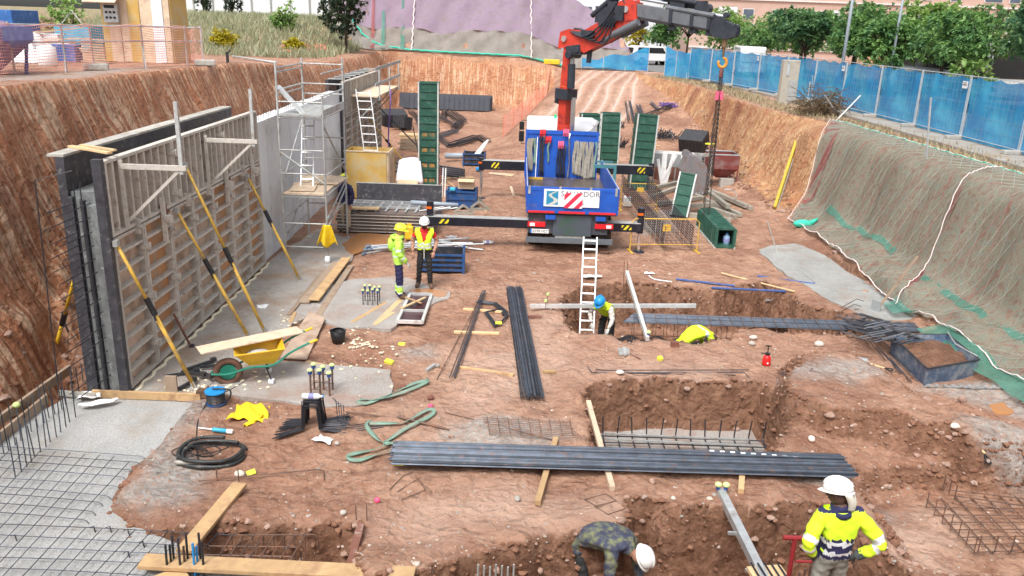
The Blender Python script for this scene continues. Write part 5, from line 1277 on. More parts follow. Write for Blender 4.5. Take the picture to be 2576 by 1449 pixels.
# bundle 2, 3
za=max(hz(.2,13),hz(.2,15),hz(.1,17),hz(.05,18.6))
bundle((.05,18.75,za),(.42,12.72,za),.40,20,2,.011,'rebar','thick bundle of dark reinforcing bars pointing from the footing pit to the lorry',z0=.075,jit=.10)
bundle((-.66,18.55,za),(-1.02,13.42,za),.10,4,1,.010,'rebar','thin bundle of four long dark bars on short timbers',z0=.06,jit=.1)
rods('reinforcing_bar',[[Vector((-.70,18.2,za+.07)),Vector((-1.30,13.4,hz(-1.3,13.4)+.02))]],.008,'rebar_rust','single thin rusty bar beside the thin four bar bundle','bar')
for i,(a,b,m_,l) in enumerate((((1165,780),(1268,788),'wood_new','pale timber under the hooked black bars'),((1142,838),(1256,842),'wood_new','pale timber across the middle of the thin bar bundle'),((1150,926),(1292,947),'wood','timber between the two long bar bundles at their near end'),((1300,797),(1362,800),'rust_beam','reddish block beside the thick bar bundle'),((1366,938),(1397,938),'wood','short timber stub at the near end of the thick bar bundle'))):
    plank(a,b,.07,.05,m_,l,'timber_bearer','timber')
# hooked black bars
def hookb(px,n,label,dz=.05,sp=.018):
    L_=[]
    P=[on(a,b,dz) for a,b in px]
    for k in range(n): L_.append([p+Vector((sp*(k-n/2)*.6,sp*(k-n/2),.004*(k%3))) for p in P])
    return rods('hooked_bars',L_,.009,'rebar_dark',label,'rebar bundle')
hookb([(1200,762),(1245,768),(1272,790),(1275,800),(1255,822)],8,'black hooked bars with a yellow tag beside the thick bar bundle')
hookb([(1268,795),(1262,783),(1222,790),(1248,826)],6,'smaller black hooked bars forming a triangle beside the yellow tag')
def tagp(px,py,w,h,m,label,dz=.02,rz=0,t=.01,cat='scrap',name='plastic_tag'):
    p=on(px,py,dz); q=MB(); q.box(p,(w,h,t),Matrix.Rotation(.3,3,'X')@rotz(rz)); return q.build(name,m,label=label,cat=cat)
tagp(1254,821,.13,.09,'hat_yellow','yellow tag on the hooked black bars',.08)
tagp(1004,1183,.15,.09,'hat_yellow','yellow tag at the end of the wide bar bundle',.12); tagp(632,1193,.12,.09,'hat_yellow','crumpled yellow plastic scrap beyond the coiled hose',.03,.5); tagp(979,914,.16,.09,'hat_yellow','yellow plastic sleeve lying at the edge of the wet pad',.03,-.4,.06); tagp(1660,906,.09,.09,'hat_yellow','yellow bar cap lying on the ground before the footing pit',.03,.3,.07); tagp(1010,867,.13,.1,'hat_yellow','flat yellow paper scrap near the foam chips',.01)
for i,(a,b) in enumerate(((949,1264),(1083,1026))):
    p=on(a,b); q=MB(); q.ell(p+Vector((0,0,.035)),(.045,.04,.04),10,6); q.build('pink_cap','pink',label=['pink plastic cap on bare earth before the near pit','pink plastic cap beside the green lifting slings'][i],cat='cap',smooth=True)
# standing bundle of bent bars + bottle
c=on(790,1075); L_=[]
for k in range(48):
    o=rg.uniform(-.19,.19); h=.42+rg.uniform(-.03,.06)+.03*(k%3); dx=rg.uniform(-.03,.03)
    sp=rg.uniform(.6,1.1)
    L_.append([c+Vector((-.22-.28*sp,-.10+o*1.6-.12*sp,.03+rg.random()*.06)),c+Vector((-.14+dx,o,.06)),c+Vector((-.12+dx,o*.8,h)),c+Vector((.10+dx,o*.8,h)),c+Vector((.14+dx,o,.06)),c+Vector((.26+.28*sp,o*1.6+.06*sp,.03+rg.random()*.06))])
rods('bent_bar_bundle',L_,.0085,'rebar_dark','upright bundle of bent black bars with a bottle on top','rebar bundle',loc=c)
for k in range(4):
    rods('bent_bar',[[c+Vector((.28+.04*k,.15-.05*k,.45-.02*k)),c+Vector((.34+.05*k,.1-.05*k,.44)),c+Vector((.38+.05*k,.05-.06*k,.0)),c+Vector((.8+.1*k,.15-.03*k,.02))]],.008,'rebar','loose bent bar leaning beside the upright bundle of black bars','bar',group='loose bars beside the black bundle')
def bottle(p,d,r,L_,m,label,cap='plastic_blue'):
    p=Vector(p);d=Vector(d).normalized(); q=MB(); q.tube([p,p+d*L_*.04,p+d*L_*.72,p+d*L_*.86,p+d*L_*.95],[r*.8,r,r,r*.4,r*.36],10); e=q.build('bottle',m,label=label,cat='bottle',smooth=True)
    q=MB(); q.tube([p+d*L_*.95,p+d*L_],r*.42,8); q.build('cap',cap,e); q=MB(); q.tube([p+d*L_*.3,p+d*L_*.55],r*1.03,10); q.build('label_band',mat('label_purple',(.25,.25,.5),.5),e)
bottle(c+Vector((-.16,-.02,.55)),(1,.05,0),.05,.34,'bag_clear','clear water bottle lying on the upright bundle of black bars')
# starter bars
def starters(cx,cy,nx,ny,dx,dy,h,r,m,label,caps=True,z=.0,ties=True,jit=.0):
    e=thing('starter_bars',(cx,cy,z),label,'starter bars')
    for i in range(nx):
        for j in range(ny):
            x_=cx+(i-(nx-1)/2)*dx;y_=cy+(j-(ny-1)/2)*dy;hh=h*(1+rg.uniform(-.06,.06))
            q=MB(); q.tube([(x_,y_,z-.05),(x_+rg.uniform(-jit,jit),y_+rg.uniform(-jit,jit),z+hh)],r,6); o=q.build('bar',m,e)
            if caps and (i+j)%1==0:
                q=MB(); q.tube([(x_,y_,z+hh-.06),(x_,y_,z+hh)],r*2.2,8); q.build('cap_sleeve','cap_blue',o); q=MB(); q.tube([(x_,y_,z+hh+.001),(x_,y_,z+hh+.02),(x_,y_,z+hh+.035)],[r*2.7,r*2.7,r*1.6],10); q.build('cap','cap_green',o)
    if ties:
        for zz in (.12,.28):
            w,d=(nx-1)*dx/2+r,(ny-1)*dy/2+r; q=MB(); q.tube([(cx-w,cy-d,z+zz),(cx+w,cy-d,z+zz),(cx+w,cy+d,z+zz),(cx-w,cy+d,z+zz)],r*.5,5,closed=True); q.build('tie','rebar_rust',e)
    return e
p=G(932,768,.03); starters(p.x,p.y+.12,4,2,.11,.26,.36,.012,'rebar','column starter bars with pale green caps on the pad by the lime jacket worker',z=.03)
p=G(806,995,.02); starters(p.x,p.y+.12,3,2,.16,.24,.44,.017,'rebar_rust','thick starter bars with green caps rising from the wet pad',z=.02)
for i,(a,b) in enumerate(((830,918),(818,930))): pass
# wheelbarrow
wc=G(570,968,.03); d=Vector((.93,.37,0)).normalized(); s=Vector((-d.y,d.x,0)); Z=Vector((0,0,1)); o=Vector((wc.x,wc.y+.12,.03))
WB=thing('wheelbarrow',o,'yellow wheelbarrow with green frame and a board laid across its tray','wheelbarrow')
def wp(a,b,c): return o+d*a+s*b+Z*c
q=MB(); 
n=22
ring=[wp(0,0,.2)+d*.2*math.cos(t)+Z*.2*math.sin(t) for t in np.linspace(0,2*math.pi,n+1)[:-1]]
q.tube(ring,.055,8,closed=True); wo=q.build('wheel',mat('tyre_brown',(.16,.085,.06),.8,0,.2,6),WB,smooth=True)
q=MB(); q.tube([wp(0,-.03,.2),wp(0,.03,.2)],.14,14); q.build('rim',mat('green_paint',(.02,.22,.15),.5,0,.15,5),wo)
q=MB()
top=[(.12,-.30),(.12,.30),(.95,.34),(.95,-.34)]; bot=[(.36,-.15),(.36,.15),(.78,.17),(.78,-.17)]
vs=[wp(a,b,.60+.06*(a-.1)) for a,b in top]+[wp(a,b,.33) for a,b in bot]
q.add(vs,[(4,5,6,7),(0,1,5,4),(1,2,6,5),(2,3,7,6),(3,0,4,7)]); q.build('tray','yellow_tool',WB,solid=.012)
q=MB(); q.tube(vs[:4],.016,6,closed=True); q.build('tray_rim','yellow_tool',WB)
for sg in (-1,1):
    q=MB(); q.tube(bez([wp(-.28,sg*.05,.2),wp(0,sg*.10,.19),wp(.35,sg*.2,.31),wp(.75,sg*.24,.33),wp(1.05,sg*.29,.55),wp(1.38,sg*.3,.70)],24),.020,7); q.build('frame_tube','green_paint',WB)
    q=MB(); q.tube([wp(1.38,sg*.3,.70),wp(1.52,sg*.3,.745)],.024,8); q.build('grip','yellow_tool',WB)
    q=MB(); q.tube([wp(.62,sg*.22,.32),wp(.70,sg*.24,.05),wp(.70,sg*.24,.0)],.015,6); q.build('leg','rebar_dark',WB); q=MB(); q.box(wp(.70,sg*.24,.03),(.09,.09,.06)); q.build('leg_foot','plastic_white',WB)
q=MB(); q.ell(wp(.55,0,.45),(.26,.16,.10),12,6); q.build('mortar_load','concrete_old',WB,smooth=True)
q=MB(); a=G(500,893,.62);b=G(755,832,.72); q.bar((a.x,a.y,.70),(b.x,b.y,.74),.36,.025); q.build('board','wood_pale',label='long worn pale board lying across the wheelbarrow',cat='board',bevel=.004)
# loose steel clamps by the prop
for k,(a,b,ang,L_) in enumerate(((455,945,.5,.55),(500,925,.9,.6),(470,975,1.2,.35),(530,930,.2,.35),(485,950,-.3,.45),(520,955,-.7,.3))):
    p=G(a,b,.03); dd=Vector((math.cos(ang),math.sin(ang),0)); q=MB(); q.bar(p-dd*L_/2+Z*(.03+.012*k),p+dd*L_/2+Z*(.035+.014*k),.05,.05); q.box(p+dd*L_/2+Z*(.06+.012*k),(.09,.08,.07),rotz(ang)); q.build('form_clamp','crate_dark',label='loose dark steel clamp bar on the wet floor by the wheelbarrow',cat='clamp',group='loose clamps by the wheelbarrow')
# planks
pil=[((868,654),(742,806),.20,.045,0.,'wood_old','lowest grey plank of the pile along the concrete floor'),((882,672),(800,800),.16,.06,0.,'wood_old','outer grey plank of the pile beside the footing pad'),((848,668),(765,770),.24,.045,.06,'wood_old','upper grey plank of the timber pile'),((872,660),(790,768),.24,.04,.11,'wood','tan top plank of the timber pile'),((803,700),(728,798),.10,.08,0.,'wood_old','square timber against the plank pile, foam stained'),((765,800),(690,822),.10,.05,0.,'wood_new','yellow broken timber at the end of the plank pile'),((742,790),(725,832),.09,.03,.03,'wood','short timber offcut standing at the end of the plank pile'),((715,818),(672,838),.12,.04,0.,'wood_old','dark timber offcut beside the prop foot')]
for a,b,w,t,lf,m_,l in pil: plank(a,b,w,t,m_,l,lift=lf)
q=MB(); cs=[G(705,902,.02),G(778,785,.10),G(818,802,.10),G(772,906,.02)]; q.add([tuple(v) for v in cs]+[tuple(v+Z*.025) for v in cs],[(0,1,2,3),(7,6,5,4),(0,4,5,1),(1,5,6,2),(2,6,7,3),(3,7,4,0)]); q.build('plywood_sheet','ply_brown',label='brown plywood sheet leaning on the end of the plank pile',cat='plywood')
for a,b,w,t,m_,l in (((982,758),(886,815),.10,.05,'wood','thin plank lying on the footing pad'),((1012,755),(946,820),.13,.06,'wood_new','yellow plank beside the framed panel'),((990,790),(942,822),.09,.05,'wood_new','short yellow timber next to the yellow plank')): plank(a,b,w,t,m_,l)
for a,b,l in (((770,912),(812,922),'short timber offcut beside the thick starter bars'),((1250,438),(1290,442),'small board lying on the ground left of the lorry')): plank(a,b,.12 if a[0]<900 else .5,.03,'wood_new',l)
# framed panel
cs=[G(1000,812,.05),G(1062,814,.05),G(1086,744,.05),G(1032,743,.05)]; FR=thing('framed_panel',cs[0],'aluminium frame with dark red panes lying on the ground','frame')
for i in range(4):
    q=MB(); q.bar(cs[i]+Z*.03,cs[(i+1)%4]+Z*.03,.06,.07); q.build('frame_bar','alu',FR)
q=MB(); q.bar(lerp(cs[0],cs[3],.38)+Z*.03,lerp(cs[1],cs[2],.38)+Z*.03,.04,.06); q.build('cross_bar','alu',FR)
q=MB(); q.add([tuple(v+Z*.01) for v in cs],[(0,1,2,3)]); q.build('pane',mat('pane_maroon',(.06,.02,.025),.25),FR)
plank((1010,790),(1070,762),.06,.03,'wood_new','pale batten lying across the framed panel',lift=.12); plank((1020,765),(1060,780),.05,.03,'wood','crooked batten crossing another on the framed panel',lift=.15)
# bucket
p=on(851,862); q=MB(); q.tube([p,p+Z*.26],[.115,.155],16); q.f.pop(); q.m.pop(); bk_=q.build('bucket','plastic_black',label='black rubber bucket on the red earth',cat='bucket',smooth=True,solid=.006)
q=MB(); q.tube([p+Z*.26+Vector((.155*math.cos(a),.155*math.sin(a),0)) for a in np.linspace(0,2*math.pi,18)[:-1]],.012,6,closed=True); q.build('rim','plastic_black',bk_); q=MB(); q.tube([p+Z*.25+Vector((.16*math.cos(a),.16*math.sin(a)-.03,.03*math.sin(a))) for a in np.linspace(0,math.pi,10)],.006,5); q.build('handle','galv_dull',bk_)
# cable reel
p=on(544,1015); RL=thing('cable_reel',p,'blue cable reel standing on the earth','cable reel')
for z in (.01,.22):
    q=MB(); q.tube([p+Z*z,p+Z*(z+.02)],.17,18); q.build('flange','crate_blue' if z<.1 else 'plastic_blue',RL)
q=MB(); 
for k in range(7): q.tube([p+Z*(.05+.026*k)+Vector((.14*math.cos(a),.14*math.sin(a),0)) for a in np.linspace(0,2*math.pi,16)[:-1]],.014,5,closed=True)
q.build('wound_cable','crate_dark',RL); q=MB(); q.tube(bez([p+Vector((.1,-.05,.05)),p+Vector((.24,-.04,.12)),p+Vector((.24,0,.26)),p+Vector((-.05,0,.27))],12),.014,6); q.build('handle','plastic_black',RL)
q=MB(); q.tube(bez(gpts((545,1000),(620,960),(665,905),(690,860),dz=.03),20),.008,5); q.build('cable','rubber',label='black cable running from the blue reel under the wheelbarrow',cat='cable')
q=MB(); q.tube(bez(gpts((520,1015),(498,1060),(495,1130),(505,1180),dz=.012),20),.008,5); q.build('cable','rubber',label='black cable running from the blue reel to the coiled hose',cat='cable')
# yellow rag
p=on(630,1045)
def ragfn(u,v):
    x_=(u-.5)*.62;y_=(v-.5)*.55; h=.05+.10*abs(math.sin(u*7+v*4))*math.exp(-((u-.5)**2+(v-.5)**2)*5)+.03*math.sin(u*17+v*9)
    r_=1-.35*math.sin(u*5+v*3)*.5
    return p+Vector((x_*r_,y_*r_,max(.01,h)))
q=MB(); q.surf(ragfn,26,24); q.build('waterproof_trousers','yellow_rag',label='crumpled yellow waterproofs lying on the earth',cat='clothing',smooth=True,solid=.01)
q=MB(); q.surf(lambda u,v: on(650-40*v+14*u,1050+25*v,0)+Vector((0,0,.03+.03*math.sin(u*9+v*4))),8,8); 
q.build('waterproof_sleeve','yellow_rag',label='yellow waterproof sleeve beside the crumpled yellow waterproofs',cat='clothing',smooth=True,solid=.01)
# sealant tube, hose coil
a=on(535,1086,.04);b=on(585,1092,.04); q=MB(); q.tube([a,lerp(a,b,.1),b],[.03,.035,.035],10); e=q.build('sealant_tube','tube_blue',label='blue and white sealant cartridge lying on the earth',cat='cartridge',smooth=True); q=MB(); q.tube([a,a+(a-b).normalized()*.22],.012,6); q.build('nozzle','plastic_white',e); q=MB(); q.tube([lerp(a,b,.72),lerp(a,b,1.02)],.037,10); q.build('label_band','sign_white',e)
HC=thing('vibrator_hose',on(525,1145),'coiled black concrete vibrator hose with a grey poker','hose')
cc=on(535,1148)
for k,(rx,ry,dz,dx) in enumerate(((.62,.33,.03,0.),(.58,.30,.08,.02),(.60,.34,.12,-.01))):
    q=MB(); q.tube([cc+Vector((dx+rx*math.cos(t)*.75,ry*math.sin(t)*1.15+.03*math.sin(3*t),dz)) for t in np.linspace(.4+.5*k,2*math.pi+.1*k,40)],.027 if k else .034,8); q.build('hose','hose',HC,smooth=True)
for k in range(5):
    q=MB(); q.tube([cc+Vector((-.35+.25*math.cos(t+k)+.08*k,.03+.12*math.sin(t)*1.3-.02*k,.05+.02*k)) for t in np.linspace(0,5.2,22)],.009,5); q.build('thin_cable','rubber',HC)
a=on(440,1172,.06);b=on(545,1176,.06); q=MB(); q.tube([a,lerp(a,b,.06),lerp(a,b,.9),b],[.02,.034,.034,.025],10); q.build('poker','hose_end',HC,smooth=True)
# slings on the ground
def ribbon(px,w,m,label,dz=.03,closed=False):
    P=bez([on(a,b,dz) for a,b in px],40); q=MB(); vs=[];fs=[]
    for i,p_ in enumerate(P):
        t=(P[min(i+1,len(P)-1)]-P[max(i-1,0)]); t.z=0
        if t.length<1e-6: t=Vector((1,0,0))
        t.normalize(); n_=Vector((-t.y,t.x,0)); tw=.8*math.sin(i*.35); off=n_*w/2*math.cos(tw)+Z*w/2*math.sin(tw)*.6
        vs+=[p_-off+Z*.02,p_+off+Z*.02]
    fs=[(2*i,2*i+1,2*i+3,2*i+2) for i in range(len(P)-1)]; q.add(vs,fs); q.build('lifting_sling',m,label=label,cat='sling',solid=.008,smooth=True)
ribbon([(898,1016),(920,1022),(960,1008),(1000,990),(1040,972),(1075,964),(1060,975),(1000,998),(950,1012),(905,1012)],.07,'sling_green','green webbing sling lying at the edge of the wet pad')
ribbon([(930,1065),(922,1078),(945,1108),(970,1118),(1020,1085),(1080,1055),(1092,1040),(1075,1038),(1020,1068),(985,1072),(930,1072)],.075,'sling_green','long green webbing sling in a loop on the earth')
ribbon([(990,1120),(940,1138),(880,1152),(880,1162),(905,1165),(950,1150),(1000,1135),(995,1125),(965,1120)],.075,'sling_green','green webbing sling at the end of the wide bar bundle')
# foam scraps (uncountable)
q=MB()
for k in range(150):
    zx=rg.choice(((560,990,880,1010),(480,620,930,990),(830,930,820,880),(700,760,780,870),(860,1000,870,930),(400,520,960,1000)))
    p=on(rg.uniform(zx[0],zx[1]),rg.uniform(zx[2],zx[3])); p.z=max(p.z,.02 if not(880<0) else 0)+.012
    q.rock(p,rg.uniform(.012,.045),k,0,.5)
for k in range(26): 
    p=on(905+30*rg.gauss(0,.5),868+12*rg.gauss(0,.5),.02); q.rock(p,rg.uniform(.02,.05),k+500,0,.5)
q.build('foam_scraps','foam',label='pale foam scraps littering the floor by the wheelbarrow',cat='foam scraps',kind='stuff',origin=(0,0,0))
# white paper on slab
def paper(px,py,w,h,m,label,rz=0,dz=.02,seed=0,cat='paper',name='paper_sheet'):
    p=on(px,py,dz); 
    p.z=max(p.z,dz-.05)
    R=rotz(rz); q=MB(); q.surf(lambda u,v: p+R@Vector(((u-.5)*w*(1-.2*math.sin(v*4+seed)),(v-.5)*h*(1-.2*math.sin(u*5+seed)),.015+.03*abs(math.sin(u*5+seed)*math.cos(v*6+seed*2)))),9,9); return q.build(name,m,label=label,cat=cat,smooth=False,solid=.003)
p=G(235,1015,-.05)
paper(228,1010,.42,.28,'plastic_white','torn white sheet on the fresh slab',.3,.06); paper(250,1030,.5,.14,'plastic_white','narrow white strip on the fresh slab beside the torn sheet',.5,.06,2)
paper(660,775,.22,.26,'plastic_white','white rag in the floor gully behind the props',.2,.02,1,'rag','rag'); paper(1490,700,.42,.2,'bag_clear','clear plastic bag lying behind the ladder',.1,.03,3,'bag','plastic_bag'); paper(1633,690,.24,.14,'plastic_white','white plastic scrap on the ground behind the trench',0,.02,4,'scrap','plastic_scrap'); paper(815,1112,.3,.16,'plastic_white','white and pink wrapper beside the bent black bars',-.4,.02,5,'wrapper','wrapper')
rods('rope_piece',[bez(gpts((1632,695),(1645,704),(1668,708),(1690,711),dz=.02),10)],.018,'plastic_white','white rope end behind the trench','rope')
# ---------------- slab reinforcement (front left)
def zp(a,b,dz=0.): return G(a*.2512,1086+b*.2512,-.03+dz)
A=[((-200,135),(1410,245)),((-200,205),(1360,305)),((-200,275),(1290,380)),((-200,348),(1210,450)),((-200,450),(1150,545)),((-200,533),(1060,640)),((-200,605),(975,705)),((-200,700),(900,795)),((-200,795),(830,880)),((-200,915),(2360,1035)),((-200,1022),(1800,1140)),((-200,1145),(1700,1225)),((-200,1250),(1500,1320)),((-200,1355),(1500,1440))]
e=thing('rebar_mat',zp(600,700),'grid of reinforcing bars standing just above the fresh slab','rebar mat')
for k,(a,b) in enumerate(A):
    p,q_=zp(*a,.03),zp(*b,.03); dd=(q_-p).normalized(); q=MB(); L_=[p,lerp(p,q_,.5)+Z*.01,q_]
    if b[0]<1500: L_+=[q_+dd*.04-Z*.012,q_+dd*.07-Z*.05,q_+dd*.075-Z*.12]
    q.tube(L_,.0058,5); q.build('bar','rebar',e)
for k in range(18):
    x0_=110+k*148 if k<9 else 860+(k-9)*165; y0_=165+(x0_-100)*.075 if k<9 else 960+(x0_-860)*.045
    if k==8: y0_=300
    x1_=x0_-(1480-y0_)*.93
    p,q_=zp(x0_,y0_,.048),zp(x1_,1480,.048); q=MB(); q.tube([p,lerp(p,q_,.5),q_],.0058,5); q.build('bar','rebar',e)
for k,(a,b) in enumerate(((1390,1110),(1240,1210),(900,960),(1060,960),(1240,990),(110,1045))):
    p=zp(a,b,.03); q=MB(); q.tube([p,p+Vector((.05,0,.02)),p+Vector((.08,-.02,-.1))],.0085,5); q.build('hook','rebar',e)
# starter bars at slab edge
e=thing('starter_bars',G(110,1060,-.06),'row of bare upright starter bars along the edge of the fresh slab','starter bars')
for k in range(17):
    t=k/16
    for (a,b) in (((-20,1165),(212,985)),((40,1200),(240,1000))):
        if (a,b)[0][0]>0 and k>12: continue
        p=G(a[0]+(b[0]-a[0])*t+rg.uniform(-3,3),a[1]+(b[1]-a[1])*t,-.06); h=.62+rg.uniform(-.12,.1); q=MB(); q.tube([p-Z*.1,p+Vector((rg.uniform(-.03,.03),rg.uniform(-.03,.03),h))],.009,5); q.build('bar','rebar',e)
p=G(45,1040,.05); q=MB(); q.ell(p+Z*.15,(.06,.06,.05),10,6); q.build('safety_cap','cap_green',label='green bar cap on the edge form left of the fresh slab',cat='cap',smooth=True)
# edge forms
def edge(a,b,za,zb,w,h,m,label):
    p=G(*a,za);q_=G(*b,zb); q=MB(); q.bar(p,q_,w,h); q.build('edge_board',m,label=label,cat='board',bevel=.004)
edge((-60,1100),(176,928),.12,.12,.06,.16,'wood_old','upper timber edge board between the slab and the earth bank'); edge((-60,1150),(118,1004),.03,.03,.05,.18,'wood_old','lower timber edge board along the starter bars'); edge((233,990),(505,1000),.02,.02,.045,.14,'wood','timber edge board at the far end of the fresh slab')
edge((148,988),(240,996),.04,.04,.03,.10,'concrete_old','short grey edge strip beside the wall end')
q=MB(); p=G(432,990,0); q.box(p+Vector((0,.02,.15)),(.20,.04,.34)); q.build('timber_stake','wood_old',label='short upright board stuck in the floor by the slab edge',cat='stake'); q=MB(); p=G(512,1000,0); q.box(p+Vector((0,.02,.07)),(.2,.15,.12)); q.build('timber_block','boot',label='dark timber block beside the blue reel',cat='block')
# bottom planks
q=MB(); q.bar(G(462,1388,.13),G(603,1218,.09),.20,.05); q.build('plank','wood',label='tan plank bridging the small trench beside the slab',cat='plank',bevel=.006)
plank((330,1412),(1050,1452),.24,.055,'wood','long tan plank lying along the front of the small trench',lift=.0,world=False) if False else None
q=MB(); a=G(357,1412,.08);b=G(1043,1446,.10); q.bar(a,b,.24,.055); q.build('plank','wood',label='long tan plank lying along the near edge of the small trench',cat='plank',bevel=.006)
q=MB(); a=G(395,1470,.02);b=G(470,1442,.02); q.bar(a,b,.3,.04); q.build('plank','wood',label='plank end under the long tan plank',cat='plank',bevel=.006)
q=MB(); a=G(908,1322,.06);b=G(880,1432,.02); q.bar(a,b,.09,.09); q.build('steel_beam','rust_beam',label='rusty red steel section leaning into the small trench',cat='beam')
for dx in (-.07,.07):
    p=on(908,1318)+Vector((dx,.05,0)); rods('stake_bar',[[p-Z*.1,p+Z*.25]],.007,'rebar_rust','thin rusty stake holding the red steel section','stake',group='stakes at the red section')
p=on(585,1200); 
for dx in (-.16,.14): rods('stake_bar',[[Vector((p.x+dx,p.y-.15,p.z-.1)),Vector((p.x+dx,p.y-.15,p.z+.22))]],.008,'rebar_rust','thin stake beside the tan bridging plank','stake',group='stakes at the bridging plank')
rods('reinforcing_bar',[gpts((500,1220),(640,1205),(800,1190),dz=.06)+[on(815,1192,.05),on(816,1210,.02)]],.010,'rebar_rust','long hooked rusty bar lying past the tan plank','bar')
# upright bars bottom left
e=thing('starter_bars',G(475,1440,-.1),'cluster of short black upright bars with two blue ones at the plank','starter bars')
for k,(a,h,m_) in enumerate(((424,.42,'rebar_dark'),(434,.38,'rebar_dark'),(441,.46,'rebar_dark'),(457,.5,'rebar_dark'),(468,.36,'rebar_rust'),(476,.48,'rebar_dark'),(492,.44,'plastic_blue'),(500,.36,'plastic_blue'),(508,.5,'rebar_dark'),(515,.46,'rebar_dark'))):
    p=G(a,1470-(k%3)*8,-.15); q=MB(); q.tube([p-Z*.1,p+Z*(h+.1)+Vector((0,.03,0))],.015,6); q.build('bar',m_,e)
# small trench cage
e=thing('rebar_cage',zp(2600,1150),'rusty reinforcing cage in the small trench beyond the long plank','rebar cage')
for a,b in (((1800,1140),(2960,1155)),((1700,1225),(2900,1250)),((2360,1035),(3140,1030))):
    p,q_=zp(*a,.02),zp(*b,.02); q=MB(); q.tube([p,q_,q_+Vector((.05,0,-.02)),q_+Vector((.07,0,-.3))],.009,5); q.build('bar','rebar_rust',e)
for k in range(8):
    p=zp(2380+k*105-60,1040,.03); q_=zp(2240+k*105-60,1270,.03); q=MB(); q.tube([p-Z*.3,p,q_],.008,5); q.build('tie','rebar_rust',e)
# ---------------- footing pit cage
e=thing('rebar_cage',(3.2,12.2,-.8),'square reinforcing grid with upturned ends in the footing pit','rebar cage')
for k in range(12):
    x_=1.72+k*.262; q=MB(); q.tube([(x_+.02,11.25,-.79),(x_,13.0,-.79),(x_,13.06,-.74),(x_+rg.uniform(-.03,.03),13.08,-.42)],.013,5); q.build('bar','rebar_dark',e)
for k in range(8):
    y_=11.35+k*.235; q=MB(); q.tube([(1.62,y_,-.77),(4.62,y_+.02,-.77),(4.70,y_+.02,-.72),(4.74,y_,-.42)],.013,5); q.build('bar','rebar_dark',e)
for y_ in (12.75,12.95):
    q=MB(); q.bar((1.75,y_,-.70),(4.3,y_-.05,-.70),.02,.03); q.build('spacer_strip','galv_dull',e)
# bars beyond the pit
P=[on(1478,925,.03),on(1487,938,.02),on(1505,940,.02),on(1870,940,.03),on(1885,952,.02)]
rods('hooked_bars',[P,[p_+Vector((.12,.10,.01)) for p_ in P[1:4]],[on(1500,928,.03),on(1498,940,.02),on(1850,946,.02)]],.009,'rebar','pair of long hooked bars lying behind the footing pit','rebar bundle')
rods('bent_bars',[gpts((1955,968),(1952,942),(2045,930),dz=.02),gpts((1962,966),(1958,946),(2040,934),dz=.02)],.008,'rebar','two short bent bars near the red sprayer','bar')
e=thing('wire_mesh',on(1330,1070),'flat rusty sheet of thin wire mesh lying on gravel','mesh')
for k in range(9):
    q=MB(); q.tube(gpts((1215+k*2,1055+k*5),(1420+k*6,1066+k*5),dz=.03),.006,4); q.build('wire','rebar_rust',e)
for k in range(9):
    q=MB(); q.tube(gpts((1225+k*26,1053+k*1),(1232+k*26,1098),dz=.036),.006,4); q.build('wire','rebar_rust',e)
rods('reinforcing_bar',[gpts((1120,1040),(1400,1112),(1560,1140),dz=.02)],.009,'rebar_rust','long thin bar lying past the wire mesh','bar')
for a,l in (((1470,1250,1550,1262),'rusty wire loop lying on the earth before the wide bar bundle'),((1495,1268,1575,1280),'second rusty wire loop overlapping the first one')):
    x0_,y0_,x1_,y1_=a; rods('wire_loop',[gpts((x0_,y0_+8),(x0_+55,y0_-6),(x1_,y1_),(x0_+35,y1_+16),(x0_,y0_+8),dz=.012)],.006,'rebar_rust',l,'stirrup')
for k,(a,b,c_) in enumerate((((1000,1240),(1055,1205),(1072,1245)),((1010,1260),(1070,1235),(1045,1200)),((980,1235),(1015,1200),(1040,1190)))):
    rods('bent_wire',[gpts(a,b,c_,dz=.02)],.006,'rebar_rust','bent tie wire at the end of the wide bar bundle','wire',group='tie wires by the wide bundle')
# second small pieces
rods('reinforcing_bar',[gpts((1000,1052),(1120,1082),dz=.03)],.02,'rebar_rust','thick rusty bar end beside the looped green sling','bar')
rods('reinforcing_bar',[gpts((870,1040),(1030,1060),(1130,1085),dz=.03)],.012,'rebar_rust','long rusty bar running from the black bundle past the sling','bar')
# ---------------- cage over the far trench
zc=.06
e=thing('rebar_cage',(6,16.75,0),'long flat topped reinforcing cage laid along the far trench to the net','rebar cage')
for k in range(17):
    y_=16.66+k*.036; q=MB(); q.tube([(2.45+.02*k,y_,zc+.004*(k%3)),(6,y_,zc),(9.75,y_+.03,zc)],.014,5); q.build('bar','rebar',e)
for k in range(3):
    y_=16.68+.27*k; q=MB(); q.tube([(2.6,y_,-.45),(9.7,y_+.03,-.45)],.009,5); q.build('lower_bar','rebar_rust',e)
for k in range(30):
    x_=2.7+k*.24; q=MB(); q.tube([(x_,16.63,zc+.018),(x_+.06,17.27,zc+.018),(x_+.06,17.27,-.47),(x_,16.63,-.47)],.006,4,closed=True); q.build('stirrup','rebar_rust',e)
e=thing('rebar_mat',(3.3,17.2,-.95),'dark reinforcing grid on plastic sheet in the bottom of the trench','rebar mat')
for k in range(8): 
    q=MB(); q.tube([(1.9+k*.42,16.5,-.86),(1.9+k*.42,18.0,-.86)],.010,5); q.build('bar','rebar_dark',e)
for k in range(6):
    q=MB(); q.tube([(1.7,16.5+k*.28,-.84),(5.0,16.5+k*.28,-.84)],.010,5); q.build('bar','rebar_dark',e)
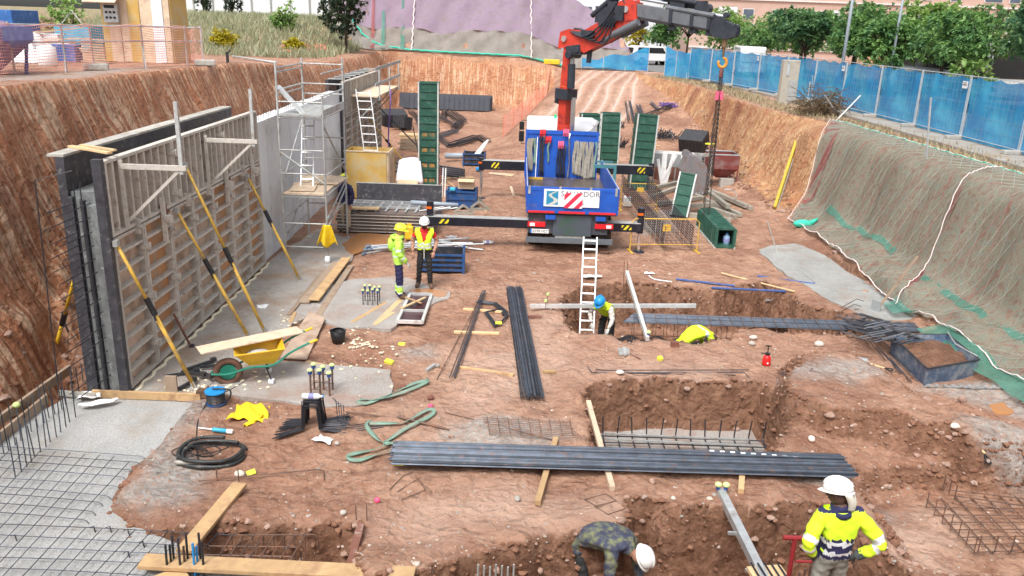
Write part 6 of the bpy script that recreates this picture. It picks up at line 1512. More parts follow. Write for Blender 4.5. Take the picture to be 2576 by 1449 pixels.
q=MB(); q.surf(lambda u,v: Vector((1.75+3.1*u,17.5+.5*v,-.80+.06*math.sin(u*31)*math.sin(v*5))),40,8); q.build('plastic_sheet','plastic_black',label='glossy black plastic sheet along the trench bottom',cat='sheet',smooth=True)
# stirrup pile
a=on(2130,812);b=on(2300,962); e=thing('stirrup_pile',(a+b)/2,'slumped pile of bent stirrups between the cage and the skip','stirrups')
dd=(b-a).normalized(); dd.z=0; dd.normalize(); sd=Vector((-dd.y,dd.x,0))
for k in range(26):
    t=k/25; c=lerp(a,b,.04+.22*rg.random()); L_=1.55+.3*rg.random(); w=.40; off=sd*(.35-.7*t)+dd*rg.uniform(-.1,.1); c=c+off; e2=c+dd*L_+sd*rg.uniform(-.12,.12)
    z0=.42+.012*k*(1-t)+.05*math.sin(t*3); c.z=hz(c.x,c.y)+z0; e2.z=hz(e2.x,e2.y)+z0*.75
    lift=Vector((0,0,.10+.05*rg.random()))
    q=MB(); q.tube([c-sd*w*.5,c+sd*w*.5+lift,e2+sd*w*.5+lift,e2-sd*w*.5],.012,5,closed=True); q.build('stirrup','rebar_bright' if k%2 else 'rebar',e)
for k in range(8):
    p=lerp(a,b,.45+.04*k)+sd*rg.uniform(-.2,.2); p.z=hz(p.x,p.y)+.05; q_=p+dd*(1.0+.5*rg.random())+sd*rg.uniform(-.1,.1); q_.z=hz(q_.x,q_.y)+.04; q=MB(); q.tube([p,q_],.010,5); q.build('loose_bar','rebar',e)
for k in range(14):
    p=on(2110+rg.uniform(-20,30),812+rg.uniform(-8,20),.05); q=MB(); q.tube([p,p+Vector((.45,.25,.15)),p+Vector((.6,.2,.12))],.008,5); q.build('bent_bar','rebar_dark',e)
# skip with soil
cs=[on(2239,890),on(2325,972),on(2448,945),on(2375,878)]
cs=[Vector((p_.x,p_.y,.02+hz(p_.x,p_.y)*.3)) for p_ in cs]; base=min(p_.z for p_ in cs); SK=thing('mortar_skip',sum(cs,Vector())/4,'low blue grey steel skip half full of earth','skip')
ctr=sum(cs,Vector())/4
for i in range(4):
    a,b=cs[i].copy(),cs[(i+1)%4].copy(); a.z=b.z=base; q=MB(); d_=(b-a).normalized(); a2=ctr+(a-ctr)*1.06;b2=ctr+(b-ctr)*1.06; a2.z=b2.z=base+.38
    q.add([a,b,b2,a2],[(0,1,2,3)]); q.build('side_plate','skip_blue',SK,solid=.02)
    q=MB(); q.tube([a2,b2],.018,6); q.build('rim','crate_dark',SK)
q=MB(); q.surf(lambda u,v: lerp(lerp(cs[0],cs[1],u),lerp(cs[3],cs[2],u),v)*1.0+Z*(base-lerp(lerp(cs[0],cs[1],u),lerp(cs[3],cs[2],u),v).z+.25+.10*math.sin(u*3.1)*math.sin(v*3.1)+.03*math.sin(u*17+v*11)),14,14); q.build('soil_load',bpy.data.materials['soil'],SK,smooth=True)
q=MB(); q.tube([cs[3]+Z*.42,ctr+Vector((.3,-.1,.52)),cs[2]+Z*.42],.012,5); q.build('lifting_wire','galv_dull',SK)
# perforated strips, poles, tools
def strip(a,b,label,m='galv',w=.05,dz=.03):
    P_,Q_=on(*a,dz),on(*b,dz); e=thing('perforated_strip',P_,label,'strip'); n=int((Q_-P_).length/.14)
    q=MB(); q.bar(P_,Q_,w*.4,.03); q.build('spine',m,e)
    for k in range(n):
        c=lerp(P_,Q_,(k+.5)/n); q=MB(); q.box(c+Vector((0,0,.02)),(.07,w,.03)); q.build('tooth',m,e)
strip((1925,748),(2100,740),'grey perforated spacer strip by the concrete strip'); strip((2325,975),(2530,980),'grey perforated spacer strip in front of the skip'); strip((1775,1155),(2010,1172),'white toothed strip along the back of the wide bar bundle','plastic_white',.03,.12)
def pole(a,b,r,m,label,cat='pole',name='pole',dz=.03): return rods(name,[[on(*a,dz),on(*b,dz)]],r,m,label,cat,n=8)
pole((1700,705),(1848,722),.03,'blue_pole','blue steel prop lying left of the pale timber pole'); pole((1790,727),(1975,738),.03,'blue_pole','blue steel prop lying at the edge of the trench'); pole((1905,697),(2050,717),.028,'blue_pole','blue steel prop lying partly on the concrete strip'); pole((1815,690),(2000,737),.025,'wood_new','pale timber pole lying across the blue props')
q=MB(); q.tube([on(1930,560,.05),on(1955,640,.03),on(2050,715,.05)],.014,5); q.build('cable','galv_dull',label='grey cable trailing from the bank to the blue prop',cat='cable')
# hoe
a=on(2205,785,.05);b=VX(2308,645,9.2); HO=thing('hoe',a,'long handled hoe standing on the concrete strip by the net','hoe'); q=MB(); q.bar(a,b,.035,.06); q.build('handle','wood_old',HO); q=MB(); q.box(a+Vector((-.05,-.02,.10)),(.02,.24,.26),rotz(.5)); q.build('blade','panel_grey',HO)
# shovels
def shovel(a,b,label):
    a=on(*a,.05);b=on(*b,.05); d_=(b-a).normalized(); s_=Vector((-d_.y,d_.x,0)); e=thing('shovel',a,label,'shovel')
    q=MB(); q.surf(lambda u,v: a+d_*(-.02+.30*v)+s_*((u-.5)*.24*(1-.55*(1-v)**3))+Z*(.03+.05*(2*u-1)**2+.02*v),7,7); q.build('blade','panel_grey',e,smooth=True,solid=.004)
    q=MB(); q.tube([a+d_*.25+Z*.05,b-d_*.12+Z*.03],.018,7); q.build('shaft','wood_new',e); q=MB(); q.tube([b-d_*.14+Z*.03,b+s_*.06+Z*.03,b+d_*.02+s_*.06+Z*.03,b+d_*.02-s_*.06+Z*.03,b-s_*.06+Z*.03],.014,6,closed=True); q.build('grip','plastic_black',e)
shovel((2140,915),(2240,940),'shovel with wooden shaft lying on the mound by the stirrups')
a=on(2438,1105,.04);b=on(2480,1132,.04); d_=(b-a).normalized(); s_=Vector((-d_.y,d_.x,0)); e=thing('spade',b,'spade half buried in the bench with its black grip showing','spade'); q=MB(); q.tube([a-Z*.1,b+Z*.02],.018,7); q.build('shaft','wood_new',e); q=MB(); q.tube([b,b+d_*.10+s_*.07,b+d_*.14+s_*.05,b+d_*.14-s_*.05,b+d_*.10-s_*.07],.014,6,closed=True); q.build('grip','plastic_black',e)
# sprayer
p=on(1927,918); SP=thing('pressure_sprayer',p,'small red pressure sprayer with pump handle on the mound','sprayer'); q=MB(); q.tube([p,p+Z*.03,p+Z*.16,p+Z*.22],[.075,.085,.075,.035],14); q.build('tank','red_plastic',SP,smooth=True); q=MB(); q.tube([p+Z*.22,p+Z*.25],.05,10); q.tube([p+Z*.25,p+Z*.40],.010,6); q.bar(p+Z*.40+Vector((-.06,0,0)),p+Z*.40+Vector((.06,0,0)),.02,.02); q.tube([p+Z*.24,p+Vector((-.12,0,.245))],.012,6); q.build('pump','plastic_black',SP)
q=MB(); q.tube([p+Vector((0,-.083,.07)),p+Vector((0,-.088,.07))],.02,10); q.build('badge','sign_white',SP)
# stones that stand out
for k,(a,b,r,m_,l) in enumerate(((1893,853,.11,'stone_pale','pale stone on top of the trench spoil'),(1890,868,.11,'stone_grey','grey stone just below the pale stone on the spoil'),(2060,872,.15,'stone_pale','big whitish stone on the mound beside the stirrups'),(1135,1101,.06,'stone','small tan stone beside the wide bar bundle'),(1645,1068,.0,'stone','x'),(848,1118,.06,'stone_grey','grey stone near the pink wrapper'),(863,1293,.07,'stone_grey','pale grey stone before the rusty beam'),(1302,1258,.08,'stone_grey','flat grey stone left of the slanting timber'),(603,1196,.09,'stone_pale','pale lumpy stone beside the yellow scrap'),(1083,1005,.10,'rust_beam','red lump of brick at the corner of the wet pad'),(1015,977,.10,'rust_beam','round red brick lump near the first green sling'),(1558,940,.09,'stone_pale','white stone behind the hooked bars'),(2330,1010,.12,'stone','reddish stone near the skip corner'),(2420,1010,.13,'stone','brown stone beside the spacer strip'),(2040,1108,.10,'stone_pale','pale stone embedded in the mound face'),(2080,1075,.12,'stone','brown stone on the mound slope'),(1640,1215,.08,'stone','tan stone beside the long pale timber'),(2390,1130,.1,'stone_pale','pale stone in the bench face'),(1460,1085,.05,'stone','x'),(1410,1125,.06,'stone','x'))):
    if l=='x': continue
    p=on(a,b); q=MB(); q.rock(p+Z*r*.35,r,k*3+1); ob=q.build('stone',m_,label=l,cat='stone'); sm=ob.modifiers.new('sub','SUBSURF'); sm.levels=1; sm.render_levels=1
# screed beams, ladder
def boxbeam(name,a,b,w,h,m,label,fins=0,caps=None):
    a=Vector(a);b=Vector(b); e=thing(name,a,label,'beam'); q=MB(); q.bar(a,b,w,h); q.build('profile',m,e)
    for k in range(fins):
        c=lerp(a,b,(k+.5)/fins); q=MB(); q.box(c-Z*(h/2+.02),(.04,.04,.04)); q.build('clip','galv',e)
    if caps:
        for (t,o_) in caps:
            c=lerp(a,b,t)+o_; q=MB(); q.tube([c,c+Z*.06],.028,8); q.build('cap_sleeve','cap_blue',e); q=MB(); q.ell(c+Z*.08,(.05,.05,.035),10,6); q.build('cap','cap_green',e)
    return e
a=G(1333,772,.12); b=V(1749,783,a.y+.25); boxbeam('screed_beam',(a.x,a.y,.14),(b.x,b.y,.20),.05,.09,'alu','long aluminium screed beam spanning the far trench',4)
a=V(1574,718,18.6);b=G(1628,860,.04); boxbeam('screed_beam',(a.x,a.y,.62),(b.x,b.y,.10),.07,.10,'alu','slanting aluminium beam across the far trench with a green cap',8,((.97,Vector((.03,0,.03))),))
for dx in (-.03,.05): rods('stake_bar',[[Vector((a.x+dx,18.7,-.1)),Vector((a.x+dx-.03,18.72,.85))]],.008,'rebar_rust','rusty stake at the head of the slanting beam','stake',group='stakes at the slanting beam')
for (x_,y_,l) in ((1372,762,'short stake with a green cap beside the far trench'),(1377,745,'green capped stake behind the far trench corner')):
    p=on(x_,y_+18); e=thing('capped_stake',p,l,'stake'); q=MB(); q.tube([p-Z*.05,p+Z*.22],.008,5); q.build('bar','rebar_rust',e); q=MB(); q.tube([p+Z*.20,p+Z*.25],.035,10); q.build('cap','cap_green',e)
t=V(1485,597,19.35); ladder('ladder',(t.x-.08,17.85,-.98),t,.33,(1,0,0),12,'alu','aluminium ladder standing in the far trench before the lorry','alu',.028,.06)
a=G(1812,1238,.06); b=V(1945,1455,7.7); b.z=.15
BB=boxbeam('galvanised_beam',(a.x,a.y,.07),(b.x,b.y,b.z),.105,.11,'galv','galvanised box beam with two green caps crossing the near pit',0,((.015,Vector((-.05,0,.05))),(.015,Vector((.06,0,.05)))))
for tt in (.45,.8):
    c=lerp(Vector((a.x,a.y,.07)),Vector((b.x,b.y,b.z)),tt); q=MB(); q.bar(c+Vector((-.05,0,-.02)),c+Vector((-.16,0,-.02)),.03,.04); q.build('bracket','galv',BB)
# red trestle and timber block in the near pit
def P7(px,py,y): return V(px,py,y)
e=thing('red_trestle',(3.9,7.85,-1.1),'dark red steel trestle standing in the near pit beside the worker','trestle')
a=P7(1970,1352,7.9);b=P7(2085,1356,7.9); q=MB(); q.tube([a,b],.028,8); q.build('top_rail','red_frame',e)
for x_ in (2000,2085):
    t_=P7(x_,1354,7.9); q=MB(); q.tube([t_,(t_.x,t_.y,-1.1)],.028,8); q.build('leg','red_frame',e)
c=P7(2000,1412,7.9);d_=P7(2085,1414,7.9); q=MB(); q.tube([c,d_],.016,8); q.build('brace','red_frame',e)
e=thing('timber_pad',(2.95,8.0,-.45),'timber pad with black steel rods across it in the near pit','pad')
c=P7(1935,1442,8.0); q=MB(); q.box((c.x,c.y,c.z-.03),(.42,.3,.05),rotz(.15)); q.build('board','wood_new',e)
for k in range(5):
    q=MB(); q.tube([(c.x-.17+.08*k,c.y+.16,c.z+.015),(c.x-.13+.08*k,c.y-.2,c.z+.015)],.013,6); q.build('rod','rebar_dark',e)
q=MB(); q.box((c.x,c.y,(c.z-.06-1.1)/2),(.36,.26,c.z-.06+1.1)); q.build('support','wood_old',e)
e=thing('starter_bars',G(2040,1449,-.5),'cut bar ends standing up in the near pit beside the red trestle','starter bars')
for k in range(7):
    p=P7(2012+k*14,1440-(k%3)*9,7.75+.1*(k%2)); q=MB(); q.tube([(p.x,p.y,-1.1),p],.013,6); q.build('bar','rebar_rust',e)
e=thing('starter_bars',G(1245,1449,-.3),'row of short grey bars at the left end of the near pit','starter bars')
for k in range(7):
    p=P7(1203+k*15,1420+(k%3)*3,8.0); q=MB(); q.tube([(p.x,p.y,-1.0),p],.012,6); q.build('bar','galv_dull',e)
# bottom right mat
z_=hz(6.3,9.9)+.03
e=thing('rebar_mat',(6.6,9.9,z_),'square reinforcing mat with upturned hooks on the earth right of the hands on hips worker','rebar mat')
o=G(2335,1300,z_); 
for k in range(9):
    p=G(2332+k*36,1255-k*2,z_); q_=G(2455+k*42,1392,z_); q=MB(); q.tube([p,q_,q_+Vector((.02,0,.03)),q_+Vector((.02,0,.28))],.009,5); q.build('bar','rebar_rust',e)
for k in range(7):
    p=G(2330+k*20,1276+k*19,z_+.02); q_=G(2640,1280+k*17,z_+.02); q=MB(); q.tube([p+Z*.25,p,q_],.009,5); q.build('bar','rebar_rust',e)
for k in range(3):
    p=G(2372+k*14,1232+k*14,z_+.05); q_=G(2640,1262+k*20,z_+.05); q=MB(); q.tube([p+Z*.26,p+Z*.02,p+Vector((.05,0,.0)),q_],.010,5); q.build('top_bar','rebar_rust',e)
# misc scrap
q=MB(); p=on(1570,890); 
for k in range(5): q.bar(p+Vector((-.12,-.1+.05*k,.02+.01*k)),p+Vector((.1,-.08+.04*k,.04+.01*k)),.03,.03)
q.bar(p+Vector((0,-.18,.05)),p+Vector((.02,.2,.06)),.05,.04); q.build('metal_bracket','galv_dull',label='grey metal bracket lying in front of the far trench',cat='bracket')
q=MB(); p=on(1697,872); q.box(p+Z*.05,(.16,.1,.12)); q.build('brick_block','rust_beam',label='small brown block in front of the doubled over worker',cat='block')
q=MB(); p=on(1085,930); q.bar(p+Vector((-.08,-.12,.03)),p+Vector((.05,.12,.05)),.06,.05); q.bar(p+Vector((.03,.12,.04)),p+Vector((.14,.1,.05)),.04,.04); q.build('metal_bracket','galv_dull',label='bent metal bracket near the thin bar bundle',cat='bracket')
rods('stick',[gpts((1560,878),(1610,905),dz=.02)],.014,'rust_beam','short brown stick lying in front of the far trench','stick')
# ================================================================ middle and back of the pit
rg=random.Random(33)
# plywood box
PB=thing('plywood_box',(-5.3,29.4,0),'open yellow plywood box standing against the concrete wall','box')
for nm,lo,hi,m_ in (('front_panel',(-6.1,28.68,.02),(-4.62,28.72,1.68),'ply_yellow'),('back_panel',(-6.1,30.05,.02),(-4.52,30.09,1.66),'ply_yellow'),('side_panel',(-6.12,28.73,.02),(-6.08,30.04,1.67),'ply_yellow'),('side_panel',(-4.60,28.73,.02),(-4.56,30.04,1.67),'wood_pale')):
    q=MB(); q.b2(lo,hi); q.build(nm,m_,PB)
for z in (1.69,): 
    q=MB(); q.b2((-6.12,28.66,z),(-4.56,28.74,z+.03)); q.build('rim','wood_pale',PB)
for k in range(4):
    q=MB(); q.b2((-4.555,28.76+.34*k,.02),(-4.525,28.86+.34*k,1.62)); q.build('stud','wood_pale',PB)
# dark standing panel, stack of panels
q=MB(); R=Matrix.Rotation(-.10,3,'X'); q.box((-3.88,26.75,.47),(2.85,.10,.95),R); e=q.build('shutter_board','form_dark',label='dark flat form panel standing on edge behind the panel stack',cat='form panel'); q=MB(); q.box((-3.88,26.80,.962),(2.87,.12,.02),R); q.build('edge_rail','galv_dull',e)
ords=['lowest','second','third','fourth','fifth','topmost']
for k in range(6):
    q=MB(); dx=rg.uniform(-.05,.05); z=.05+.10*k; q.b2((-5.35+dx,23.75,z),(-2.45+dx,25.25,z+.085)); e=q.build('shutter_board','form_brown',label='%s panel in the stack of dark form panels by the scaffold'%ords[k],cat='form panel',group='stacked dark form panels')
    q=MB(); q.b2((-5.34+dx,23.72,z+.01),(-2.46+dx,23.748,z+.03)); q.build('edge_lip','form_steel',e)
q=MB(); 
e=thing('galvanised_frame',(-3.9,24.6,.66),'galvanised ladder frame lying on the panel stack','frame')
for y_ in (24.35,24.75,25.15):
    q=MB(); q.bar((-5.2,y_,.70),(-2.9,y_,.70),.05,.07); q.build('rail','galv',e)
for k in range(8):
    q=MB(); q.bar((-5.1+.3*k,23.95,.67),(-5.05+.3*k,25.15,.67),.06,.03); q.build('rung','galv',e)
q=MB(); q.tube([(-3.2,24.5,.85),(-1.75,24.55,.80)],.065,10); q.build('plastic_pipe','pipe_grey',label='grey plastic pipe sticking out over the panel stack',cat='pipe',smooth=True)
plank((-5.3,24.0,.70),(-4.1,24.05,.70),.25,.05,'wood_new','pale board on the panel stack by the scaffold',world=True)
q=MB(); q.surf(lambda u,v: Vector((-5.1+.5*u,23.72+.15*v-.05*math.sin(u*6),.64-.12*v+.02*math.sin(u*9))),8,6); q.build('black_bag','plastic_black',label='crumpled black plastic hanging on the panel stack edge',cat='bag',smooth=True,solid=.004)
for k in range(3):
    q=MB(); a=Vector((-2.5-.2*k,24.2,.66)); q.tube([a,a+Vector((.75,.1-.1*k,.12+.03*k))],.02,6); q.build('steel_tube','galv',label='thin galvanised tube lying at the end of the panel stack',cat='tube',group='tubes on the panel stack end')
# jerrycan
p=G(1028,606,.03); q=MB(); q.box((p.x,p.y+.15,.25),(.26,.2,.42)); e=q.build('jerrycan','yellow_tool',label='orange yellow jerrycan behind the two standing workers',cat='jerrycan',bevel=.05); q=MB(); q.box((p.x,p.y+.15,.49),(.14,.05,.05)); q.build('handle','yellow_tool',e); q=MB(); q.tube([(p.x+.09,p.y+.15,.46),(p.x+.09,p.y+.15,.5)],.03,8); q.build('cap','plastic_black',e)
# heap of steel tubes
for k in range(16):
    if k<8: a=on(912+4*k,622+rg.uniform(-4,24)); b=on(1060+12*k,612+rg.uniform(0,22))
    else: a=on(1050+rg.uniform(-20,20),606+rg.uniform(0,30)); b=on(1205+rg.uniform(-30,15),610+rg.uniform(0,30))
    z=.05+.035*(k%5); a.z+=z;b.z+=z
    e=thing('scaffold_tube',a,'shiny scaffold tube in the heap behind the workers','tube','heap of scaffold tubes'); q=MB(); q.tube([a,b],.026,7); q.build('tube','galv',e); d_=(b-a).normalized(); q=MB(); q.tube([a-d_*.02,a+d_*.10],.045,8); q.build('coupler','skip_blue' if k<8 else 'galv',e)
paper(1135,610,.3,.2,'plastic_white','white rag on the heap of scaffold tubes',.2,.15,2,'rag','rag'); bottle(on(1215,615,.05)+Vector((0,0,.02)),(1,.1,0),.05,.32,'bag_clear','empty clear bottle lying beyond the tube heap')
# stillages
def stillage(c,w,d_,h,rz,m,fill,label,slats=4):
    e=thing('stillage',c,label,'stillage'); R=rotz(rz); c=Vector(c); T=lambda x_,y_,z_: c+R@Vector((x_,y_,z_))
    for sx in (-1,1):
        for sy in (-1,1):
            q=MB(); q.bar(T(sx*w/2,sy*d_/2,0),T(sx*w/2,sy*d_/2,h+.06),.06,.06); q.build('post',m,e)
    for k in range(slats):
        z=.12+(h-.12)*k/(slats-1)
        for a,b in (((-1,-1),(1,-1)),((-1,1),(1,1)),((-1,-1),(-1,1)),((1,-1),(1,1))):
            q=MB(); q.bar(T(a[0]*w/2,a[1]*d_/2,z),T(b[0]*w/2,b[1]*d_/2,z),.03,.05); q.build('rail',m,e)
    q=MB(); q.box(T(0,0,.09),(w-.03,d_-.03,.03),R); q.build('base',m,e)
    for a,b,s_ in ((0,-d_/2+.025,(w-.08,.012,h-.1)),(0,d_/2-.025,(w-.08,.012,h-.1)),(-w/2+.025,0,(.012,d_-.08,h-.1)),(w/2-.025,0,(.012,d_-.08,h-.1))):
        q=MB(); q.box(T(a,b,h/2+.08),s_,R); q.build('side_sheet',fill,e)
    return e
p=on(1108,690); stillage((p.x,p.y+.35,hz(p.x,p.y)),1.15,.75,.52,.05,'crate_blue','crate_dark','low dark steel stillage with blue corners behind the red shirted man')
p=on(1160,528); stillage((p.x,p.y+.35,hz(p.x,p.y+.3)),1.0,.75,.62,.0,'crate_blue','crate_blue','blue steel stillage carrying an open cardboard box',3)
q=MB(); q.box((p.x+.15,p.y+.3,.86),(.55,.42,.28)); e=q.build('cardboard_box','cardboard',label='open cardboard box on the blue stillage',cat='box')
for s_ in (-1,1):
    q=MB(); q.box((p.x+.15+.0,p.y+.3+s_*.28,1.02),(.55,.18,.01),Matrix.Rotation(s_*-.35,3,'X')); q.build('flap','cardboard',e)
q=MB(); q.box((p.x-.3,p.y-.02,.72),(.2,.2,.12)); q.build('cyan_rag','tube_blue',label='cyan cloth in the blue stillage',cat='rag',bevel=.04)
p=on(1192,418); stillage((p.x,p.y+.35,hz(p.x,p.y+.3)),.95,.8,.55,.0,'crate_blue','crate_dark','smaller blue stillage with white profiles beside the lorry outrigger',3)
for k in range(4):
    q=MB(); q.bar((p.x-.1+.08*k,p.y+.2,.35),(p.x+.45+.05*k,p.y+.7,1.0+.04*k),.06,.05); q.build('white_profile','plastic_white',label='white plastic profile sticking out of the smaller blue stillage',cat='profile',group='profiles in the blue stillage')
q=MB(); q.tube([(p.x-1.4,p.y+1.2,.25),(p.x-.1,p.y+1.1,.3)],.13,12); q.build('plastic_pipe','pipe_grey',label='thick grey pipe lying behind the smaller blue stillage',cat='pipe',smooth=True)
for k,(a,b) in enumerate(((1165,540),(1205,530),(1190,512))):
    p=on(a,b); q=MB(); e=thing('trestle',p,'small mossy timber trestle on the ground by the outrigger leg','trestle','timber trestles by the outrigger')
    q=MB(); q.bar(p+Vector((-.3,0,.05)),p+Vector((.35,.1,.05)),.09,.09); q.build('sill','beam_grey',e); q=MB(); q.bar(p+Vector((-.28,0,.1)),p+Vector((0,.02,.32)),.07,.07); q.build('strut','beam_grey',e); q=MB(); q.bar(p+Vector((.3,.08,.1)),p+Vector((0,.02,.32)),.07,.07); q.build('strut','beam_grey',e)
# rods and boards in the middle
for a,b,w,t,m_,l in (((1065,448),(1130,470),.08,.04,'wood','tan batten left of the blue stillage'),((1085,425),(1225,535),.05,.03,'wood','long thin batten reaching toward the outrigger'),((1075,452),(1190,447),.10,.04,'wood_new','orange batten before the dark profiles'),((1060,438),(1180,455),.09,.04,'wood_old','grey batten beside the tall green form'),((1285,470),(1292,492),.10,.03,'wood_pale','short board lying left of the lorry wheels'),((1232,436),(1292,443),.35,.03,'wood_pale','flat pale board lying between stillage and lorry')): plank(a,b,w,t,m_,l)
for k in range(5):
    a=on(1060,415+5*k,.06);b=on(1168,430+5*k,.05); q=MB(); q.bar(a,b,.10,.08); q.build('steel_profile','form_dark',label='dark steel profile in the flat pile beside the outrigger',cat='profile',group='flat pile of dark profiles')
q=MB(); p=on(1205,432,.12); q.box(p,(.28,.2,.16)); q.build('blue_bag','plastic_blue',label='blue bag on the pile of dark profiles',cat='bag',bevel=.05)
p=on(1112,495); 
for k in range(3): rods('steel_prop',[[p+Vector((.1*k-.1,0,0)),p+Vector((.1*k-.08,.15,1.05))]],.025,'white_paint' if k else 'hopper_red','upright white and red prop by the blue stillage','prop',group='props by the blue stillage')
p=on(1066,455); q=MB(); q.tube([p,p+Vector((-.45,.1,2.2))],.02,6); q.build('steel_prop','truck_dark',label='thin dark prop leaning on the tall green form',cat='prop')
# tall green column forms
def column_form(base,w,dd,h,label,R=None,rows=None,low=None,name='column_form',mouth=False):
    base=Vector(base); R=R or Matrix.Identity(3); e=thing(name,base,label,'column form'); T=lambda x_,y_,z_: base+R@Vector((x_,y_,z_))
    def bx(nm,c,s_,m): q=MB(); q.box(T(*c),s_,R); return q.build(nm,m,e)
    t=.05
    for s_ in (-1,1):
        bx('side_panel',(s_*(w/2-t/2),0,h/2),(t,dd,h),'green_form'); bx('edge_lip',(s_*(w/2+.012),-dd/2-.02,h/2),(.05,.06,h),'green_form_lip')
    rows=rows or int(h/.31)
    for s_ in (-1,1):
        p_=bx('face_panel',(0,s_*(dd/2-t/2),h/2),(w-2*t-.004,t,h-.01),'green_form')
        for k in range(rows+1):
            z=.03+(h-.06)*k/rows; q=MB(); q.box(T(0,s_*(dd/2+.018),z),(w-2*t-.02,.035,.045),R); q.build('rib','green_form',p_)
            if s_<0 and low and k<low and k%2==0:
                for sx in (-1,1): q=MB(); q.box(T(sx*w*.2,-(dd/2+.004),z+.15),(w*.28,.007,.14),R); q.build('ply_patch','orange_ply',p_)
        for sx in (-1,1):
            if s_<0: continue
    for sx in (-1,1):
        for k in range(rows+1):
            z=.03+(h-.06)*k/rows; q=MB(); q.box(T(sx*(w/2+.018),0,z),(.033,dd-.05,.045),R); q.build('side_rib','green_form',e)
    return e
column_form((-3.45,32.05,0),.72,.72,3.94,'tall green column form standing alone with orange patches low down',rows=13,low=8)
column_form((4.05,36.0,0),.80,.75,2.62,'green column form with white edges right behind the lorry bed',rotz(-.05),rows=8)
column_form((3.35,38.5,0),.85,.75,2.3,'green column form hidden behind another one by the lorry',rotz(.1),rows=7)
column_form((4.95,32.6,0),.78,.70,2.95,'dark green column form leaning beyond the right outrigger',Matrix.Rotation(.05,3,'Y')@Matrix.Rotation(-.05,3,'X')@rotz(.06),rows=9)
column_form((5.68,27.55,0.03),.52,.42,1.5,'short green column form leaning on the concrete beams',Matrix.Rotation(.17,3,'Y')@Matrix.Rotation(-.22,3,'X')@rotz(-.2),rows=4)
LF=column_form((6.30,26.1,.33),.56,.58,2.65,'green column form lying on its side under the chains',Matrix.Rotation(math.pi/2,3,'X')@rotz(0),rows=10)
bottle((6.38,23.65,.08),(0,0,1),.10,.36,mat('bottle_blue',(.25,.4,.55),.15,0,.1),'big blue water bottle standing in the mouth of the lying green form')
# cage leaning on barrier
a=G(1708,592,.50);b=G(1598,462,1.0); e=thing('rebar_cage',a,'long reinforcing cage leaning out over the yellow barrier','rebar cage')
d_=(b-a).normalized(); s_,u_=frame(d_); Lg=(b-a).length*1.12
for i in range(8):
    for s2 in (-1,1):
        o_=s_*(.42*s2)+u_*(-.26+.072*i); q=MB(); q.tube([a+o_,a+d_*Lg*(.92+.04*rg.random())+o_],.016,5); q.build('bar','rebar_dark',e)
for i in range(5):
    o_=s_*(-.28+.14*i)-u_*.27; q=MB(); q.tube([a+o_,a+d_*Lg*.9+o_],.008,5); q.build('bar','rebar_rust',e)
for k in range(22):
    c=a+d_*(.1+Lg*.86*k/21); q=MB(); q.tube([c-s_*.43+u_*.25,c-s_*.43-u_*.29,c+s_*.43-u_*.29,c+s_*.43+u_*.25],.011,4); q.build('stirrup','rebar_rust',e)
def barrier(p0,p1,h,label):
    p0=Vector(p0);p1=Vector(p1); e=thing('crowd_barrier',p0,label,'barrier'); d_=(p1-p0).normalized(); n_=Vector((-d_.y,d_.x,0))
    pts=[p0+Z*.05,p0+Z*(h-.1),p0+d_*.1+Z*h,p1-d_*.1+Z*h,p1+Z*(h-.1),p1+Z*.05]; q=MB(); q.tube(pts,.018,8); q.build('frame','yellow_steel',e)
    q=MB(); q.tube([p0+Z*.22,p1+Z*.22],.014,6); q.build('lower_rail','yellow_steel',e)
    n=14
    for k in range(1,n): c=lerp(p0,p1,k/n); q=MB(); q.tube([c+Z*.22,c+Z*h],.005,4); q.build('upright','galv_dull',e)
    for c in (p0,p1): q=MB(); q.bar(c-n_*.22+Z*.02,c+n_*.22+Z*.02,.04,.03); q.build('foot','yellow_tool',e)
    c=lerp(p0,p1,.52)+Z*.72; q=MB(); q.box(c,(.24,.012,.2),rotz(math.atan2(d_.y,d_.x))); q.build('plate','yellow_steel',e)
a=on(1584,633);b=on(1752,634); barrier(a,b,.98,'yellow tubular barrier under the end of the leaning cage')
a=on(1560,528);b=on(1650,530); barrier((a.x,a.y,hz(a.x,a.y)),(b.x,b.y,hz(b.x,b.y)),.95,'yellow tubular barrier behind the leaning cage')
p=on(1577,520); q=MB(); q.box(p+Z*.2,(.3,.22,.38)); e=q.build('jerrycan','plastic_white',label='white plastic can behind the lorry near the leaning cage',cat='jerrycan',bevel=.05); q=MB(); q.tube([p+Z*.38,p+Z*.45],.04,8); q.build('cap','red_plastic',e)
# concrete beams
for k,(a,b,lf) in enumerate((((1768,480),(1878,528),.05),((1750,498),(1862,548),.02),((1640,500),(1700,478),.0),((1650,520),(1760,505),.03),((1760,520),(1850,552),.0),((1700,535),(1790,528),.12),((1800,490),(1890,530),.0),((1640,486),(1720,468),.12),((1730,545),(1840,560),.0),((1780,500),(1830,540),.2))):
    p=on(*a);q_=on(*b); q=MB(); q.bar(p+Z*(.08+lf),q_+Z*(.08+lf),.16,.15); q.build('concrete_beam','beam_grey',label='weathered grey beam in the tumbled pile below the bank',cat='beam',group='tumbled pile of grey beams',bevel=.01)
rods('steel_hoop',[bez(gpts((1820,495),(1845,500),(1850,515),(1840,520),dz=.3),10)],.02,'galv','bent pipe on the pile of grey beams','pipe')
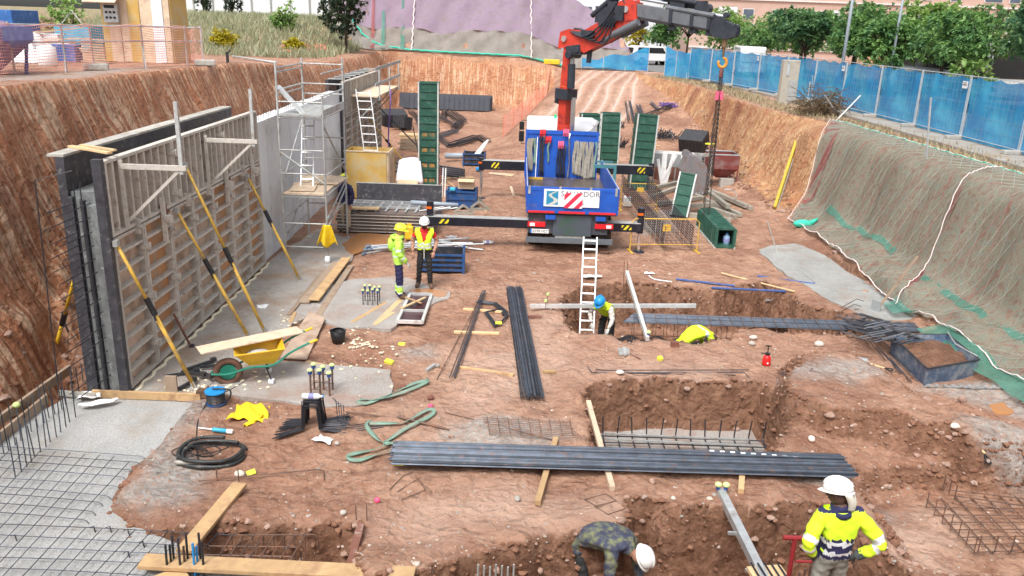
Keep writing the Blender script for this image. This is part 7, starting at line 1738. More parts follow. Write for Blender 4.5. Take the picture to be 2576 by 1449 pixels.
# white frame
y_=33.2; z_=1.42; xs=[V(px,430,y_).x for px in (1622,1652,1668,1690,1712,1745)]
e=thing('white_trestle_stand',(xs[0],y_,0),'broken white steel frame standing before the earth bank','frame')
q=MB(); q.bar((xs[0],y_,z_),(V(1745,400,y_).x,y_,z_-.06),.10,.10); q.build('top_rail','white_paint',e)
q=MB(); q.bar((V(1745,400,y_).x+.02,y_,z_-.07),(V(1790,400,y_).x,y_,z_-.08),.10,.12); q.build('rail_extension','galv_dull',e)
for k,x_ in enumerate(xs[:5]):
    q=MB(); q.bar((x_,y_-.05,z_-.05 if k!=1 else z_-.3),(x_+(.06,.25,-.0,-.25,.1)[k],y_-.1,.03),.12 if k!=2 else .2,.08,(0,1,0)); q.build('leg','white_paint',e)
q=MB(); q.bar((xs[2],y_-.12,.3),(xs[3]+.1,y_-.12,z_-.1),.10,.06,(0,1,0)); q.build('brace','white_paint',e)
q=MB(); q.box((xs[4]-.1,y_+.6,.98),(2.1,.06,.55)); e=q.build('form_board','panel_grey',label='grey board on posts behind the white frame',cat='board')
for k in range(3): q=MB(); q.bar((xs[4]-1.0+.9*k,y_+.62,0),(xs[4]-1.0+.9*k,y_+.62,.72),.06,.06); q.build('post','galv_dull',e)
q=MB(); q.b2((xs[2]-.2,y_+1.3,.0),(xs[4]+1.0,y_+1.42,.7)); q.build('shutter_board','rust_beam',label='rust brown panel leaning behind the white frame legs',cat='panel')
# digger bucket and hopper
p=V(1745,450,32.2); e=thing('digger_bucket',(p.x,32.2,0),'grey excavator bucket standing on end by the hopper','bucket')
prof=[(-.62,.9),(-.35,1.55),(-.1,1.5),(.35,1.15),(.55,.5),(.45,.05),(-.1,.0),(-.25,.45)]
q=MB(); n=len(prof)
for yy in (-.45,.45): q.v+=[(p.x+a,32.2+yy,b) for a,b in prof]
q.f+=[tuple(range(n)),tuple(range(2*n-1,n-1,-1))]+[(i,i+n,(i+1)%n+n,(i+1)%n) for i in range(n)]; q.m+=[0]*(n+2); q.build('shell','bucket_grey',e,bevel=.02)
for yy in (-.2,.2): q=MB(); q.tube([(p.x-.38,32.2+yy-.03,1.5),(p.x-.38,32.2+yy+.03,1.5)],.16,12); q.build('pin_lug','bucket_grey',e)
for k in range(4): q=MB(); q.bar((p.x-.05+.12*k,31.74,.06),(p.x-.1+.12*k,31.6,.0),.07,.05); q.build('tooth','bucket_grey',e)
p=V(1808,470,33.6); e=thing('concrete_hopper',(p.x,33.6,0),'dark red steel hopper on legs against the earth bank','hopper')
w=.56
q=MB(); q.add([(p.x+a*w,33.6+b*w,z) for z in (1.38,.82) for a,b in ((-1,-1),(1,-1),(1,1),(-1,1))]+[(p.x+a*.22,33.6+b*.22,.42) for a,b in ((-1,-1),(1,-1),(1,1),(-1,1))],[(i,(i+1)%4,4+(i+1)%4,4+i) for i in range(4)]+[(4+i,4+(i+1)%4,8+(i+1)%4,8+i) for i in range(4)]); q.build('body','hopper_red',e,solid=.02)
q=MB(); q.tube([(p.x+a*w,33.6+b*w,1.39) for a,b in ((-1,-1),(1,-1),(1,1),(-1,1))],.03,6,closed=True); q.build('rim','panel_grey',e)
for a,b in ((-1,-1),(1,-1),(1,1),(-1,1)): q=MB(); q.bar((p.x+a*w,33.6+b*w,.0),(p.x+a*w,33.6+b*w,1.3),.05,.05); q.build('leg','hopper_red' if a>0 else 'galv_dull',e)
q=MB(); q.b2((p.x-.1,33.0,.0),(p.x+.45,33.3,.42)); q.build('concrete_block','concrete_old',label='grey concrete block under the red hopper',cat='block')
p=on(1772,440); 
for k in range(4): q=MB(); q.box((p.x+.05,p.y+.3,.14+.2*k),(.55,.4,.12)); q.build('pallet_block','form_dark',label='dark block stacked beside the red hopper',cat='block',group='dark stack by the hopper')
plank((1772,410),(1792,412),.3,.05,'hat_yellow','yellow board on the dark stack by the hopper',lift=.9)
# black heaps
def blob(name,px,py,w,h,d_,m,label,cat,seed=0,top=None):
    p=on(px,py); q=MB()
    for k in range(5): q.rock(p+Vector((rg.uniform(-.3,.3)*w,rg.uniform(-.3,.3)*d_,h*.4)),max(w,h)*.42,seed+k,0,h/max(w,h)*1.2)
    return q.build(name,m,label=label,cat=cat)
def crate(px,py,w,dd,h,rz,tilt,m,label):
    p=on(px,py); R=rotz(rz)@Matrix.Rotation(tilt,3,'X'); q=MB(); q.box(p+Z*(h/2+abs(math.sin(tilt))*dd*.35),(w,dd,h),R); e=q.build('wire_crate',m,label=label,cat='crate',bevel=.03)
    for k in range(7): q=MB(); q.box(p+Z*(h/2+abs(math.sin(tilt))*dd*.35)+R@Vector((-w/2+w*(k+.5)/7,-dd/2-.02,0)),(.03,.03,h*.98),R); q.build('bar','rebar_dark',e)
crate(990,318,1.5,1.1,.8,.35,.25,'cage_fill','black tipped bin at the foot of the left bank'); crate(1012,325,.9,.8,.7,-.5,-.2,'cage_fill','smaller black bin beside the tipped one'); crate(1743,382,1.25,1.0,.75,-.55,.45,'cage_fill','black tipped wire crate below the tan bank')
# mesh stack at back
MS=thing('mesh_stack',(-4.5,60.4,0),'dark stack of mesh sheets standing against the far bank','mesh stack')
for k in range(4):
    q=MB(); q.box((-5.3+.1*k,60.5-.18*k,.58),(6.8-.3*k,.05,1.1),Matrix.Rotation(-.35,3,'X')); sh=q.build('mesh_sheet',mat('mesh_dark',(.06,.065,.08),.7,.2,.15,3),MS)
for k in range(18): q=MB(); q.bar((-8.3+.36*k,59.55,.08),(-8.3+.36*k,59.95,1.12),.03,.03); q.build('wire','rebar_dark',MS)
blob('steel_box',1208,272,.95,.5,.6,'bucket_grey','grey battered steel box at the end of the mesh stack','box',4)
q=MB(); q.bar(on(1010,268,.05),on(1070,264,.05),.12,.1); q.build('steel_profile','panel_grey',label='grey profile lying in front of the mesh stack',cat='profile')
# rebar bundles at the back
def bb(px,n,r,m,label,dz=.06,sp=.05,hooks=True):
    P=[on(a,b,dz) for a,b in px]; L_=[]
    for k in range(n):
        o_=Vector((rg.uniform(-1,1)*sp*n*.3,rg.uniform(-1,1)*sp*n*.3,rg.random()*.22)); L_.append([p_+o_+Vector((rg.uniform(-.05,.05),rg.uniform(-.1,.1),0)) for p_ in P])
    return rods('rebar_bundle',L_,r,m,label,'rebar bundle',n=4)
bb([(1032,283),(1050,300),(1062,332)],14,.018,'rebar','grey bar bundle beside the tipped black bin'); bb([(1098,298),(1135,312),(1150,325)],14,.018,'rebar','bar bundle right of the tall green form'); bb([(1115,300),(1118,285),(1160,312),(1140,330)],14,.018,'rebar_dark','angled bar bundle spread behind the tall green form'); bb([(1128,282),(1168,308),(1150,322)],10,.018,'rebar_dark','dark hooked bars at the far end of the pit floor'); bb([(1092,352),(1150,335)],12,.016,'rebar','flat bar bundle behind the pale timber stack'); bb([(1140,372),(1200,352),(1225,362)],18,.015,'rebar_dark','tangled dark bars behind the smaller blue stillage'); bb([(1095,345),(1130,372),(1180,360)],12,.015,'rebar','crossed grey bars behind the tall green form')
bb([(1580,262),(1590,312)],12,.018,'rebar','bar bundle lying at the foot of the ramp'); bb([(1604,272),(1618,312),(1622,318)],10,.018,'rebar','bar bundle next to the one at the ramp foot'); bb([(1636,262),(1655,280)],8,.02,'rebar','short thick bars below the tan bank'); bb([(1622,300),(1660,284),(1690,272)],8,.02,'rebar_dark','dark bar heap with purple net below the tan bank'); bb([(1600,330),(1612,372)],14,.018,'rebar','grey bars behind the leaning green form')
q=MB(); p=on(1680,272,.1)
for k in range(12): q.tube([p+Vector((rg.uniform(-.6,.6),rg.uniform(-.3,.3),rg.uniform(0,.3))) for _ in range(4)],.03,4)
q.build('purple_net','purple',label='purple net tangled on the dark bar heap',cat='net')
for i,(a,b,w,l) in enumerate(((1672,350,1.1,'spiky black heap of short bars before the tan bank'),(1555,322,.5,'small black heap of bars behind the first green form'),(1560,372,.5,'black heap of bars between the green forms'))):
    p=on(a,b); L_=[]
    for k in range(70 if i==0 else 26):
        an=rg.random()*6.28; o_=Vector((rg.gauss(0,.4)*w,rg.gauss(0,.3)*w,.05)); L_.append([p+o_,p+o_+Vector((math.cos(an)*.35,math.sin(an)*.2,.15+.35*rg.random()))])
    rods('bar_heap',L_,.022,'rebar_dark',l,'bar heap',n=4,loc=p)
for a,b,l in (((1630,350),(1660,352),'pale batten beside the spiky black heap'),((1632,368),(1662,368),'second pale batten beside the spiky black heap')): plank(a,b,.08,.05,'wood_new',l)
# pale timber stack, sheeted load
for k in range(8):
    q=MB(); p=on(1038,380); q.box(p+Vector((rg.uniform(-.08,.08),.3,.06+.10*k)),(1.35,.8,.08),rotz(rg.uniform(-.06,.06))); q.build('timber_board','wood_new' if k>5 else 'wood_old',label='%s board of the timber stack beside the tall green form'%('lowest','second lowest','third lowest','fourth','fifth','third from top','second from top','topmost')[k],cat='board',group='timber stack by the green form')
p=on(1030,465)
def sh(u,v):
    a=(u-.5)*1.5;b=(v-.5)*1.5; r_=max(abs(a),abs(b)); z=1.02 if r_<.42 else max(.03,1.02-(r_-.42)*2.9); k_=1+.05*math.sin(u*22)+.04*math.sin(v*19); f=.45/.42
    rr=min(r_,.42)+max(0,r_-.42)*.35*k_; sc=rr/max(r_,1e-6); return p+Vector((a*sc*1.0,.5+b*sc*1.0,z*.9+.04*math.sin(u*9)*math.sin(v*7)))
q=MB(); q.surf(sh,30,30); q.build('dust_sheet','sheet_white',label='white sheet draped over a load behind the dark standing panel',cat='sheet',smooth=True,solid=.01)
q=MB(); q.box(p+Vector((-.05,-.12,.10)),(.8,.5,.12),Matrix.Rotation(.3,3,'X')); q.build('cardboard_sheet','cardboard',label='tan board lying at the foot of the sheeted load',cat='board')
# rubble of grey lumps beyond box
q=MB()
for k in range(60): q.rock(on(1000+rg.gauss(8,9),430+rg.gauss(-8,12),.03),rg.uniform(.04,.12),k)
q.build('rubble','concrete_old',label='grey rubble beside the yellow plywood box',cat='rubble',kind='stuff',origin=(0,0,0))
# ================================================================ net on the right bank
def netpt(s,y,off=.10):
    x_=rtop(y)+.45-s*(rtop(y)-rtoe(y)+.75); z=hz(float(x_),float(y)); return Vector((float(x_)-off*.8,float(y),z+off*.6))
def yL(s): return 31.6-4.6*s**.9
def netsheet(s0,s1,ya,yb,nu,nv,off,seed,wav=.06):
    q=MB()
    def fn(u,v):
        s=s0+(s1-s0)*v; y=(ya(s) if callable(ya) else ya)*(1-u)+(yb(s) if callable(yb) else yb)*u
        p_=netpt(s,y,off); w=wav*(math.sin(y*2.1+s*5+seed)+.6*math.sin(y*5.3-s*9+seed*2)+.4*math.sin(s*21+y)); return p_+Vector((-.8*w,0,.5*w))
    q.surf(fn,nu,nv); return q
seam=lambda s: 20.6+.1*s-2.3*s**1.5
NT=thing('bank_net',(11,25,1.5),'green and red debris net stretched over the earth bank with white ropes','net')
netsheet(0,1,seam,yL,70,44,.13,1).build('net_panel','net_green',NT,smooth=True)
netsheet(0,1,9.0,seam,70,44,.16,2).build('net_panel','net_green',NT,smooth=True)
netsheet(.0,.75,lambda s: yL(s)-.9*math.sin(s/.75*3.0)-.12,yL,8,30,.16,3,.02).build('red_fold','net_redfold',NT,smooth=True)
netsheet(.30,1.,seam,lambda s: seam(s)+.25*max(0,math.sin((s-.3)/.7*3.1)),5,30,.20,4,.02).build('red_fold','net_redfold',NT,smooth=True)
for k,(s_,ya,yb) in enumerate(((.66,21.3,25.5),(.70,14.0,18.6))): netsheet(s_,s_+.045,lambda s,ya=ya: ya,lambda s,yb=yb: yb+s,30,4,.17,1+k,.05).build('green_fold','net_teal',NT,smooth=True)
netsheet(.985,1.14,11.5,16.6,40,6,.17,9,.05).build('green_hem','net_teal',NT,smooth=True)
netsheet(.97,1.12,17.6,18.6,12,6,.17,9,.08).build('green_hem','net_teal',NT,smooth=True)
def rope(fn,n,r,m,amp=.0,nm='rope'):
    pts=[]
    for k in range(n):
        p_=fn(k/(n-1)); pts.append(p_+Vector((-.03,amp*math.sin(k*1.7),amp*math.cos(k*2.3)*.5)))
    q=MB(); q.tube(pts,r,5); q.build(nm,m,NT)
rope(lambda t: netpt(t,yL(t),.2),60,.011,'rope_white',.02); rope(lambda t: netpt(t,seam(t),.26),60,.012,'rope_white',.025); rope(lambda t: netpt(0.0,31.4-22*t,.2),90,.012,'rope_white',.02); rope(lambda t: netpt(.985+.012*math.sin(t*17),27-15*t,.2),110,.014,'rope_white',.015); rope(lambda t: netpt(.02,31-21*t,.2),90,.014,'teal_net',.04,'teal_edge')
# diamond mesh lines on the bank shoulder
q=MB()
for k in range(46):
    y0_=10+k*.48
    for sg in (-1,1): q.tube([netpt(.02+.28*t,min(yL(.02+.28*t)-.05,y0_+sg*1.5*t),.20) for t in np.linspace(0,1,7)],.006,3)
q.build('net_cords','cord_grey',NT).__setitem__('kind','stuff')
q=MB()
for k in range(70):
    y0_=8.5+k*.34
    for sg in (-1,1): q.tube([netpt(.28+.72*t,max(8.6,min(yL(.28+.72*t)-.05,y0_+sg*1.9*t)),.205) for t in np.linspace(0,1,14)],.003,3,0 if (k+sg)%4 else 1)
q.build('net_cords',['cord_grey','net_red'],NT).__setitem__('kind','stuff')
p=on(2018,572); q=MB(); q.ell(p+Z*.12,(.32,.16,.14),12,7); q.tube([p+Vector((.25,0,.15)),p+Vector((.5,.1,.28))],[.1,.04],6); q.build('net_bundle','teal_net',label='bunched teal net end lying at the foot of the bank',cat='net',smooth=True)
# yellow beam
a=on(1950,527);b=VX(2010,340,11.0); e=thing('yellow_beam',a,'long yellow timber beam leaning on the tan bank','beam'); q=MB(); q.bar(a+Z*.02,b,.20,.05,(1,-1,0)); q.build('web','beam_yellow',e)
for s2 in (-1,1):
    dd=(b-a).normalized(); sd_,_=frame(dd,(1,-1,0)); q=MB(); q.bar(a+Z*.02+sd_*.10*s2,b+sd_*.10*s2,.04,.10,(1,-1,0)); q.build('flange','beam_yellow' if s2<0 else 'panel_grey',e)
# ================================================================ street side
rg=random.Random(55)
# pavement and road sheets
def sheet(name,P,z,m,label,cat): 
    q=MB(); q.prism(P,z-.1,z); return q.build(name,m,label=label,cat=cat,kind='structure',origin=(0,0,0))
sheet('pavement',[(12.9,14),(15.6,14),(15.6,58),(12.4,62),(12.2,52),(13.3,40),(13.2,26)],3.10,'pavement','pale pavement strip under the blue fence','pavement')
sheet('road',[(15.6,10),(24,10),(24,150),(9.8,150),(9.8,64.2),(13,62),(15.6,58)],3.06,'asphalt','grey street beyond the blue fence','road')
sheet('pavement',[(24.0,10),(26.3,10),(26.3,150),(24.0,150)],3.2,'pavement','far pavement planted with street trees','pavement')
# fence
pts=[(14.35,13.6),(14.35,16.85),(14.3,20.1),(14.3,23.35),(14.3,26.6),(14.3,29.85),(14.25,33.1),(14.1,36.35),(13.95,39.6),(13.6,42.8),(13.1,46.0),(12.5,49.2),(11.9,52.4),(11.2,55.6)]
for i in range(len(pts)-1):
    a=Vector((*pts[i],3.1));b=Vector((*pts[i+1],3.1)); d_=(b-a).normalized(); n_=Vector((-d_.y,d_.x,0)); Lf=(b-a).length
    e=thing('fence_panel',a,'blue screened fence panel, %s from the utility cabinet toward the %s'%(('nearest','second','third','fourth','fifth','sixth','seventh','eighth')[int(abs(i-7.5))],'dry bush' if i<8 else 'gate'),'fence','blue fence panels along the street')
    for t in (.012,.988):
        c=lerp(a,b,t); q=MB(); q.tube([c+Z*.02,c+Z*2.0],.024,6); q.build('post','fence_steel',e)
    for z in (.12,1.98):
        q=MB(); q.tube([a+Z*z,b+Z*z],.014,5); q.build('rail','fence_steel',e)
    q=MB(); nv=int(Lf/.22)
    for k in range(1,nv): c=lerp(a,b,k/nv); q.bar(c+Z*.12,c+Z*1.98,.006,.006)
    for z in (.45,.8,1.15,1.5,1.75): q.bar(a+Z*z,b+Z*z,.008,.008)
    q.build('wire_mesh','wire_blue',e)
    ph=rg.random()*6; off=n_*-.03
    q=MB(); q.surf(lambda u,v: lerp(a,b,u)-n_*(.03+.05*math.sin(u*9+ph)*math.sin(v*3)+.03*math.sin(u*21+v*5+ph))+Z*(.03+(1.93-.10*abs(math.sin(u*math.pi*(2+i%2)+ph))*.8)*v),24,10); q.build('screen_net','net_blue',e,smooth=True)
    c=a+Z*-.0; q=MB(); q.box(c+Z*.06-n_*.0+Vector((-.1,0,0)),(.7,.22,.12)); q.build('concrete_foot','concrete_old',e,bevel=.02)
    if i%3==1:
        c=lerp(a,b,.06)+Z*1.7+n_*.06; q=MB(); q.box(c,(.012,.3,.22)); q.build('notice_plate','sign_white',e)
        q=MB(); q.box(c+n_*.010,(.004,.24,.03)); q.box(c+n_*.010+Z*.06,(.004,.2,.02)); q.build('notice_bar','text_dark',e)
# cabinet pillar, brush, tubes
p=V(1976,262,38.8); e=thing('utility_cabinet',(p.x,38.8,3.0),'tall concrete utility cabinet before the blue fence','cabinet')
q=MB(); q.b2((p.x-.38,38.6,2.95),(p.x+.38,39.0,5.0)); q.build('body','cabinet',e,bevel=.02); q=MB(); q.b2((p.x-.05,38.58,3.2),(p.x+.3,38.598,4.1)); q.build('door','galv_dull',e); q=MB(); q.b2((p.x-.2,38.57,4.3),(p.x-.1,38.598,4.95)); q.build('conduit','galv',e)
p=Vector((12.4,34.0,3.0)); q=MB()
for k in range(420):
    a=Vector((rg.gauss(0,.5),rg.gauss(0,.35),abs(rg.gauss(.35,.28)))); d_=Vector((rg.gauss(0,1),rg.gauss(0,.6),rg.gauss(.3,.5))).normalized(); q.tube([p+a,p+a+d_*.3,p+a+d_*.55+Vector((0,0,-.08))],.012,3)
q.build('brush_pile','brush',label='heap of dry brushwood on the bank top before the fence',cat='brush pile')
for k,(a,b,z0,z1,l) in enumerate((((2105,302),(2165,240),3.05,4.1,'galvanised pole leaning at the brushwood heap'),((2330,400),(2342,245),3.05,4.6,'grey upright pole between the net and the fence'),((2040,258),(2045,190),3.05,4.6,'thin pole by the utility cabinet'),((2030,262),(2038,205),3.05,4.4,'second thin pole by the utility cabinet'),((2075,240),(2095,270),3.9,3.3,'bent white pipe on the brushwood heap'))):
    pa=G(*a,z0); pb=V(*b,pa.y+.1); q=MB(); q.tube([pa,pb],.028,6); q.build('steel_pole','galv',label=l,cat='pole')
q=MB(); p=G(2085,268,3.3); q.ell(p,(.35,.15,.22),10,6); q.build('plastic_bag','bag_clear',label='grey plastic bag caught on the brushwood heap',cat='bag',smooth=True)
# dry grass tufts on the bank top
def tufts(n,fx,h,m,label,name='grass',w=.03,cat='grass'):
    q=MB()
    for k in range(n):
        x_,y_=fx(); z=hz(x_,y_)
        an=rg.random()*6.28; l=h*rg.uniform(.5,1.2); s_=Vector((math.cos(an),math.sin(an),0))*w; lean=Vector((rg.gauss(0,.35),rg.gauss(0,.35),1))*l
        b=Vector((x_,y_,z-.02)); q.add([b-s_,b+s_,b+lean],[(0,1,2)])
    q.build(name,m,label=label,cat=cat,kind='stuff',origin=(0,0,0))
def f1():
    y_=rg.uniform(18,58); return float(rtop(y_))+rg.uniform(.1,1.6),y_
tufts(2300,f1,.22,'dry_grass','dry yellowed grass along the top of the right bank')
def f2():
    y_=rg.uniform(48,76); return rg.uniform(-31,-11.5)-(y_-48)*.02,y_
tufts(16000,f2,.55,'grass','tall grey green grass on the mound beyond the pit',w=.05)
# other screens near the gate
def screen(a,b,h0,h1,m,label,sag=.2):
    a=Vector(a);b=Vector(b); e=thing('debris_screen',a,label,'screen'); d_=(b-a).normalized(); n_=Vector((-d_.y,d_.x,0))
    q=MB(); q.surf(lambda u,v: lerp(a,b,u)+n_*(.10*math.sin(u*8)*v)+Z*(.05+((h0*(1-u)**1.5+h1*u)-sag*math.sin(u*math.pi*2.2)**2)*v),40,10); q.build('cloth',m,e,smooth=True)
    for t in (0,.33,.66,1): c=lerp(a,b,t); q=MB(); q.tube([c-Z*.1,c+Z*(h0*(1-t)**1.5+h1*t)],.025,6); q.build('post','fence_steel',e)
a=G(1463,176,3.0);b=V(1628,180,63.4); screen((a.x,63.6,3.05),(b.x,63.2,3.05),.75,1.75,'net_blue','sagging blue screen at the head of the ramp',.25)
a=V(1672,190,57.5);b=V(1760,200,54.5); screen((a.x,57.8,3.0),(b.x,54.8,3.0),2.0,2.0,'net_blue','blue screen right of the gate gap',.08)
# trees
def tree(x,y,z0,ht,cr,ch,leaf,label,seed,ncl=200,group='street trees beyond the blue fence',name='street_tree',lean=0.,per=11,ls=1.):
    r=random.Random(seed); e=thing(name,(x,y,z0),label,'tree',group)
    fork=z0+ht-ch*.85; c0=Vector((x+lean,y,z0+ht-ch*.45)); q=MB()
    q.tube([(x,y,z0-.1),(x+lean*.3+.05,y,z0+(fork-z0)*.5),(x+lean*.6,y,fork)],[.13,.10,.085],8)
    tips=[]
    for k in range(7):
        an=k*.9+r.random(); t=c0+Vector((math.cos(an)*cr*.62,math.sin(an)*cr*.62,r.uniform(-.1,.35)*ch)); m_=lerp((x+lean*.6,y,fork),t,.5)+Vector((0,0,.15)); q.tube([(x+lean*.6,y,fork-.05),m_,t],[.06,.04,.015],5); tips.append(t)
    q.build('trunk','bark',e,smooth=True)
    q=MB(); vs=[];fs=[]
    lob=[(c0+Vector((r.uniform(-.55,.55)*cr,r.uniform(-.55,.55)*cr,r.uniform(-.35,.35)*ch)),r.uniform(.35,.62)) for _ in range(13)]
    for k in range(ncl):
        lc,lr=r.choice(lob); u=Vector((r.gauss(0,1),r.gauss(0,1),r.gauss(0,1))).normalized(); c=lc+Vector((u.x*cr*lr,u.y*cr*lr,u.z*ch*.5*lr*1.1))*r.uniform(.55,1.05)
        dr=(c-c0); dr.z*=.4; dr=(dr.normalized() if dr.length>.01 else Vector((1,0,0)))
        for j in range(per):
            d_=(dr*.7+Vector((r.gauss(0,.6),r.gauss(0,.6),r.gauss(-.05,.45)))).normalized(); l=r.uniform(.22,.46)*ls; s_=d_.cross(Vector((r.gauss(0,.4),r.gauss(0,.4),1))).normalized()*l*.22
            o=len(vs); m_=c+d_*l*.55; t=c+d_*l+Vector((0,0,-.06*ls)); vs+=[c,m_+s_,t,m_-s_]; fs.append((o,o+1,o+2,o+3))
    q.add(vs,fs); q.build('crown',leaf,e); return e
specs=[(21.0,33.0,5.0,2.2,2.9,'leaf_green'),(21.6,40.0,4.7,2.0,2.6,'leaf_green'),(20.3,46.5,4.6,1.9,2.5,'leaf_green'),(20.8,53,4.9,2.2,2.8,'leaf_light'),(19.8,59.5,4.9,2.1,2.9,'leaf_green'),(18.6,66,4.8,2.2,2.8,'leaf_light'),(23.0,37,5.4,2.3,3.2,'leaf_green'),(24.2,29.5,5.2,2.2,3.0,'leaf_green'),(17.5,73,4.8,2.2,2.8,'leaf_green'),(15,77,4.9,2.3,2.9,'leaf_light'),(12.2,75.5,4.7,2.0,2.7,'leaf_green'),(24.0,48,5.0,2.3,3.0,'leaf_light'),(24.5,57,5.2,2.4,3.2,'leaf_green'),(22.5,68,5.3,2.4,3.2,'leaf_green'),(19.3,49.5,4.6,2.0,2.7,'leaf_green'),(19,56,4.7,2.0,2.7,'leaf_light'),(17,62.5,4.5,2.0,2.6,'leaf_green'),(16.2,69,4.6,2.0,2.6,'leaf_light')]
tl=['street tree whose dark trunk rises before the grey bus','small street tree with leaning trunk behind the blue fence','street tree with low branches beside the tall lamp post','rounded dense street tree behind the lamp post','street tree behind the crane chains','light green street tree behind the crane jib','tall street tree behind the notice on the blue fence','street tree over the front of the grey bus','street tree behind the crane hook','street tree behind the middle of the jib','street tree standing by the parked white cars','light green street tree on the far pavement','bushy street tree before the earth bank','big street tree below the pink block','dense street tree behind the utility cabinet','pale street tree beside the hanging chains','street tree over the white van roof','pale street tree right of the gate gap']
for k,(x_,y_,h_,cr_,ch_,lf) in enumerate(specs): tree(x_,y_,3.05,h_-.40+.35*math.sin(k*2.3),cr_*(1.15+.2*math.sin(k*1.7)),ch_*(.92+.12*math.sin(k*3.1)),lf if k%3 else 'leaf_mid',tl[k],100+k,(560 if y_<50 else 380)+40*(k%4),lean=rg.uniform(-.5,.5),per=12,ls=.62+.1*(k%4))
tree(11.0,80,3.0,3.4,1.3,2.2,'leaf_yellow','small tree with yellow autumn leaves beyond the gate',131,90)
tree(20,37.5,3.05,2.3,1.2,1.5,'leaf_light','low yellow green bush beside the grey bus',132,80,group=None,name='bush')
# lamp posts
for (px,py,px0,py0,x_,r,l) in ((2147,0,2120,160,16.2,.09,'tall grey lamp post rising behind the blue fence'),(2265,20,2240,180,20.0,.075,'second lamp post half hidden by the street trees'),(1672,0,1650,150,14.0,.07,'thin lamp post near the gate')):
    c=VX(px0,py0,x_); e=thing('lamp_post',(c.x,c.y,3.05),l,'lamp post'); q=MB(); q.tube([(c.x,c.y,3.05),(c.x,c.y,7),(c.x,c.y,10.5)],[r,r*.9,r*.6],10); q.build('column','lamp_post',e,smooth=True); q=MB(); q.tube([(c.x,c.y,10.4),(c.x-1.2,c.y,10.7)],.04,6); q.box((c.x-1.4,c.y,10.7),(.6,.25,.12)); q.build('lantern','lamp_post',e)
# cars
def car(c,rz,L_,H_,m,label,van=False):
    e=thing('parked_car',c,label,'car','vehicles on the street'); R=rotz(rz); T=lambda x_,y_,z_: Vector(c)+R@Vector((x_,y_,z_)); w=.88
    pr=[(-L_/2,.35),(-L_/2,.95),(-L_/2+.12,H_-.12),(-L_/2+.4,H_),(L_*.12,H_),(L_*.27,1.0),(L_/2-.1,.85),(L_/2,.6),(L_/2,.35)] if not van else [(-L_/2,.35),(-L_/2,H_-.1),(-L_/2+.15,H_),(L_*.25,H_),(L_*.40,1.15),(L_/2,.95),(L_/2,.35)]
    q=MB(); n=len(pr)
    for s_ in (-w,w): q.v+=[tuple(T(a,s_,b)) for a,b in pr]
    q.f+=[tuple(range(n)),tuple(range(2*n-1,n-1,-1))]+[(i,i+n,(i+1)%n+n,(i+1)%n) for i in range(n)]; q.m+=[0]*(n+2); q.build('body',m,e,bevel=.06)
    for s_ in (-1,1):
        q=MB(); a0,a1=(-L_/2+.35,L_*.12) ; q.add([T(a0,s_*(w+.006),1.0),T(a1+.35,s_*(w+.006),1.0),T(a1,s_*(w+.006),H_-.12),T(a0+.1,s_*(w+.006),H_-.12)],[(0,1,2,3)]); q.build('side_window','glass_dark',e)
        for xx in (-L_*.31,L_*.31):
            q=MB(); q.tube([T(xx,s_*(w-.2),.33),T(xx,s_*(w+.01),.33)],.33,14); o=q.build('wheel','rubber',e); q=MB(); q.tube([T(xx,s_*(w+.012),.33),T(xx,s_*(w+.02),.33)],.19,12); q.build('rim','galv',o)
    q=MB(); q.add([T(-L_/2-.006,-w+.2,1.0),T(-L_/2-.006,w-.2,1.0),T(-L_/2+.09,w-.25,H_-.16),T(-L_/2+.09,-w+.25,H_-.16)],[(0,1,2,3)]); q.build('rear_window','glass_dark',e)
p=G(1640,163,3.06); car((p.x,p.y,3.06),.25,4.4,1.6,'car_white','white estate car parked beyond the gate'); car((p.x-3.5,p.y+6,3.06),.2,4.2,1.5,'car_white','white car half hidden behind the estate car')
p=V(1880,150,62); car((p.x,62,3.06),1.45,5.0,2.1,'car_white','white van roof showing over the blue fence',True)
# bus
c=VX(2500,190,24.5); e=thing('bus',(25.4,c.y+5.5,3.06),'grey bus with a dark windscreen behind the street trees','bus')
q=MB(); q.b2((24.2,c.y,3.4),(26.6,c.y+11,6.2)); q.build('body','bus_grey',e,bevel=.12); q=MB(); q.b2((24.3,c.y-.03,4.3),(26.5,c.y-.005,5.9)); q.build('windscreen','glass_dark',e); q=MB(); q.b2((24.17,c.y+.4,4.5),(24.195,c.y+10.5,5.6)); q.build('side_windows','glass_dark',e)
for yy in (2.2,8.2): q=MB(); q.tube([(24.19,c.y+yy,3.55),(24.5,c.y+yy,3.55)],.5,16); q.build('wheel','rubber',e)
q=MB(); q.tube([(24.0,c.y-.4,4.3),(24.0,c.y-.3,5.6)],.06,6); q.build('mirror','plastic_black',e)
# pink apartment block
AB=thing('apartment_block',(75,112,3),'long pinkish brick apartment block beyond the street trees','building')
q=MB(); q.b2((22,112,3),(140,126,20)); q.build('wall','pink_brick',AB)
wm=None
for fl in range(5):
    for k in range(30):
        x_=25+k*3.8+(.6 if k%3==0 else 0); z=4.6+fl*3.05; w_=1.5 if k%3 else 2.4
        q=MB(); q.b2((x_,111.93,z),(x_+w_,111.99,z+1.35)); fr=q.build('window','window_frame',AB); q=MB(); q.b2((x_+.1,111.89,z+.1),(x_+w_-.1,111.925,z+1.25)); q.build('pane','window_glass',fr)
        if k%4==0: q=MB(); q.b2((x_-.05,111.85,z+.5),(x_+w_+.05,111.885,z+1.45)); q.build('blind','white_wall',fr)
for fl in range(5):
    q=MB(); q.b2((22,111.8,3.9+fl*3.05),(140,111.995,4.1+fl*3.05)); q.build('string_course','window_frame',AB)
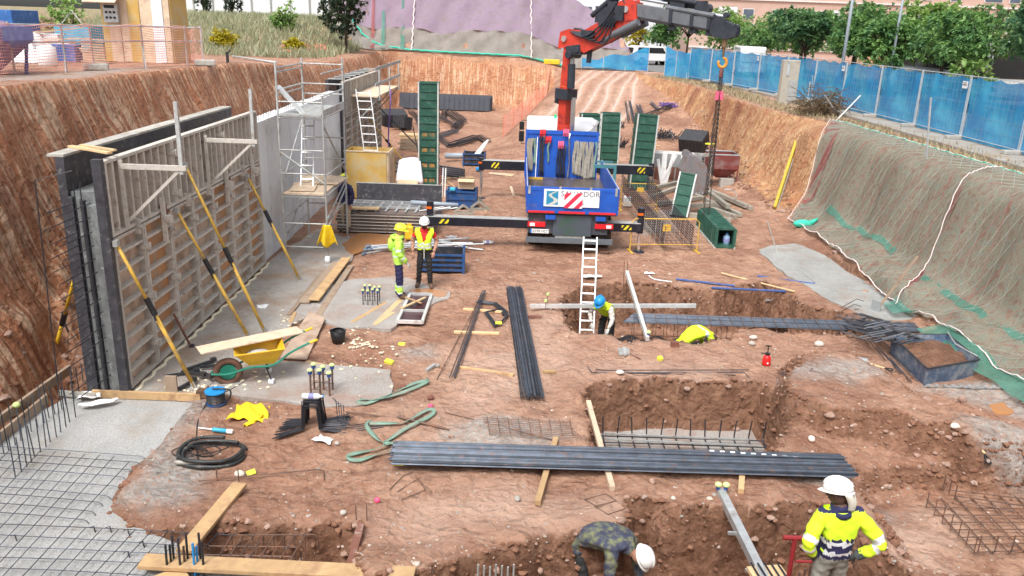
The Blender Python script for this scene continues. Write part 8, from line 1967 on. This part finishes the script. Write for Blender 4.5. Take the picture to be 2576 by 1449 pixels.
B2=thing('apartment_block',(30,140,3),'paler block seen past the crane head','building'); q=MB(); q.b2((8,135,3),(34,150,16)); q.build('wall','white_wall',B2)
for k in range(8):
    for fl in range(4):
        q=MB(); q.b2((9.5+k*3,134.9,4.6+fl*3),(11+k*3,134.99,6+fl*3)); q.build('window','window_glass',B2)
# ================================================================ hill net at the back
def hpt(x_,y_,off=.12): return Vector((x_,y_-off*.7,hz(x_,y_)+off*.7))
HN=thing('hill_net',(-3,66,4),'purple grey debris net covering the earth slope behind the pit','net')
def hn(u,v,x0_,x1_,y0_,y1_):
    x_=x0_+(x1_-x0_)*u; y_=y0_+(y1_-y0_)*v; p_=hpt(x_,y_,.15); w=.11*(math.sin(x_*1.3+v*7)+.6*math.sin(x_*3.1-v*11)+.7*abs(math.sin(x_*.75+.3*math.sin(v*6)))+.5*math.sin(x_*7+v*3)*v); return p_+Vector((0,-w,w*.6))
q=MB(); q.surf(lambda u,v: hn(u,v,-15.5,8.6,65.6,70.5),120,34); q.build('net_panel','net_purple',HN,smooth=True)
q=MB(); q.surf(lambda u,v: hn(u,v,-14.5,8.8,63.6,65.62),110,14); q.build('net_skirt','net_greyskirt',HN,smooth=True)
def hrope(fn,n,r,m,nm,amp=.05):
    q=MB(); q.tube([fn(k/(n-1))+Vector((amp*math.sin(k*2.1),-.08,amp*math.cos(k*1.7)*.4)) for k in range(n)],r,5); q.build(nm,m,HN)
hrope(lambda t: hpt(-13.2+16.4*t,63.5+.3*math.sin(t*9)+(1-t)**6*2.2,.25),80,.07,'teal_net','teal_hem'); 
for x_ in (-8.2,.9): hrope(lambda t,x_=x_: hpt(x_-.3*t,63.7+6*t,.3),40,.045,'rope_white','rope')
for x_,m_ in ((-11.2,'net_redfold'),(-10.4,'net_teal'),(-8.9,'net_teal')):
    q=MB(); q.surf(lambda u,v,x_=x_: hpt(x_+(u-.5)*.35*(1-.6*v)-.5*v,63.8+4.5*v,.3),4,14); q.build('net_fold',m_,HN,smooth=True)
# orange fence by the ramp
def lattice(a,b,h,m,label,nh=7,nv=.28,sag=.05,posts=6,name='mesh_fence',drop=None):
    a=Vector(a);b=Vector(b); e=thing(name,a,label,'mesh fence'); Lf=(b-a).length; n=int(Lf/nv); q=MB()
    def P_(u,v): 
        p_=lerp(a,b,u); p_.z=hz(p_.x,p_.y)+.05+h*v-sag*abs(math.sin(u*posts*math.pi))*v; return p_
    for k in range(nh+1): 
        pts=[P_(u,k/nh) for u in np.linspace(0,1,max(8,posts*4))]; q.tube(pts,.009,3)
    for k in range(n+1): q.bar(P_(k/n,0),P_(k/n,1),.02,.01)
    q.build('mesh',m,e)
    for k in range(posts+1):
        c=P_(k/posts,0); q=MB(); q.tube([c-Z*.3,c+Z*(h+.08)],.02,5); q.build('post','orange_net',e)
    return e
a=G(1262,302,.9);b=G(1372,152,3.4); lattice((-.75,44.5,0),(2.2,62.3,0),1.1,'mesh_pink','orange mesh fence along the side of the ramp',9,.32,.08,6)
p=on(1388,150); q=MB(); q.box((2.4,63.6,3.5),(1.2,.7,.35)); q.build('plate_compactor','yellow_tool',label='small yellow machine at the head of the ramp',cat='machine',bevel=.05)
q=MB(); q.box((3.6,63.7,3.3),(.9,.5,.45)); q.build('white_box','plastic_white',label='white box beside the yellow machine on the bank',cat='box',bevel=.03)
# ================================================================ left plateau
zL=4.68
def LG(px,py): 
    z=4.6
    for k in range(30): p_=G(px,py,min(z,5.2)); z=.75*z+.25*hz(p_.x,p_.y)
    p_=G(px,py,min(z,5.2)); return Vector((p_.x,p_.y,hz(p_.x,p_.y)))
# railing with orange mesh
base=[LG(a,b) for a,b in ((-60,196),(38,188),(168,180),(238,177),(364,170),(472,166),(512,165))]
RF=thing('site_railing',base[3],'scaffold tube railing hung with orange mesh at the top of the left bank','railing')
for c in base:
    q=MB(); q.tube([c-Z*.2,c+Z*1.18],.026,7); q.build('post','galv_dull',RF)
for z in (.72,1.12):
    for i in range(len(base)-1): q=MB(); q.tube([base[i]+Z*z,base[i+1]+Z*z],.024,7); q.build('rail','galv',RF)
for i in (0,2,4): 
    c=base[i]; q=MB(); q.tube([c+Z*.6,c+Vector((.4,-.8,-.05))],.015,5); q.build('stay','galv_dull',RF)
q=MB(); 
def RP(u,v):
    t=u*(len(base)-1); i=min(int(t),len(base)-2); p_=lerp(base[i],base[i+1],t-i); return p_+Vector((.04,.03*math.sin(u*60),.05+1.08*v-.04*math.sin(u*37)*v))
for k in range(17): q.tube([RP(u,k/16) for u in np.linspace(0,1,60)],.007,3)
for k in range(150): q.bar(RP(k/150,0),RP(k/150,1),.005,.004)
mo=q.build('orange_mesh',mat('mesh_orange',(.85,.40,.33),.8,0,.2,8),RF); mo['kind']='stuff'
for c in (base[3],base[6]): q=MB(); q.box(c+Vector((.05,0,.09)),(.6,.25,.18),rotz(.4)); q.build('concrete_foot','concrete_old',RF,bevel=.03)
# plywood cabin
o=Vector((-12.05,27.2,hz(-12.05,27.2))); CB=thing('site_cabin',o,'yellow and white stained plywood cabin with a control box under a small roof','cabin')
wd=[-1.08,-.86,-.50,-.24,.13,.51,.86,1.06]; cm=['ply_yellow','wood_pale','wood_pale','ply_yellow','wood_pale','white_wall','wood_pale']
for k in range(7): q=MB(); q.b2((o.x+wd[k]+.006,o.y-.6-.02*(k%2),o.z),(o.x+wd[k+1]-.006,o.y-.55,o.z+2.75)); q.build('board',cm[k],CB)
for s_ in (-1,1): q=MB(); q.b2((o.x+s_*1.06-.03,o.y-.54,o.z),(o.x+s_*1.06+.03,o.y+.7,o.z+2.7)); q.build('side_board','ply_yellow',CB)
q=MB(); q.b2((o.x-1.09,o.y+.71,o.z),(o.x+1.09,o.y+.75,o.z+2.7)); q.build('back_board','ply_yellow',CB)
q=MB(); q.box((o.x-.80,o.y-.95,o.z+1.95),(1.0,.75,.03),Matrix.Rotation(.55,3,'X')); q.build('canopy','wood_pale',CB)
q=MB(); q.b2((o.x-.92,o.y-.78,o.z+1.18),(o.x-.48,o.y-.63,o.z+1.72)); pn=q.build('control_box','galv',CB)
for i in range(3):
    for j in range(2): q=MB(); q.tube([(o.x-.82+.12*i,o.y-.80,o.z+1.32+.16*j),(o.x-.82+.12*i,o.y-.781,o.z+1.32+.16*j)],.04,10); q.build('knob','crate_dark',pn)
q=MB(); q.b2((o.x-.88,o.y-.79,o.z+1.60),(o.x-.56,o.y-.781,o.z+1.69)); q.build('display','glass_dark',pn)
# hopper
c=LG(60,196)+Vector((-2.0,1.6,-.25)); e=thing('mixing_hopper',c,'blue grey trapezoid hopper behind the orange railing','hopper')
q=MB(); w0,w1=.95,.38; q.add([(c.x+a*w0,c.y+b*w0*.8,c.z+1.25) for a,b in ((-1,-1),(1,-1),(1,1),(-1,1))]+[(c.x+a*w0,c.y+b*w0*.8,c.z+.95) for a,b in ((-1,-1),(1,-1),(1,1),(-1,1))]+[(c.x+a*w1-.2,c.y+b*w1,c.z+.15) for a,b in ((-1,-1),(1,-1),(1,1),(-1,1))],[(i,(i+1)%4,4+(i+1)%4,4+i) for i in range(4)]+[(4+i,4+(i+1)%4,8+(i+1)%4,8+i) for i in range(4)]+[(11,10,9,8)]); q.build('body','tarp_purple',e,solid=.02)
for a,b in ((-1,-1),(1,-1),(1,1),(-1,1)): q=MB(); q.bar((c.x+a*w0*.8,c.y+b*w0*.6,c.z),(c.x+a*w0*.9,c.y+b*w0*.7,c.z+1.0),.06,.06); q.build('leg','tarp_blue',e)
c=LG(122,166); q=MB(); q.tube([c,c+Z*.03,c+Z*.5,c+Z*.55],[.22,.24,.24,.1],14); q.build('white_drum','plastic_white',label='white plastic drum behind the orange railing',cat='drum',smooth=True)
q=MB(); q.bar(LG(135,150)+Z*.12,LG(260,158)+Z*.12,.2,.24); q.build('timber_beam','wood_pale',label='long pale beam lying behind the white drum',cat='beam')
q=MB(); c=LG(100,140); q.box(c+Z*.2,(.5,.4,.35)); q.build('yellow_box','yellow_tool',label='yellow box beside the white drum',cat='box',bevel=.03)
def lbox(px,py,y,w,d_,h,m,label,name,cat,z=None,rz=0,bevel=.02):
    c=V(px,py,y); zz=hz(c.x,y); q=MB(); q.box((c.x,y,zz+h/2),(w,d_,h),rotz(rz)); return q.build(name,m,label=label,cat=cat,bevel=bevel)
c=V(203,85,29.5); zz=hz(c.x,29.5)+.12; e=thing('waste_skip',(c.x,29.5,zz),'bright cyan steel skip on the left plateau','skip'); q=MB(); q.add([(c.x+a*.62,29.5+b*.5,zz+.95) for a,b in ((-1,-1),(1,-1),(1,1),(-1,1))]+[(c.x+a*.62,29.5+b*.5,zz+.45) for a,b in ((-1,-1),(1,-1),(1,1),(-1,1))]+[(c.x+a*.35,29.5+b*.4,zz+.1) for a,b in ((-1,-1),(1,-1),(1,1),(-1,1))],[(i,(i+1)%4,4+(i+1)%4,4+i) for i in range(4)]+[(4+i,4+(i+1)%4,8+(i+1)%4,8+i) for i in range(4)]+[(11,10,9,8)]); q.build('body','skip_cyan',e,solid=.02); q=MB(); q.tube([(c.x-.4,29.0,zz+.95),(c.x,29.1,zz+1.45),(c.x+.4,29.0,zz+.95)],.02,5); q.build('lifting_bail','galv_dull',e)
lbox(258,60,34.5,1.4,.8,1.0,'maroon','dull maroon steel box behind the plywood cabin','steel_box','box')
for k,(px,py,y,w,d_,h,m,l) in enumerate(((95,80,27,1.2,.6,.75,'plastic_white','white insulation block behind the railing'),(145,85,26,.8,.5,.55,'plastic_white','tilted white panel behind the railing'),(20,90,26,1.4,.7,.55,'wood_old','grey timber heap behind the hopper'),(60,70,30,2.2,.8,.85,'galv_dull','pale sheeted stack behind the white blocks'),(165,100,25,.7,.4,.5,'tarp_blue','dark blue tarpaulin bundle by the white panel'))): lbox(px,py,y,w,d_,h,m,l,'site_bundle','bundle',rz=rg.uniform(-.4,.4))
for k in range(10):
    a=V(205+rg.uniform(-5,5),130,24.5+.08*k);b=V(262,133,24.8+.08*k); a.z=hz(a.x,a.y)+.05+.07*k; b.z=hz(b.x,b.y)+.05+.07*k; q=MB(); q.bar(a,b,.14,.04); q.build('timber_board','wood_pale',label='%s board of the rough timber stack beside the cabin'%('lowest','second lowest','third lowest','fourth lowest','fifth lowest','fifth from top','fourth from top','third from top','second from top','topmost')[k],cat='board',group='timber stack on the left plateau')
for k in range(3):
    a=V(90,62,33+k*.3);b=V(205,85,31.5+k*.3); q=MB(); q.bar((a.x,a.y,hz(a.x,a.y)+.6),(b.x,b.y,hz(b.x,b.y)+.35),.12,.04); q.build('plank','wood_new',label='long pale plank resting on the sheeted stack',cat='plank',group='long planks on the left plateau')
lbox(12,30,40,1.9,2.2,2.0,'tarp_blue','dark blue site container at the edge of the plateau','site_container','container'); lbox(25,45,37,1.2,.9,.8,'plastic_blue','blue plastic tank before the container','water_tank','tank')
for k,(px,y,h_,cr_,lf,l) in enumerate(((175,44,2.6,1.3,'leaf_light','yellow green shrub behind the cyan skip'),(140,47,2.0,1.3,'leaf_dry','greyish shrub beside the blue container'),(560,52,1.0,.8,'leaf_yellow','low yellow flowering bush on the grass mound'),(715,60,1.7,1.0,'leaf_light','yellow green bush at the white wall'),(735,52,.7,.6,'leaf_yellow','small yellow bush at the foot of the mound'),(585,70,2.4,.9,'leaf_dark','dark cypress before the white wall'),(515,72,3.0,.6,'leaf_dark','narrow dark cypress by the white wall'),(2600,19,1.2,.9,'leaf_dry','brown dry bush at the net by the street'))):
    c=V(px,60,y); 
    if px==2600: c=Vector((13.6,19.2,3.0))
    tree(c.x,y if px!=2600 else 19.2,hz(c.x,y if px!=2600 else 19.2),h_,cr_,h_*.95,lf,l,200+k,110,None,'shrub',per=10,ls=.8)
# more stores on the left plateau
for k,(px,py,y,w,h,m,l) in enumerate(((40,100,24,1.6,.8,'plastic_white','white dust sheet thrown over a low stack behind the railing'),(110,105,28,1.5,.7,'sheet_white','pale sheet over boards beside the timber stack'),(70,60,36,2.4,.9,'tarp_blue','blue tarpaulin over a stack before the container'))):
    c=V(px,py,y); zz=hz(c.x,y); q=MB()
    def cov(u,v,c=c,y=y,w=w,h=h,zz=zz,k=k):
        a=(u-.5)*2;b=(v-.5)*2; r_=max(abs(a),abs(b)); f=1 if r_<.6 else max(0,1-(r_-.6)/.4); return Vector((c.x+a*w*.55+.06*math.sin(v*11+k),y+b*.55+.05*math.sin(u*13),zz+.02+h*f*(.85+.15*math.sin(u*7+k)*math.cos(v*5))))
    q.surf(cov,22,22); q.build('dust_sheet',m,label=l,cat='sheet',smooth=True)
for k in range(14):
    a=V(20+rg.uniform(-30,120),95,25.5+rg.uniform(0,3)); an=rg.uniform(-.5,.5); dd=Vector((math.cos(an),math.sin(an),0))*rg.uniform(.7,1.4); a.z=hz(a.x,a.y)+.1+.05*k; q=MB(); q.bar(a-dd,a+dd+Vector((0,0,rg.uniform(-.1,.3))),.12,.04); q.build('plank','wood_pale' if k%2 else 'wood_old',label='loose plank thrown on the heap behind the hopper',cat='plank',group='loose planks behind the hopper')
# pine
tree(V(868,60,58.5).x,58.5,hz(-12.4,58.5)-.1,6.0,1.9,4.8,'leaf_dark','dark pine tree at the left end of the hill net',240,520,None,'pine_tree',per=14,ls=.7)
# ground bits on plateau
q=MB(); c0_=LG(765,125)
def og(u,v):
    p_=LG(705+120*u,120+16*v); return p_+Z*(.08+.12*abs(math.sin(u*9+v*4)))
for k in range(9): q.tube([og(u,k/8) for u in np.linspace(0,1,22)],.03,3)
for k in range(26): q.tube([og(k/25,v) for v in np.linspace(0,1,6)],.025,3)
q.build('fallen_mesh','orange_net',label='orange mesh fallen on the plateau beyond the wall',cat='mesh')
q=MB(); c=LG(573,158); q.tube([c,c+Z*.35],.05,8); q.tube([c+Z*.3,c+Vector((.12,0,.42))],.03,6); q.build('standpipe','crate_dark',label='small dark pump standing on the plateau edge',cat='pump')
q=MB(); q.tube([LG(585,145)+Z*.08,LG(695,162)+Z*.08],.05,7); q.build('pipe','galv',label='long pale pipe lying on the plateau edge',cat='pipe',smooth=True)
# white walled building
WB2=thing('white_building',(-22,79,5),'white brick building behind the grass mound','building')
x0_,x1_=V(440,30,78).x,V(828,30,78).x
q=MB(); q.b2((x0_,78,4),(x1_,88,12)); q.build('wall','white_wall',WB2)
n=8
for k in range(n+1):
    x_=x0_+(x1_-x0_)*k/n; q=MB(); q.b2((x_-.05,77.85,4.5),(x_+.05,77.99,9.5)); q.build('fence_post','galv_dull',WB2)
q=MB(); q.b2((x0_,77.9,8.05),(x1_,77.98,8.2)); q.build('coping','galv_dull',WB2)
for k in range(7):
    x_=x0_+1+(x1_-x0_-2)*k/7; q=MB(); q.b2((x_,77.9,8.5),(x_+1.3,77.99,10.2)); q.build('window','panel_grey',WB2)
